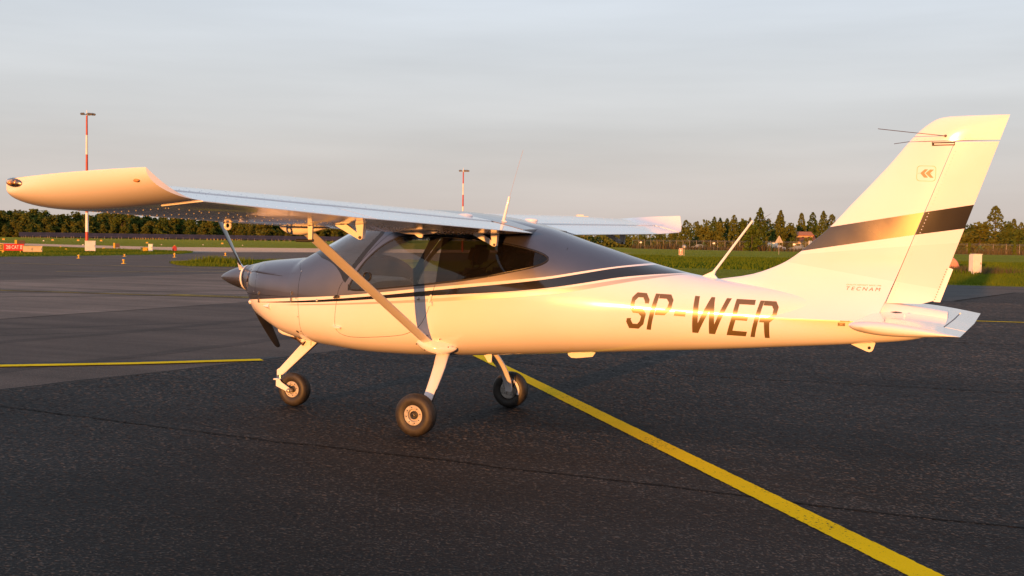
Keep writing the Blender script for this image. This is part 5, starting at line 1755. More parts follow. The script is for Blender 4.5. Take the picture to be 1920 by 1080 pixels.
# forest edge far beyond the runway, on the left
FOREST = [(-522.8, 438.82, 10.91, 1.35), (-527.7, 447.41, 8.93, 1.16), (-518.6, 444.51, 9.99, 1.7), (-526.95, 456.0, 11.4, 1.5), (-521.54, 454.83, 13.58, 1.44), (-519.76, 458.16, 9.28, 1.57), (-510.87, 454.78, 8.82, 1.63), (-516.13, 463.9, 12.43, 1.54), (-507.7, 461.61, 12.47, 1.39), (-513.48, 472.46, 9.66, 1.22), (-513.02, 476.0, 11.71, 1.49), (-502.94, 470.67, 10.55, 1.34), (-501.87, 474.48, 11.74, 1.53), (-503.73, 481.97, 12.27, 1.52), (-501.82, 484.08, 12.36, 1.65), (-496.83, 484.14, 9.26, 1.61), (-487.03, 479.42, 8.84, 1.62), (-480.72, 479.06, 11.82, 1.38), (-482.2, 484.53, 11.31, 1.63), (-485.7, 491.88, 8.44, 1.55), (-487.89, 498.68, 13.35, 1.43), (-475.25, 491.82, 9.49, 1.48), (-471.48, 491.69, 11.31, 1.49), (-466.85, 490.95, 13.75, 1.32), (-477.74, 508.84, 10.99, 1.4), (-470.99, 506.82, 11.83, 1.46), (-473.03, 514.62, 11.22, 1.39), (-458.78, 504.77, 10.12, 1.69), (-461.1, 512.7, 8.65, 1.38), (-449.94, 505.66, 11.36, 1.5), (-457.49, 518.43, 10.58, 1.52), (-456.23, 522.06, 11.71, 1.16), (-453.62, 523.34, 12.66, 1.29), (-449.63, 524.12, 9.71, 1.35), (-443.67, 522.14, 10.91, 1.32), (-447.29, 531.73, 8.32, 1.46), (-437.08, 525.79, 9.15, 1.59), (-432.79, 525.51, 10.06, 1.53), (-432.59, 529.84, 9.58, 1.61), (-437.87, 542.03, 8.82, 1.34), (-435.19, 545.07, 9.98, 1.27), (-427.55, 540.24, 8.77, 1.59), (-419.06, 536.34, 9.04, 1.59), (-425.07, 550.58, 9.23, 1.22), (-422.23, 552.38, 8.83, 1.34), (-413.97, 547.37, 9.32, 1.66), (-405.56, 541.22, 11.44, 1.63), (-408.01, 552.24, 11.32, 1.66), (-409.81, 560.17, 10.76, 1.51), (-400.33, 553.51, 8.75, 1.28), (-402.13, 561.06, 8.52, 1.6), (-404.12, 568.92, 10.14, 1.66), (-400.33, 571.47, 9.65, 1.16), (-386.9, 559.52, 8.52, 1.51), (-387.04, 566.46, 11.06, 1.49), (-382.0, 565.2, 10.73, 1.41), (-379.76, 569.57, 8.07, 1.44), (-373.73, 568.36, 10.41, 1.66), (-378.58, 583.87, 7.29, 1.5), (-364.77, 570.67, 8.33, 1.3), (-366.32, 580.29, 9.13, 1.58), (-359.22, 574.31, 7.76, 1.22), (-368.31, 594.66, 10.64, 1.2), (-356.75, 583.2, 8.51, 1.34), (-356.59, 590.89, 8.69, 1.26), (-347.89, 583.15, 9.46, 1.54), (-543.17, 457.91, 11.93, 1.42), (-550.9, 470.49, 13.0, 1.68), (-542.58, 469.35, 13.37, 1.5), (-539.27, 472.78, 14.68, 1.48), (-538.41, 477.21, 14.17, 1.24), (-533.93, 478.9, 14.23, 1.76), (-538.08, 488.37, 14.12, 1.36), (-523.71, 481.09, 15.05, 1.6), (-529.9, 494.07, 14.48, 1.64), (-516.71, 487.95, 12.48, 1.2), (-523.78, 499.98, 10.7, 1.26), (-522.69, 504.15, 11.36, 1.21), (-508.16, 497.29, 13.99, 1.6), (-516.21, 512.77, 13.04, 1.68), (-510.99, 512.74, 12.32, 1.63), (-507.99, 515.16, 14.1, 1.24), (-502.33, 515.51, 14.75, 1.35), (-495.11, 513.74, 14.43, 1.65), (-493.51, 518.5, 13.94, 1.41), (-486.34, 517.43, 13.98, 1.78), (-492.04, 530.26, 12.44, 1.61), (-487.12, 532.76, 13.44, 1.49), (-486.31, 539.51, 12.0, 1.26), (-482.54, 543.38, 13.05, 1.47), (-468.93, 535.87, 12.03, 1.32), (-466.84, 541.08, 11.81, 1.61), (-462.16, 544.56, 13.26, 1.45), (-461.54, 552.61, 11.77, 1.33), (-457.24, 553.43, 12.09, 1.3), (-451.69, 553.89, 13.27, 1.29), (-448.99, 560.11, 12.61, 1.48), (-448.75, 569.02, 12.3, 1.49), (-444.83, 572.95, 11.64, 1.64), (-435.3, 570.45, 10.94, 1.34), (-433.4, 577.08, 12.95, 1.71), (-424.06, 571.92, 10.74, 1.31), (-427.53, 585.96, 12.47, 1.35), (-416.38, 580.55, 11.05, 1.64), (-410.49, 579.31, 12.22, 1.38), (-412.22, 590.01, 11.74, 1.2), (-406.72, 590.31, 11.17, 1.33), (-408.16, 601.89, 10.87, 1.53), (-397.06, 592.95, 11.63, 1.27), (-399.02, 606.85, 9.97, 1.76), (-393.44, 607.23, 11.85, 1.38), (-387.47, 608.25, 11.99, 1.36), (-385.84, 616.53, 11.6, 1.52), (-377.27, 610.84, 10.69, 1.63), (-373.26, 615.0, 10.2, 1.59), (-364.58, 611.17, 12.23, 1.59), (-518.67, 438.75, 5.83, 1.23), (-512.39, 442.43, 7.25, 1.36), (-506.97, 445.57, 6.24, 1.13), (-504.61, 452.82, 6.76, 1.4), (-498.26, 454.7, 6.66, 1.45), (-496.43, 459.14, 6.69, 1.41), (-491.63, 462.48, 6.27, 1.32), (-486.63, 467.89, 7.19, 1.14), (-481.53, 470.56, 5.62, 1.41), (-476.81, 476.14, 5.66, 1.27), (-474.6, 484.5, 7.47, 1.34), (-468.88, 485.94, 6.35, 1.31), (-462.99, 489.63, 6.57, 1.41), (-462.41, 495.92, 8.14, 1.48), (-456.68, 498.8, 7.12, 1.35), (-450.89, 505.25, 6.2, 1.44), (-445.48, 509.2, 7.16, 1.1), (-439.78, 514.66, 6.48, 1.31), (-432.59, 516.41, 6.52, 1.11), (-429.33, 523.2, 6.26, 1.33), (-423.53, 530.08, 5.43, 1.42), (-414.04, 530.04, 5.85, 1.19), (-412.04, 535.89, 7.1, 1.23), (-405.86, 541.93, 5.11, 1.44), (-400.81, 547.67, 6.31, 1.4), (-395.12, 550.73, 6.77, 1.44), (-389.35, 554.38, 5.75, 1.14), (-382.44, 553.39, 5.11, 1.16), (-379.02, 560.98, 5.83, 1.27), (-371.0, 562.99, 5.65, 1.4), (-364.89, 565.93, 6.6, 1.39), (-360.04, 570.59, 5.78, 1.34), (-353.61, 571.56, 5.08, 1.41), (-350.47, 577.23, 5.05, 1.18), (-345.31, 579.87, 4.99, 1.11)]
for i, (x, y, h, w) in enumerate(FOREST):
    tree('forest%d' % (i % 6), x, y, h, w, 'broadleaf_tree', 'olive and brown broadleaf tree in the forest edge behind the solar panels', 'forest edge trees')
vs, fs = [], []
r_ = random.Random(5)
for (x, y, h) in [(-576.76, 480.84, 11.5), (-582.07, 489.52, 11.8), (-570.16, 483.58, 12.0), (-567.23, 485.26, 12.3), (-574.76, 496.07, 12.5), (-571.7, 497.73, 12.8), (-576.17, 506.06, 12.7), (-559.38, 495.5, 12.3), (-565.05, 504.99, 12.0), (-562.68, 507.31, 11.6), (-552.27, 502.25, 12.1), (-570.7, 523.81, 12.6), (-552.01, 511.02, 13.1), (-547.01, 510.88, 12.5), (-552.99, 521.16, 11.4), (-543.94, 517.18, 10.9), (-551.47, 529.15, 11.2), (-543.15, 525.82, 11.4), (-536.01, 523.58, 11.6), (-532.1, 524.46, 11.9), (-544.01, 541.22, 11.6), (-531.99, 534.02, 11.2), (-540.3, 547.43, 11.5), (-531.03, 542.95, 12.1), (-538.24, 555.49, 12.6), (-522.58, 544.22, 12.8), (-519.0, 545.52, 13.0), (-516.78, 548.26, 12.8), (-525.4, 562.73, 12.6), (-518.99, 561.07, 12.3), (-510.61, 557.18, 12.2), (-502.93, 553.97, 12.1), (-512.07, 569.5, 12.0), (-515.07, 578.35, 11.9), (-504.86, 572.27, 11.8), (-490.55, 561.32, 11.6), (-488.38, 564.25, 11.6), (-486.84, 567.95, 11.5), (-485.64, 572.1, 11.5), (-480.31, 571.34, 11.4), (-477.87, 574.04, 11.4), (-486.5, 590.27, 11.3), (-488.28, 598.34, 11.3), (-472.21, 584.33, 11.3), (-483.8, 604.77, 11.2), (-471.61, 595.4, 11.1), (-474.71, 605.42, 11.0), (-473.82, 610.44, 10.9), (-471.22, 613.29, 10.8), (-451.79, 593.93, 10.7), (-453.71, 602.64, 10.6), (-456.12, 612.16, 10.5), (-459.1, 622.62, 10.4), (-440.86, 604.04, 10.3), (-441.44, 611.23, 10.3), (-448.06, 627.02, 10.3), (-432.22, 611.21, 10.2), (-433.87, 620.13, 10.2), (-429.8, 620.92, 10.2), (-432.52, 631.64, 10.2), (-433.5, 639.98, 10.2), (-417.71, 623.35, 10.2), (-423.89, 639.59, 10.1), (-420.55, 641.57, 10.1), (-418.95, 646.25, 10.1), (-411.1, 641.23, 10.1), (-413.77, 652.69, 10.1), (-401.53, 640.52, 10.1), (-399.08, 643.88, 10.1), (-392.88, 641.16, 10.1), (-398.14, 657.28, 10.1), (-390.17, 651.6, 10.1), (-383.61, 648.14, 10.1), (-378.77, 647.51, 10.1), (-383.7, 663.75, 10.1), (-378.58, 662.72, 7.8), (-376.72, 667.39, 7.8), (-368.55, 660.83, 7.8), (-366.59, 665.36, 7.8), (-358.38, 658.45, 7.8), (-362.89, 675.01, 7.8), (-349.73, 658.64, 7.8), (-352.51, 672.24, 7.8), (-353.05, 681.81, 7.8), (-348.41, 681.46, 7.8), (-337.04, 667.71, 7.8), (-335.46, 673.21, 7.8), (-340.0, 691.26, 7.8), (-333.78, 687.58, 7.8), (-333.28, 695.69, 7.8), (-329.6, 697.24, 7.8), (-320.62, 687.45, 7.8), (-322.67, 701.29, 7.8), (-317.0, 698.47, 7.8), (-308.48, 689.18, 7.8), (-305.35, 691.76, 7.8), (-298.19, 685.14, 7.8), (-298.52, 695.7, 7.8), (-301.43, 712.61, 7.8), (-287.9, 690.61, 7.8), (-289.62, 704.96, 7.8), (-280.8, 693.7, 7.8), (-276.88, 694.34, 7.8), (-279.55, 711.62, 7.8), (-271.43, 701.64, 7.8), (-265.76, 697.66, 7.8), (-263.25, 701.94, 7.8), (-264.76, 717.13, 7.8), (-260.46, 716.82, 7.8), (-250.95, 701.96, 7.8), (-249.52, 709.42, 7.8), (-253.15, 731.59, 7.8), (-242.14, 711.68, 7.8), (-241.76, 722.65, 7.8), (-236.71, 719.82, 7.8), (-236.39, 731.34, 7.8), (-231.04, 727.49, 7.8), (-228.98, 733.94, 7.8), (-223.0, 727.85, 7.8), (-216.27, 719.02, 7.8), (-212.52, 719.81, 7.8), (-208.04, 718.05, 7.8), (-210.58, 740.63, 7.8)]:
    for j in range(60):
        p = Vector((x + r_.gauss(0, 3.4), y + r_.gauss(0, 3), h * r_.uniform(.1, 1.0) ** .7))
        clump(vs, fs, p, .8, r_)
o2 = None
vs2, fs2 = [], []
for (x, y, h) in [(-104.49, 364.47, 8.0), (-111.76, 393.48, 8.7), (-109.96, 391.33, 8.2), (-104.79, 377.23, 8.8), (-107.18, 389.8, 10.5), (-104.34, 383.77, 11.1), (-105.4, 391.83, 9.3), (-101.85, 383.05, 9.7), (-96.32, 366.7, 11.4), (-99.64, 383.33, 11.3), (-95.13, 370.46, 10.1), (-96.37, 379.47, 10.9), (-91.95, 366.63, 9.3), (-94.45, 380.7, 8.2), (-93.97, 383.28, 11.0), (-91.82, 379.14, 10.6), (-92.3, 385.61, 8.8), (-89.14, 377.19, 12.1), (-87.97, 376.92, 9.7), (-84.91, 368.61, 8.8), (-84.55, 371.62, 11.8), (-87.95, 390.99, 11.5), (-88.91, 400.11, 10.4), (-87.39, 398.47, 10.1), (-82.4, 381.21, 11.9), (-85.0, 397.99, 11.9), (-80.8, 383.9, 11.1), (-79.19, 381.49, 12.1), (-81.87, 399.28, 9.1), (-80.89, 399.99, 8.7), (-73.88, 371.47, 10.9), (-74.26, 378.49, 10.1), (-75.61, 390.53, 8.0), (-75.27, 394.38, 9.0), (-72.11, 383.84, 9.3), (-73.12, 394.69, 11.0), (-69.1, 379.25, 8.3), (-68.15, 379.86, 9.6), (-65.73, 372.41, 8.5), (-69.01, 396.19, 10.8), (-69.26, 403.74, 12.0), (-67.57, 400.48, 9.4), (-62.23, 376.02, 9.2), (-63.01, 386.6, 10.1), (-62.43, 389.5, 9.4), (-63.17, 400.4, 9.1), (-59.92, 387.12, 11.6), (-60.79, 399.17, 9.1), (-56.67, 379.82, 11.3), (-17.0, 375.86, 6.8), (-17.04, 394.11, 8.2), (-15.42, 381.4, 6.5), (-14.55, 382.78, 9.0), (-14.03, 391.98, 9.7), (-13.55, 403.21, 9.7), (-11.48, 377.01, 7.0), (-10.53, 376.28, 7.8), (-10.03, 387.68, 6.5), (-9.33, 394.98, 6.7), (-8.11, 386.81, 7.2), (-7.68, 404.0, 7.8), (-6.19, 385.07, 6.5), (-5.4, 391.02, 8.5), (-4.65, 399.64, 9.5), (-3.79, 404.32, 7.2), (-2.4, 380.79, 9.0), (-1.84, 403.69, 8.1), (-0.89, 405.16, 8.3), (0.28, 385.87, 6.9), (1.27, 376.69, 8.6), (1.99, 407.49, 9.5), (3.01, 392.47, 8.6), (3.91, 408.61, 9.1), (4.87, 397.2, 7.8), (5.79, 394.25, 7.0), (6.65, 382.5, 8.7), (7.77, 410.82, 8.2), (-145.91, 360.99, 3.7), (-145.49, 362.92, 4.5), (-144.42, 363.26, 4.8), (-139.55, 354.01, 3.7), (-143.24, 366.35, 3.8), (-146.39, 377.49, 4.5), (-146.33, 380.52, 4.2), (-133.94, 351.51, 4.1), (-139.41, 368.87, 4.0), (-135.02, 360.44, 4.3), (-141.75, 381.53, 3.3), (-137.7, 373.96, 3.8), (-134.78, 369.3, 4.7), (-139.08, 384.33, 4.2), (-128.87, 359.54, 4.7), (-127.69, 359.45, 3.8), (-134.26, 381.15, 3.7), (-126.69, 363.14, 4.7), (-133.43, 385.74, 3.7), (-126.03, 367.88, 3.6), (-122.02, 359.6, 3.6), (-130.57, 388.07, 3.3), (-121.08, 363.55, 3.5), (-118.39, 358.91, 4.0), (-124.67, 381.29, 4.6), (-122.37, 377.93, 4.5), (-114.54, 357.45, 3.6), (-123.78, 389.62, 3.3), (-115.31, 366.84, 4.0), (-114.28, 367.18, 4.1), (-110.94, 360.13, 3.5), (-119.36, 390.88, 3.4), (-117.73, 389.48, 3.4), (-117.52, 392.73, 4.3), (-112.93, 381.47, 3.4), (-105.95, 361.92, 4.4), (-106.14, 366.31, 3.5)]:
    for j in range(90):
        u = r_.random() ** 1.25
        p = Vector((x + r_.gauss(0, 2.2) * (1 - .75 * u), y + r_.gauss(0, 2) * (1 - .75 * u), h * (.04 + .8 * u)))
        clump(vs2, fs2, p, .55, r_)
o2 = from_data('grove_depth', vs2, fs2, M_CONI); tag(o2, 'dark mass of trees behind the house and the conifers', 'woodland', kind='stuff')
o = from_data('forest_depth', vs, fs, M_LEAF); tag(o, 'dark mass of woodland behind the forest edge', 'woodland', kind='stuff')
# trees and shrubs beyond the perimeter fence, on the right
RT = [('spruce3', -90.37, 322.81, 8.59, 1.25, 'spruce_tree', 'dark broad spruce just beyond the far wing tip'), ('spruce0', -98.99, 367.13, 9.2, 0.75, 'spruce_tree', 'small slim spruce between the wing tip and the lone pine'), ('pine0', -98.85, 377.53, 9.81, 0.6, 'pine_tree', 'thin pine with a small tuft, alone on the skyline'), ('bush0', -86.85, 328.98, 6.49, 1.5, 'broadleaf_tree', 'round olive broadleaf tree below the thin pine'), ('bush1', -97.95, 336.23, 4.67, 1.5, 'broadleaf_tree', 'low brown broadleaf tree under the far wing tip'), ('bush2', -105.59, 346.45, 4.19, 1.5, 'broadleaf_tree', 'low dark broadleaf tree under the far aileron'), ('bush0', -113.1, 352.46, 3.81, 1.6, 'broadleaf_tree', 'low olive broadleaf tree at the left end of the fence'), ('bush1', -122.91, 365.0, 3.64, 1.6, 'broadleaf_tree', 'low broadleaf tree beside the flap bracket'), ('bush2', -130.61, 367.6, 3.39, 1.6, 'broadleaf_tree', 'low broadleaf tree just above the sloping cabin roof'), ('bush1', -87.14, 299.8, 4.04, 0.85, 'shrub', 'bare brownish shrub at the fence under the wing tip'), ('spruce1', -84.15, 331.77, 9.84, 0.95, 'spruce_tree', 'first pointed spruce of the dense clump'), ('spruce2', -84.43, 339.95, 9.72, 0.85, 'spruce_tree', 'spruce with a double looking tip inside the dense clump'), ('spruce0', -79.01, 326.88, 9.27, 1.0, 'spruce_tree', 'feathery spruce in the middle of the dense clump'), ('spruce1', -76.11, 323.48, 10.16, 1.15, 'spruce_tree', 'tall pointed spruce at the right of the dense clump'), ('bush2', -81.65, 317.95, 4.94, 1.2, 'broadleaf_tree', 'olive broadleaf tree at the foot of the dense clump'), ('pine1', -68.4, 323.2, 12.28, 1.05, 'pine_tree', 'tallest ragged conifer behind the tip of the rod antenna'), ('pine0', -73.87, 334.28, 9.67, 0.9, 'pine_tree', 'dark conifer left of the tallest ragged one'), ('spruce3', -67.43, 329.55, 9.28, 1.0, 'spruce_tree', 'dark conifer leaning out right of the tallest ragged one'), ('young', -59.57, 273.95, 5.96, 1.25, 'young_tree', 'bright yellow green young tree at the fence'), ('bush1', -60.92, 304.35, 5.45, 0.6, 'shrub', 'small orange brown shrub between two conifers'), ('pine0', -64.78, 334.19, 11.86, 1.0, 'pine_tree', 'conifer with a narrow forked top above the triangular sign'), ('spruce2', -66.28, 340.0, 10.71, 1.05, 'spruce_tree', 'dark spruce just behind the forked conifer'), ('spruce0', -61.61, 350.07, 11.55, 1.0, 'spruce_tree', 'spruce rising behind the chimney of the house'), ('spruce1', -59.18, 355.59, 11.91, 1.05, 'spruce_tree', 'spruce rising behind the right end of the house'), ('pine1', -53.56, 341.33, 11.86, 1.0, 'pine_tree', 'thick conifer next to the leading edge of the fin'), ('spruce3', -51.92, 346.66, 11.04, 1.1, 'spruce_tree', 'conifer partly hidden by the fin'), ('bush0', -50.78, 304.27, 3.65, 0.8, 'shrub', 'yellowish shrub right of the house'), ('bush2', -65.15, 318.79, 3.59, 1.0, 'shrub', 'dark shrub behind the white trailer'), ('spruce3', -5.84, 325.95, 12.84, 1.25, 'spruce_tree', 'large broad spruce right of the rudder'), ('spruce0', -1.93, 371.05, 10.47, 1.1, 'spruce_tree', 'smaller spruce right of the large broad one'), ('spruce2', 0.08, 376.08, 9.55, 1.15, 'spruce_tree', 'short spruce near the right edge'), ('bush0', -11.93, 320.7, 7.28, 1.3, 'broadleaf_tree', 'round olive tree close to the rudder'), ('bush1', -9.12, 316.82, 7.56, 1.4, 'broadleaf_tree', 'second round olive tree between rudder and large spruce'), ('bush2', -2.9, 321.02, 5.43, 1.2, 'broadleaf_tree', 'low olive tree under the smaller spruce'), ('bush0', 0.05, 313.08, 5.98, 1.2, 'broadleaf_tree', 'yellowish broadleaf tree at the right edge'), ('bush1', 2.44, 331.1, 7.54, 1.2, 'broadleaf_tree', 'pale broadleaf tree cut by the right edge'), ('young', -9.84, 278.75, 2.67, 0.8, 'young_tree', 'small yellow sapling in front of the fence near the rudder'), ('young', -0.16, 279.07, 2.56, 0.8, 'young_tree', 'small green sapling in front of the fence at the right'), ('bush2', -16.36, 325.46, 6.83, 1.3, 'broadleaf_tree', 'olive tree hidden behind the rudder edge'), ('forest1', -79.15, 318.6, 7.33, 1.1, 'broadleaf_tree', 'rounded olive tree in front of the dense conifer clump'), ('forest3', -73.89, 326.06, 8.34, 1.1, 'broadleaf_tree', 'rounded tree filling the gap left of the tallest ragged conifer'), ('forest2', -61.53, 332.79, 7.32, 1.0, 'broadleaf_tree', 'dark rounded tree beside the chimney of the house'), ('bush0', -57.55, 315.23, 3.66, 0.9, 'shrub', 'low shrub in front of the left half of the house'), ('bush2', -53.29, 311.95, 3.23, 0.8, 'shrub', 'low shrub in front of the right half of the house'), ('forest0', -2.96, 336.03, 8.18, 1.0, 'broadleaf_tree', 'rounded tree between the large spruce and the smaller one')]
for kind, x, y, h, w, nm, lab in RT:
    tree(kind, x, y, h, w, nm, lab)
# scrub at the foot of the fence and grass blades along the near edges
def blades(name, spots, m, h, label, cat, wid=.012, lean=.35, seed=1):
    r_ = random.Random(seed)
    vs, fs = [], []
    for (x, y, k) in spots:
        hh = h * k * r_.uniform(.55, 1.3)
        a = r_.uniform(0, 6.28); l = r_.uniform(0, lean) * hh
        dx, dy = math.cos(a), math.sin(a); b_ = len(vs); ww = wid * k
        c2 = r_.uniform(0, 6.28); ex, ey = math.cos(c2) * ww, math.sin(c2) * ww
        vs += [(x - ex, y - ey, 0), (x + ex, y + ey, 0), (x + dx * l * .4 + ex * .7, y + dy * l * .4 + ey * .7, hh * .6), (x + dx * l, y + dy * l, hh), (x + dx * l * .4 - ex * .7, y + dy * l * .4 - ey * .7, hh * .6)]
        fs += [(b_, b_ + 1, b_ + 2, b_ + 4), (b_ + 4, b_ + 2, b_ + 3)]
    o = from_data(name, vs, fs, m)
    return tag(o, label, cat, kind='stuff')
r_ = random.Random(9)
FL = [Vector(p) for p in ((-100.51, 303.96), (-61.48, 277.61), (-35.66, 278.32), (6.54, 282.1))]
sp = []
for a, b_ in zip(FL[:-1], FL[1:]):
    n = int((b_ - a).length * 30)
    for k in range(n):
        p = a.lerp(b_, r_.random())
        q = noise.noise((p.x * .12, p.y * .12, 3))
        sp.append((p.x + r_.gauss(0, .4), p.y + r_.uniform(-2.2, 3.0), .75 + .8 * max(0, q + .25)))
blades('dry_scrub', sp, M_DRY, 1.25, 'reddish brown dry scrub along the foot of the fence', 'scrub', .10, .6, 3)
def in_poly(x, y, P):
    ins = False
    for i in range(len(P)):
        ax, ay = P[i]; bx, by = P[(i + 1) % len(P)]
        if (ay > y) != (by > y) and x < (bx - ax) * (y - ay) / (by - ay) + ax: ins = not ins
    return ins
def scatter(P, n, f=lambda x, y: 1.0):
    xs_ = [p[0] for p in P]; ys_ = [p[1] for p in P]
    out = []
    while len(out) < n:
        x, y = r_.uniform(min(xs_), max(xs_)), r_.uniform(min(ys_), max(ys_))
        if in_poly(x, y, P): out.append((x, y, f(x, y)))
    return out
isl = [(-42.3, 44.6), (-44.5, 49.0), (-44.2, 53.5), (-41, 60), (-36, 66), (-31, 52), (-34.8, 40.6), (-36.6, 39.6), (-38.6, 41.0)]
blades('island_grass', scatter(isl, 26000, lambda x, y: .8 + .7 * max(0, noise.noise((x * .5, y * .5, 1)))), M_BLADE, .14, 'weedy grass on the taxiway island beyond the propeller', 'grass', .014, .5, 4)
sp = []
for (cx, cy, n, s) in ((-40.4, 46.2, 420, .45), (-37.4, 44.0, 260, .4), (-36.0, 43.4, 160, .3)):
    sp += [(cx + r_.gauss(0, s), cy + r_.gauss(0, s), 1) for k in range(n)]
blades('weed_clump', sp, M_BLADE, .42, 'taller weeds standing up from the taxiway island', 'weeds', .022, .6, 5)
edge = [(-8, 42.55), (16, 43.05), (16, 62), (-8, 62)]
blades('verge_grass', scatter(edge, 45000, lambda x, y: .7 + .8 * max(0, noise.noise((x * .4, y * .22, 2)) + .2)), M_BLADE, .16, 'long grass on the verge behind the tail', 'grass', .014, .5, 6)
blades('meadow_grass', scatter([(-30, 62), (22, 62), (22, 120), (-40, 120)], 48000, lambda x, y: .7 + .9 * max(0, noise.noise((x * .15, y * .08, 5)) + .2)), M_BLADE, .22, 'uneven mown grass of the field behind the tail', 'grass', .05, .5, 7)
blades('verge_grass', scatter([(-61.0, 46), (-62.7, 60), (-66.4, 73.6), (-70.8, 80.3), (-77, 88), (-90, 92), (-110, 98), (-90, 60), (-72, 40)], 30000, lambda x, y: .8 + .6 * max(0, noise.noise((x * .3, y * .3, 7)))), M_BLADE, .15, 'grass verge around the tall mast on the left', 'grass', .03, .5, 8)
sp = [(2.1 + r_.gauss(0, .8), 64.6 + r_.gauss(0, .9), 1) for k in range(500)] + [(.2 + r_.gauss(0, .7), 68.5 + r_.gauss(0, 1), .9) for k in range(500)]
blades('dry_stalks', sp, M_DRY, .45, 'dry stalks around the foot of the pale cabinet', 'weeds', .014, .5, 9)
# ------------------------------------------------------------------ airfield objects
def face_cam(x, y, extra=0.0):
    """rotation about Z that turns a thing's -Y side to the parked aircraft's near side, where one stands"""
    return math.atan2(y - CAM.y, x - CAM.x) - math.pi / 2 + extra
M_RED = vary(mat('mast_red_paint', (.42, .045, .03), .45), 2, (.36, .04, .028), (.46, .055, .035))
M_MWHITE = vary(mat('mast_white_paint', (.72, .70, .67), .45), 2, (.64, .62, .58), (.76, .74, .71))
M_CAB = vary(mat('cabinet_cream_paint', (.74, .71, .67), .5), 3, (.68, .65, .60), (.78, .75, .71))
M_BEIGE = vary(mat('cabinet_beige_paint', (.60, .48, .28), .5), 3, (.54, .43, .25), (.65, .53, .32))
M_YELP = vary(mat('yellow_fitting_paint', (.62, .38, .02), .45), 4, (.55, .33, .02), (.66, .42, .03))
M_SIGNRED = vary(mat('sign_red_face', (.55, .03, .02), .4), 3, (.50, .028, .02), (.60, .035, .025))
M_SIGNW = mat('sign_white', (.78, .76, .72), .4)
M_SIGNBK = mat('sign_black', (.03, .028, .022), .45)
M_BROWN = vary(mat('sign_back_brown', (.10, .06, .035), .6), 4, (.085, .05, .03), (.125, .075, .045))
M_GALV = vary(mat('galvanised_steel', (.34, .33, .32), .5, metal=.5), 20, (.28, .27, .26), (.40, .39, .37))
M_GREENP = mat('green_coated_steel', (.06, .16, .07), .5)
M_POST = vary(mat('fence_post_concrete', (.30, .27, .24), .8), 6, (.25, .225, .20), (.36, .33, .29))
M_LAMP = mat('floodlight_housing', (.16, .15, .14), .45, metal=.4)
M_LENS = mat('floodlight_glass', (.35, .35, .35), .15)

def floodlight_mast(x, y, h, r0, r1, label):
    t = thing('floodlight_mast', label, 'light mast', (x, y, 0), face_cam(x, y), 'floodlight masts on the airfield')
    n = 7
    for k in range(n):
        a, b = k / n, (k + 1) / n
        m = MB(); m.lathe([(h * a, r0 + (r1 - r0) * a), (h * b, r0 + (r1 - r0) * b)], 'z', (0, 0, 0), 20, caps=True)
        m.build('pole_section', M_RED if (n - 1 - k) % 2 == 0 else M_MWHITE, t, smooth=40)
    m = MB(); m.lathe([(0, r0 * 1.9), (.04, r0 * 1.9), (.05, r0 * 1.2)], 'z', (0, 0, 0), 20, caps=True); m.build('base_flange', M_GALV, t)
    m = MB()
    m.tube([(-.42, 0, h + .08), (0, 0, h + .12), (.60, 0, h + .08)], .045, 8); m.tube([(0, 0, h - .02), (0, 0, h + .55)], [r1 * .7, .02], 8)
    m.tube([(.1, -.25, h + .1), (.1, .25, h + .1)], .04, 8)
    m.build('lamp_bracket', M_MWHITE, t, smooth=40)
    for (lx, ly, w, tilt) in ((-.40, -.05, .34, -6), (.30, -.12, .42, 5), (.60, -.02, .36, 9), (.20, .25, .3, 0)):
        Mt = Matrix.Translation((lx, ly, h + .13)) @ Matrix.Rotation(R(tilt), 4, 'Y') @ Matrix.Rotation(R(10), 4, 'X')
        m = MB()
        m.bbox((-w * .62, -.30, -.06), (w * .62, .30, .13), .05, 0, Mt)
        l = m.build('floodlight', M_LAMP, t, smooth=50)
        m = MB(); m.box((-w / 2 + .02, -.24, -.068), (w / 2 - .02, .24, -.058), 0, Mt); m.build('lamp_glass', M_LENS, l)
    return t
MX, MY = -80.7, 76.7
floodlight_mast(MX, MY, 13.3, .165, .085, 'tall red and white floodlight mast behind the near wing tip')
x, y = (-66.85, 130.97)
floodlight_mast(x, y, 10.9, .15, .08, 'shorter red and white floodlight mast rising above the cabin roof')

def cabinet(name, x, y, w, d, h, m_, label, cat, doors=1, rz=0.0, feet=.06, roof=True, group=None):
    t = thing(name, label, cat, (x, y, 0), face_cam(x, y, rz), group)
    m = MB(); m.bbox((-w / 2, -d / 2, feet), (w / 2, d / 2, h), min(.02, w * .04)); m.build('housing', m_, t, smooth=40)
    for k in range(doors):
        a, b = -w / 2 + w * k / doors, -w / 2 + w * (k + 1) / doors
        m = MB(); m.bbox((a + .03, -d / 2 - .014, feet + .05), (b - .03, -d / 2 - .001, h - .05), .004)
        dr = m.build('door', m_, t, smooth=40)
        m = MB(); m.bbox((b - .10, -d / 2 - .035, h * .5), (b - .07, -d / 2 - .012, h * .5 + .12), .004); m.build('handle', M_DKMETAL, dr)
    if roof:
        m = MB(); m.bbox((-w / 2 - .02, -d / 2 - .03, h), (w / 2 + .02, d / 2 + .02, h + .035), .008); m.build('lid', m_, t, smooth=40)
    m = MB()
    for a in (-1, 1):
        for b in (-1, 1): m.box((a * (w / 2 - .06) - .03, b * (d / 2 - .06) - .03, -.02), (a * (w / 2 - .06) + .03, b * (d / 2 - .06) + .03, feet + .005))
    o = m.build('plinth', M_DKMETAL, t); o['kind'] = 'stuff'
    return t
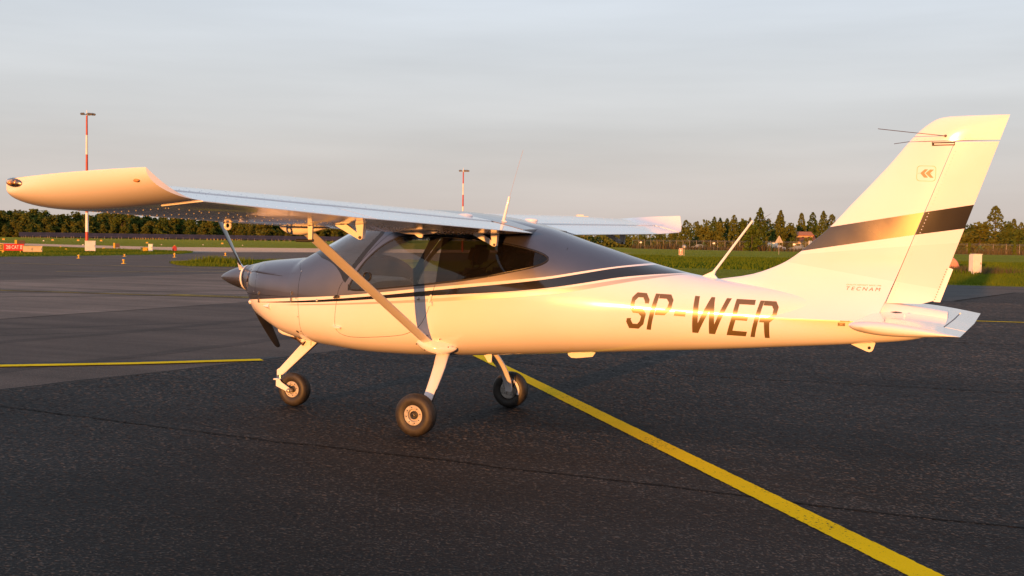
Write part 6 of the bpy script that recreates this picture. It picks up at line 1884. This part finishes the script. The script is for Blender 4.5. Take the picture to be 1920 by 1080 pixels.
cabinet('electrical_cabinet', *(-77.14, 73.54), .90, .5, 1.02, M_CAB, 'cream electrical cabinet standing at the foot of the tall mast', 'cabinet', 1, .15, .07)
cabinet('equipment_box', *(-71.84, 61.76), 1.46, .6, .58, M_BEIGE, 'low beige two door box beside the red runway sign', 'cabinet', 2, .1, .12)
cabinet('utility_cabinet', *(-75.84, 80.26), .40, .35, .76, M_CAB, 'narrow white cabinet beside a yellow box on the grass', 'cabinet', 1, -.1, .05)
t = cabinet('equipment_box', *(-76.96, 80.6), .66, .5, .40, M_YELP, 'low yellow box beside the narrow white cabinet', 'box', 1, .15, .05)
m = MB(); m.ball((0, 0, .46), 1, 10, 0, (.10, .10, .05)); m.build('cap', M_YELP, t, smooth=50)
# cream cabinet behind the tail
t = cabinet('utility_cabinet', *(1.28, 63.54), .50, .42, 1.17, M_CAB, 'cream upright cabinet on the grass behind the rudder', 'cabinet', 1, .55, .11)
m = MB(); m.bbox((-.34, -.25, .02), (-.255, .20, 1.16), .01); m.build('side_duct', M_CAB, t, smooth=40)
m = MB(); m.bbox((-.32, -.24, -.02), (-.24, -.14, .12), .004); m.bbox((-.2, -.26, .0), (-.08, -.16, .10), .004); m.build('foot', M_BEIGE, t)

# hooded salmon-coloured cover half hidden by the rudder
x, y = (-0.4, 70.96)
t = thing('fabric_cover', 'salmon coloured fabric cover over a low post behind the rudder', 'cover', (x, y, 0), face_cam(x, y))
m = MB()
rings = []
for (z, rx, ry, ox) in ((.18, .30, .26, .02), (.22, .34, .28, .02), (.40, .32, .26, .0), (.60, .29, .24, -.03), (.75, .22, .20, -.06), (.86, .13, .13, -.08), (.91, .05, .05, -.08)):
    rings.append([Vector((ox + rx * math.cos(q) * (1 + .10 * math.sin(5 * q + z * 6)), ry * math.sin(q) * (1 + .10 * math.cos(4 * q + z * 5)), z)) for q in [2*math.pi*k/24 for k in range(24)]])
m.rings(rings, 0)
m.build('cover', vary(mat('salmon_fabric', (.60, .25, .16), .8), 5, (.52, .20, .13), (.66, .30, .20)), t, smooth=70)
m = MB(); m.lathe([(-.05, .16), (.16, .16), (.24, .12)], 'z', (0.04, 0, 0), 16, caps=True); m.tube([(.30, 0, .62), (.42, 0, .60)], .02, 6); m.build('post', M_DKMETAL, t)

def text_mesh(body, w, h, bold=.0, spacing=1.0):
    cu = bpy.data.curves.new('t', 'FONT'); cu.body = body; cu.offset = bold; cu.space_character = spacing
    o = bpy.data.objects.new('t', cu); COL.objects.link(o)
    me = bpy.data.meshes.new_from_object(o.evaluated_get(bpy.context.evaluated_depsgraph_get()))
    bpy.data.objects.remove(o)
    X = [v.co.x for v in me.vertices]; Z = [v.co.y for v in me.vertices]
    vs = [((v.co.x - min(X)) / (max(X) - min(X)) * w, 0, (v.co.y - min(Z)) / (max(Z) - min(Z)) * h) for v in me.vertices]
    fs = [tuple(p.vertices) for p in me.polygons]
    bpy.data.meshes.remove(me)
    return vs, fs
# red runway holding sign: only its right end is in the frame
x, y = (-73.75, 62.64)
t = thing('runway_sign', 'red runway sign with white characters at the left edge', 'sign', (x, y, 0), face_cam(x, y))
m = MB(); m.bbox((-3.3, -.10, .18), (0, .10, .76), .015); m.build('sign_panel', M_SIGNRED, t, smooth=40)
m = MB()
vs, fs = text_mesh('28', .34, .30, .0); m.add([Vector((v[0] - 1.42, -.104, .33 + v[2])) for v in vs], fs)
vs, fs = text_mesh('CAT', .56, .30, .0); m.add([Vector((v[0] - .985, -.104, .33 + v[2])) for v in vs], fs)
q = lambda a, b, c, d_: m.add([(a, -.104, c), (b, -.104, c), (b, -.104, d_), (a, -.104, d_)], [(0, 1, 2, 3)])
q(-.345, -.16, .33, .365); q(-.345, -.16, .595, .63); q(-.315, -.275, .366, .594); q(-.23, -.19, .366, .594)
m.build('sign_characters', M_SIGNW, t)
for px_ in (-3.0, -1.6, -.3):
    m = MB(); m.tube([(px_, 0, -.05), (px_, 0, .2)], .04, 8); m.build('leg', M_YELP, t)
# yellow location sign at the very edge
x, y = (-70.34, 57.46)
t = thing('taxiway_sign', 'small black sign in a yellow frame in front of the red one', 'sign', (x, y, 0), face_cam(x, y, -.05))
m = MB(); m.bbox((-.80, -.09, .26), (0, .09, .82), .012); m.build('sign_panel', M_YELP, t, smooth=40)
m = MB(); m.box((-.74, -.095, .32), (-.06, -.091, .76)); m.build('black_face', M_SIGNBK, t)
m = MB(); vs, fs = text_mesh('E', .20, .30, .02); m.add([Vector((v[0] - .30, -.098, .39 + v[2])) for v in vs], fs); m.build('sign_character', M_YELP, t)
for px_ in (-.70, -.08):
    m = MB(); m.tube([(px_, 0, -.05), (px_, 0, .28)], .045, 8); m.build('leg', M_YELP, t)
def back_sign(x, y, w, h, z0, label, rz, group=None):
    t = thing('taxiway_sign', label, 'sign', (x, y, 0), face_cam(x, y, rz), group)
    m = MB(); m.bbox((-w / 2, -.06, z0), (w / 2, .06, z0 + h), .012); m.build('sign_panel', M_BROWN, t, smooth=40)
    m = MB(); m.bbox((-w / 2 - .22, -.10, z0 - .08), (-w / 2 - .01, .16, z0 + h + .05), .012); m.build('end_box', M_YELP, t, smooth=40)
    for a in (-.35, .35):
        m = MB(); m.tube([(a * w, 0, -.05), (a * w, 0, z0 + .03)], .04, 6); m.build('leg', M_BROWN, t)
back_sign(*(-98.8, 99.89), .52, .50, .12, 'brown backed sign with a yellow end alone in the far grass', .1)
back_sign(*(-90.19, 77.26), .75, .40, .55, 'brown backed sign with a yellow end showing above the red runway sign', .1)

# red hydrant-like hood by the taxiway
x, y = (-76.75, 84.8)
t = thing('hooded_marker', 'red hooded marker with a yellow top on the grass edge', 'marker', (x, y, 0), face_cam(x, y, .3))
m = MB(); m.bbox((-.20, -.17, .05), (.20, .17, .52), .05); m.bbox((-.13, -.13, .45), (.12, .13, .60), .04); m.build('hood', vary(mat('red_hood', (.50, .05, .035), .5), 3, (.44, .045, .03), (.55, .06, .04)), t, smooth=50)
m = MB(); m.bbox((-.07, -.08, .58), (.07, .08, .66), .02); m.build('lamp', M_YELP, t, smooth=50)
m = MB(); m.box((-.18, -.14, -.05), (.18, .14, .06)); m.build('foot', M_SIGNBK, t)

def edge_light(x, y, h, top, label, group=None):
    t = thing('taxiway_light', label, 'taxiway light', (x, y, 0), rnd.uniform(0, 6), group)
    m = MB(); m.lathe([(.0, .14), (.03, .13), (.035, .05)], 'z', (0, 0, 0), 12, caps=True); m.build('base', M_YELP, t, smooth=40)
    m = MB(); m.lathe([(.03, .045), (h * .55, .045), (h * .58, .085), (h * .74, .09), (h * .76, .06)], 'z', (0, 0, 0), 12, caps=True); m.build('stem', M_YELP, t, smooth=40)
    m = MB(); m.lathe([(h * .75, .07), (h * .9, .07), (h, .035)], 'z', (0, 0, 0), 12, caps=True); m.build('lens', top, t, smooth=50)
M_BLUE = mat('blue_lens', (.04, .07, .22), .2)
M_AMB = mat('amber_glass', (.60, .33, .03), .2)
G1 = 'low lights along the taxiway edges'
edge_light(*(-42.1, 40.65), 0.32, M_BLUE, 'blue topped taxiway light standing alone on the asphalt', G1)
edge_light(*(-54.44, 49.57), 0.26, M_AMB, 'yellow taxiway light in front of the tall mast', G1)
edge_light(*(-54.48, 59.11), .34, M_AMB, 'yellow taxiway light below the red hooded marker', G1)
edge_light(*(-57.85, 69.3), 0.27, M_AMB, 'yellow taxiway light beside the propeller blade', G1)
edge_light(*(-58.49, 58.18), 0.18, M_AMB, 'small light at the verge left of the hooded marker', G1)
edge_light(*(-32.5, 40.87), 0.24, M_AMB, 'small orange light on the asphalt above the engine cowling', G1)
M_FARL = vary(mat('far_light_yellow', (.65, .40, .04), .5), 4, (.60, .36, .03), (.70, .45, .06))
for k, (px_, d_) in enumerate([(-376.05, 401.96), (-375.24, 402.71), (-374.43, 403.45), (-373.61, 404.2), (-372.8, 404.95), (-371.97, 405.7), (-371.15, 406.44), (-370.33, 407.19), (-369.5, 407.93), (-368.67, 408.67), (-367.83, 409.42), (-367.0, 410.16), (-366.16, 410.9), (-360.55, 435.38), (-359.27, 436.43), (-357.99, 437.47), (-356.71, 438.51), (-355.42, 439.55), (-354.12, 440.58), (-352.82, 441.62), (-351.52, 442.65), (-350.21, 443.68), (-348.9, 444.71), (-345.29, 466.25), (-343.81, 467.34), (-342.32, 468.42), (-340.83, 469.5), (-339.33, 470.58), (-337.82, 471.66), (-336.31, 472.73), (-334.8, 473.8), (-321.16, 483.1), (-319.38, 484.28), (-317.58, 485.45), (-315.78, 486.62)]):
    x, y = px_, d_
    t = thing('approach_light', 'tiny yellow light fitting in a row on the far grass', 'light', (x, y, 0), face_cam(x, y), 'rows of yellow fittings on the far grass')
    m = MB(); m.tube([(0, 0, -.05), (0, 0, .40)], .06, 6); m.build('stem', M_FARL, t)
    m = MB(); m.bbox((-.14, -.12, .40), (.14, .12, .66), .04); m.build('lamp', M_FARL, t)
for k, (x, y, s, red) in enumerate([(-242.42, 210.07, 1.0, 0), (-214.0, 196.7, 0.5, 1), (-234.31, 218.88, 0.9, 0), (-229.85, 223.46, 0.9, 0), (-225.73, 227.55, 0.9, 0), (-129.95, 125.38, 0.35, 1), (-103.44, 95.29, 0.35, 0), (-87.25, 80.38, 0.35, 0), (-97.9, 86.6, 0.4, 0), (-92.98, 91.62, 0.4, 0), (-170.1, 183.78, 0.7, 0), (-164.37, 201.8, 0.7, 0), (-141.37, 155.82, 0.28, 1), (-142.15, 168.31, 0.28, 1), (-136.35, 172.96, 0.28, 1), (-119.2, 179.07, 1.4, 0)]):
    t = thing('field_marker', ['low orange marker in the grass beyond the runway', 'low white marker in the grass beyond the runway'][red], 'marker', (x, y, 0), face_cam(x, y), ['orange markers in the far grass', 'white markers in the far grass'][red])
    m = MB(); m.bbox((-.35 * s, -.2, .0), (.35 * s, .2, .45 * s), .05); m.build('body', [M_YELP, M_SIGNW][red], t)
    m = MB(); m.box((-.45 * s, -.3, -.05), (.45 * s, .3, .04)); m.build('base', M_GALV, t)

# solar tables in front of the forest
M_SOLAR = vary(mat('solar_cells', (.030, .024, .034), .5, spec=.2), .4, (.024, .018, .026), (.042, .032, .042))
proto = None
for k, (x, y, rz) in enumerate([(-423.62, 389.8, 0.8214), (-416.44, 397.38, 0.8032), (-409.01, 404.93, 0.7847), (-401.35, 412.45, 0.7675), (-393.44, 419.92, 0.748), (-385.3, 427.34, 0.729), (-376.92, 434.69, 0.7103), (-368.3, 441.95, 0.6907), (-359.46, 449.12, 0.6716), (-350.39, 456.18, 0.6519), (-341.09, 463.13, 0.6318), (-331.59, 469.95, 0.612), (-321.87, 476.62, 0.5918), (-311.96, 483.14, 0.5719), (-301.85, 489.49, 0.551), (-291.57, 495.67, 0.531), (-430.12, 394.56, 0.823), (-422.96, 402.14, 0.805), (-415.56, 409.7, 0.7874), (-407.92, 417.23, 0.7683), (-400.05, 424.71, 0.7504), (-391.94, 432.13, 0.7322), (-383.6, 439.49, 0.7131), (-375.03, 446.77, 0.6944), (-366.22, 453.96, 0.676), (-357.2, 461.04, 0.656), (-347.95, 468.02, 0.6368), (-338.49, 474.86, 0.6172), (-328.83, 481.57, 0.5972), (-318.97, 488.13, 0.577), (-308.91, 494.53, 0.5568), (-298.68, 500.76, 0.5368), (-436.63, 399.31, 0.824), (-429.49, 406.89, 0.8067), (-422.12, 414.45, 0.7893), (-414.51, 421.98, 0.7705), (-406.67, 429.47, 0.7533), (-398.6, 436.9, 0.7353), (-390.29, 444.27, 0.7171), (-381.76, 451.56, 0.6979), (-373.0, 458.77, 0.6791), (-364.02, 465.88, 0.6605), (-354.82, 472.88, 0.6409), (-345.41, 479.76, 0.621), (-335.8, 486.5, 0.6017), (-325.98, 493.1, 0.5825), (-315.98, 499.54, 0.5627), (-305.8, 505.82, 0.5423)]):
    if proto is None:
        t = thing('solar_table', 'long dark solar panel table on thin posts before the forest', 'solar panel', (x, y, 0), rz, 'solar panel rows')
        Mt = Matrix.Translation((0, 0, 1.6)) @ Matrix.Rotation(R(36), 4, 'X')
        for a in range(6):
            for b in range(2):
                m = MB(); m.box((-5.9 + a * 1.98, -1.75 + b * 1.76, 0), (-5.9 + a * 1.98 + 1.94, -1.75 + b * 1.76 + 1.72, .06), 0, Mt)
                m.build('solar_panel', M_SOLAR, t)
        m = MB(); m.box((-5.95, -1.2, -.12), (5.95, -1.08, -.01), 0, Mt); m.box((-5.95, 1.0, -.12), (5.95, 1.12, -.01), 0, Mt); m.build('rail', M_GALV, t)
        for a in range(4):
            m = MB(); m.tube([(-4.8 + a * 3.2, -1.1, -.1), (-4.8 + a * 3.2, -1.1, 1.0)], .13, 6); m.build('post', M_POST, t)
            m = MB(); m.tube([(-4.8 + a * 3.2, 1.0, -.1), (-4.8 + a * 3.2, 1.0, 1.95)], .07, 6); m.tube([(-4.8 + a * 3.2, -1.1, .2), (-4.8 + a * 3.2, 1.0, 1.7)], .05, 6); m.build('brace', M_GALV, t)
        proto = t
    else:
        t = copy_tree(proto)
        t.location = (x, y, 0); t.rotation_euler = (0, 0, rz)

# perimeter fence
fx, fy = FL[0].x, FL[0].y
t = thing('perimeter_fence', 'tall wire perimeter fence with angled posts behind the field', 'fence', (fx, fy, 0))
o0 = Vector((fx, fy, 0))
m = MB(); m.tube([(0, 0, -.2), (0, 0, 2.15), (0, -.35, 2.5)], .055, 6)
pm = m.build('post', M_POST); post_me = pm.data; bpy.data.objects.remove(pm)
pts = []
for a, b in zip(FL[:-1], FL[1:]):
    n = int((b - a).length / 2.75)
    pts += [a.lerp(b, k / n) for k in range(n)]
for k, p in enumerate(pts):
    o = bpy.data.objects.new('post', post_me); o.location = (p.x - fx, p.y - fy, 0); link(o, t)
M_MESH = bpy.data.materials.new('wire_mesh'); M_MESH.use_nodes = True
nt = M_MESH.node_tree
pb = nt.nodes['Principled BSDF']; pb.inputs['Base Color'].default_value = (.16, .16, .12, 1)
outn = [n for n in nt.nodes if n.type == 'OUTPUT_MATERIAL'][0]
tr = N(nt, 'ShaderNodeBsdfTransparent'); mx = N(nt, 'ShaderNodeMixShader'); mx.inputs[0].default_value = .10
nt.links.new(tr.outputs[0], mx.inputs[1]); nt.links.new(pb.outputs[0], mx.inputs[2]); nt.links.new(mx.outputs[0], outn.inputs['Surface'])
m = MB()
for a, b in zip(FL[:-1], FL[1:]):
    m.add([(a.x - fx, a.y - fy + .03, .05), (b.x - fx, b.y - fy + .03, .05), (b.x - fx, b.y - fy + .03, 2.15), (a.x - fx, a.y - fy + .03, 2.15)], [(0, 1, 2, 3)])
m.build('wire_netting', M_MESH, t)
m = MB()
for a, b in zip(FL[:-1], FL[1:]):
    for (dy, z) in ((-.12, 2.25), (-.22, 2.36), (-.33, 2.48), (0, 2.15)):
        m.tube([(a.x - fx, a.y - fy + dy, z), (b.x - fx, b.y - fy + dy, z)], .012, 4)
m.build('barbed_wire', M_GALV, t)
for (x, y) in ((-74.84, 285.61), (-54.99, 275.96), (-7.46, 279.86)):
    m = MB()
    u = Vector((math.cos(face_cam(x, y)), math.sin(face_cam(x, y)), 0))
    c = Vector((x - fx, y - fy - .15, 0))
    m.tube([c - u * 1.3, c + Vector((0, 0, 2.1)), c + u * 1.3], .06, 6); m.tube([c, c + Vector((0, 0, 2.15))], .06, 6)
    m.build('corner_brace', M_GREENP, t)
m = MB(); m.tube([(0, -.2, -.1), (0, -.2, 2.3)], .10, 6); m.build('gate_post', M_GREENP, t)
for (x, y), lab in (((-96.79, 299.93), 'small white notice on the fence near the far wing tip'), ((-70.8, 280.47), 'small white notice on the fence left of the rod antenna'), ((-49.59, 276.02), 'small white notice on the fence before the red roofed house')):
    s = thing('notice_board', lab, 'notice', (x, y, 0), face_cam(x, y))
    m = MB(); m.bbox((-.30, -.12, 1.55), (.30, -.08, 1.95), .01); m.build('board', M_SIGNW, s)
    m = MB(); m.tube([(0, -.05, 0), (0, -.05, 1.9)], .03, 6); m.build('stake', M_GALV, s)

# back of a triangular road sign on its pole
x, y = (-34.48, 183.2)
t = thing('triangular_sign', 'grey back of a triangular sign on a thin pole in the field', 'sign', (x, y, 0), face_cam(x, y, .15))
m = MB(); m.plate([(-.60, 0, 1.95), (.60, 0, 1.95), (.63, 0, 2.02), (.04, 0, 3.08), (-.04, 0, 3.08), (-.63, 0, 2.02)], (0, 1, 0), .03); m.build('plate', vary(mat('weathered_sign_back', (.40, .36, .32), .6), 3, (.34, .30, .27), (.46, .42, .38)), t)
m = MB(); m.tube([(0, -.05, -.1), (0, -.05, 2.9)], .04, 8); m.build('pole', M_GALV, t)
m = MB(); m.box((-.3, -.035, 2.2), (.3, -.018, 2.26)); m.box((-.16, -.035, 2.62), (.16, -.018, 2.68)); m.build('clamp', M_GALV, t)
# narrow grey board seen edge-on by the fin
x, y = (-30.23, 188.07)
t = thing('field_board', 'narrow grey board on posts seen edge-on before the fin', 'sign', (x, y, 0), face_cam(x, y, 1.15))
m = MB(); m.bbox((-.55, -.05, .55), (.55, .05, 2.35), .01); m.build('board', M_CAB, t)
m = MB(); m.tube([(-.45, .06, -.1), (-.45, .06, 2.2)], .05, 6); m.build('post', M_GALV, t)
m = MB(); m.tube([(.45, .06, -.1), (.45, .06, 2.2)], .05, 6); m.build('post', M_GALV, t)
# red and white marker board with a grey lamp
x, y = (-33.7, 122.68)
t = thing('marker_board', 'red marker board with a white symbol beside a grey lamp', 'sign', (x, y, 0), face_cam(x, y))
m = MB(); m.bbox((-.23, -.03, .22), (.23, .03, .98), .02); m.build('board', M_MWHITE, t)
m = MB(); m.bbox((-.19, -.036, .26), (.19, -.031, .94), .002); f_ = m.build('red_face', M_SIGNRED, t)
m = MB()
m.add([(-.05, -.039, .92), (.05, -.039, .92), (.05, -.039, .80), (-.05, -.039, .80)], [(0, 1, 2, 3)])
m.add([(-.14, -.039, .80), (.14, -.039, .80), (.05, -.039, .68), (-.05, -.039, .68)], [(0, 1, 2, 3)])
m.add([(-.05, -.039, .68), (.05, -.039, .68), (.03, -.039, .50), (-.03, -.039, .50)], [(0, 1, 2, 3)])
m.add([(-.11, -.039, .30), (-.06, -.039, .30), (.0, -.039, .50), (-.04, -.039, .52)], [(0, 1, 2, 3)])
m.add([(.06, -.039, .30), (.11, -.039, .30), (.04, -.039, .52), (.0, -.039, .50)], [(0, 1, 2, 3)])
m.build('white_symbol', M_SIGNW, f_)
m = MB(); m.tube([(0, 0, -.1), (0, 0, .25)], .04, 6); m.build('leg', M_GALV, t)
x, y = (-33.45, 123.17)
t = thing('beacon_lamp', 'round grey lamp on a thin pole beside the red marker board', 'lamp', (x, y, 0), face_cam(x, y, -.5))
m = MB(); m.tube([(0, 0, -.1), (0, 0, 1.0)], .035, 8); m.build('pole', M_GALV, t)
m = MB(); m.lathe([(-.17, .06), (-.15, .18), (-.08, .25), (.06, .26), (.10, .24)], 'y', (0, 0, 1.18), 20, caps=True); m.build('lamp_housing', M_GALV, t, smooth=50)
m = MB(); m.lathe([(.10, .23), (.115, .12), (.118, .01)], 'y', (0, 0, 1.18), 20); m.build('lamp_glass', M_LENS, t, smooth=50)

# house among the conifers
x, y = (-59.41, 337.26)
t = thing('house', 'cream house with orange tiled roof among the conifers', 'house', (x, y, 0), face_cam(x, y, .35))
M_WALL = vary(mat('house_render', (.55, .44, .32), .85), 1, (.50, .40, .29), (.60, .48, .36))
M_TILE = vary(mat('orange_roof_tiles', (.38, .14, .06), .7), 3, (.32, .11, .05), (.44, .18, .08), bump=.3, bump_dist=.02)
M_TILED = vary(mat('brown_roof_tiles', (.15, .075, .05), .7), 3, (.12, .06, .04), (.18, .09, .06))
m = MB(); m.box((-3.4, -2.5, -.1), (3.6, 3, 2.6)); m.box((-2.4, -1.4, 2.6), (3.2, 2.8, 4.55)); m.add([(3.21, -1.4, 4.55), (3.21, 2.8, 4.55), (3.21, .7, 5.5)], [(0, 1, 2)]); m.build('wall', M_WALL, t)
m = MB()
for (zb, zt, x0, x1, y0, y1, mi) in ((2.6, 4.1, -3.9, 4.0, -3.0, -1.0, 1),):
    m.add([(x0, y0, zb), (x1, y0, zb), (x1, y1, zt), (x0, y1, zt), (x0, y0, zb + .15), (x1, y0, zb + .15), (x1, y1, zt + .15), (x0, y1, zt + .15)], [(0, 3, 2, 1), (4, 5, 6, 7), (0, 1, 5, 4), (1, 2, 6, 5), (2, 3, 7, 6), (3, 0, 4, 7)])
m.build('lean_to_roof', M_TILED, t)
m = MB()
m.add([(-2.8, -1.9, 4.45), (3.5, -1.9, 4.45), (3.5, .7, 5.65), (-2.8, .7, 5.65), (3.5, 3.3, 4.45), (-2.8, 3.3, 4.45)], [(0, 1, 2, 3), (3, 2, 4, 5)])
m.add([(-2.8, -1.9, 4.30), (3.5, -1.9, 4.30), (3.5, .7, 5.50), (-2.8, .7, 5.50), (3.5, 3.3, 4.30), (-2.8, 3.3, 4.30)], [(3, 2, 1, 0), (5, 4, 2, 3), (0, 1, 1, 0)[:2] + (1,)] if False else [(3, 2, 1, 0), (5, 4, 2, 3)])
m.add([(-2.8, -1.92, 4.28), (3.5, -1.92, 4.28), (3.5, -1.92, 4.50), (-2.8, -1.92, 4.50)], [(0, 1, 2, 3)])
rf = m.build('roof', M_TILE, t)
m = MB(); m.box((-2.3, .3, 5.0), (-1.7, .9, 6.5)); m.box((-2.36, .24, 6.5), (-1.64, .96, 6.6)); m.build('chimney', M_MWHITE, rf)
for (wx, wz, ww, wh, wy) in ((.2, 3.1, .9, 1.0, -1.4), (2.0, 3.1, .9, 1.0, -1.4), (-1.5, .9, 1.0, 1.1, -2.5), (1.8, .9, 1.4, 1.1, -2.5)):
    m = MB(); m.box((wx - ww/2 - .06, wy - .05, wz - .06), (wx + ww/2 + .06, wy - .002, wz + wh + .06)); wf = m.build('window', M_SIGNW, t)
    m = MB(); m.box((wx - ww/2, wy - .056, wz), (wx + ww/2, wy - .051, wz + wh)); m.build('pane', M_FRIT, wf)
# small white building with flat roof
x, y = (-60.38, 302.42)
t = thing('trailer', 'white box trailer half hidden by the scrub behind the fence', 'trailer', (x, y, 0), face_cam(x, y, .1))
m = MB(); m.bbox((-1.25, -1, .75), (1.3, 1, 2.15), .08); m.build('body', M_SIGNW, t, smooth=40)
for a in (-.5, .6):
    m = MB(); m.lathe([(-1.02, .05), (-1.02, .33), (-.85, .33), (-.85, .05)], 'y', (a, 0, .33), 20); m.build('wheel', M_RUBBER, t, smooth=40)
m = MB(); m.tube([(-1.25, 0, .75), (-2.3, 0, .6), (-2.3, 0, -.02)], .05, 6); m.build('drawbar', M_DKMETAL, t)

def car(x, y, m_, label, rz):
    t = thing('parked_car', label, 'car', (x, y, 0), face_cam(x, y, rz), 'cars parked behind the fence')
    prof = [(-2.1, .45), (-2.12, .75), (-1.95, .90), (-1.15, .98), (-.55, 1.42), (.75, 1.45), (1.45, 1.05), (2.0, .98), (2.12, .70), (2.1, .40)]
    m = MB()
    for (s0, s1) in ((-.82, .82),):
        rings = [[Vector((px_, s0 * (.86 if pz > 1.1 else 1), pz)) for px_, pz in prof], [Vector((px_, s1 * (.86 if pz > 1.1 else 1), pz)) for px_, pz in prof]]
        m.rings(rings, 0)
    m.build('body', m_, t, smooth=50)
    for s in (-1, 1):
        m = MB(); m.add([(-.98, s*.815, 1.0), (1.25, s*.815, 1.02), (.72, s*.722, 1.38), (-.52, s*.722, 1.36)], [(0, 1, 2, 3)]); m.build('side_window', M_FRIT, t)
        for a in (-1.3, 1.3):
            m = MB(); m.lathe([(s*.60, .05), (s*.62, .30), (s*.80, .32), (s*.84, .28), (s*.84, .02)], 'y', (a, 0, .32), 20); w_ = m.build('wheel', M_RUBBER, t, smooth=40)
            m = MB(); m.lathe([(s*.842, .20), (s*.848, .12), (s*.848, .01)], 'y', (a, 0, .32), 16); m.build('rim', M_METAL, w_)
        m = MB(); m.ball((-2.08, s*.6, .72), 1, 8, 0, (.06, .14, .07)); m.build('headlight', M_LENS, t)
    return t
M_CARB = mat('blue_grey_car_paint', (.10, .14, .20), .25, metal=.4, coat=.8)
M_CARS = mat('silver_car_paint', (.42, .46, .52), .25, metal=.5, coat=.8)
car(*(-57.74, 295.82), M_CARS, 'pale blue car behind the triangular sign', .1)
car(*(-51.85, 291.88), M_CARB, 'dark blue car in front of the red roofed house', .05)
car(*(-80.53, 301.68), M_CARB, 'dark blue car behind the fence left of the rod antenna', 0)

# far building whose top shows above the wing
x, y = (-314.07, 811.43)
t = thing('distant_building', 'distant cream building top showing above the far wing', 'building', (x, y, 0), face_cam(x, y, .2))
m = MB(); m.box((-5.6, -5, 0), (5.6, 5, 20.6)); m.build('wall', vary(mat('sunlit_render', (.62, .48, .34), .8), .3, (.58, .44, .30), (.66, .52, .38)), t)
m = MB(); m.box((-6.0, -5.4, 20.6), (6.0, 5.4, 21.3)); m.box((-2, -2, 21.3), (3, 3, 22.5)); m.build('roof', M_MWHITE, t)
for fl in range(4):
    for k in range(5):
        m = MB(); m.box((-4.8 + k * 2.0, -5.06, 6.2 + fl * 3.6), (-3.5 + k * 2.0, -5.01, 8.0 + fl * 3.6)); m.build('window', M_FRIT, t)
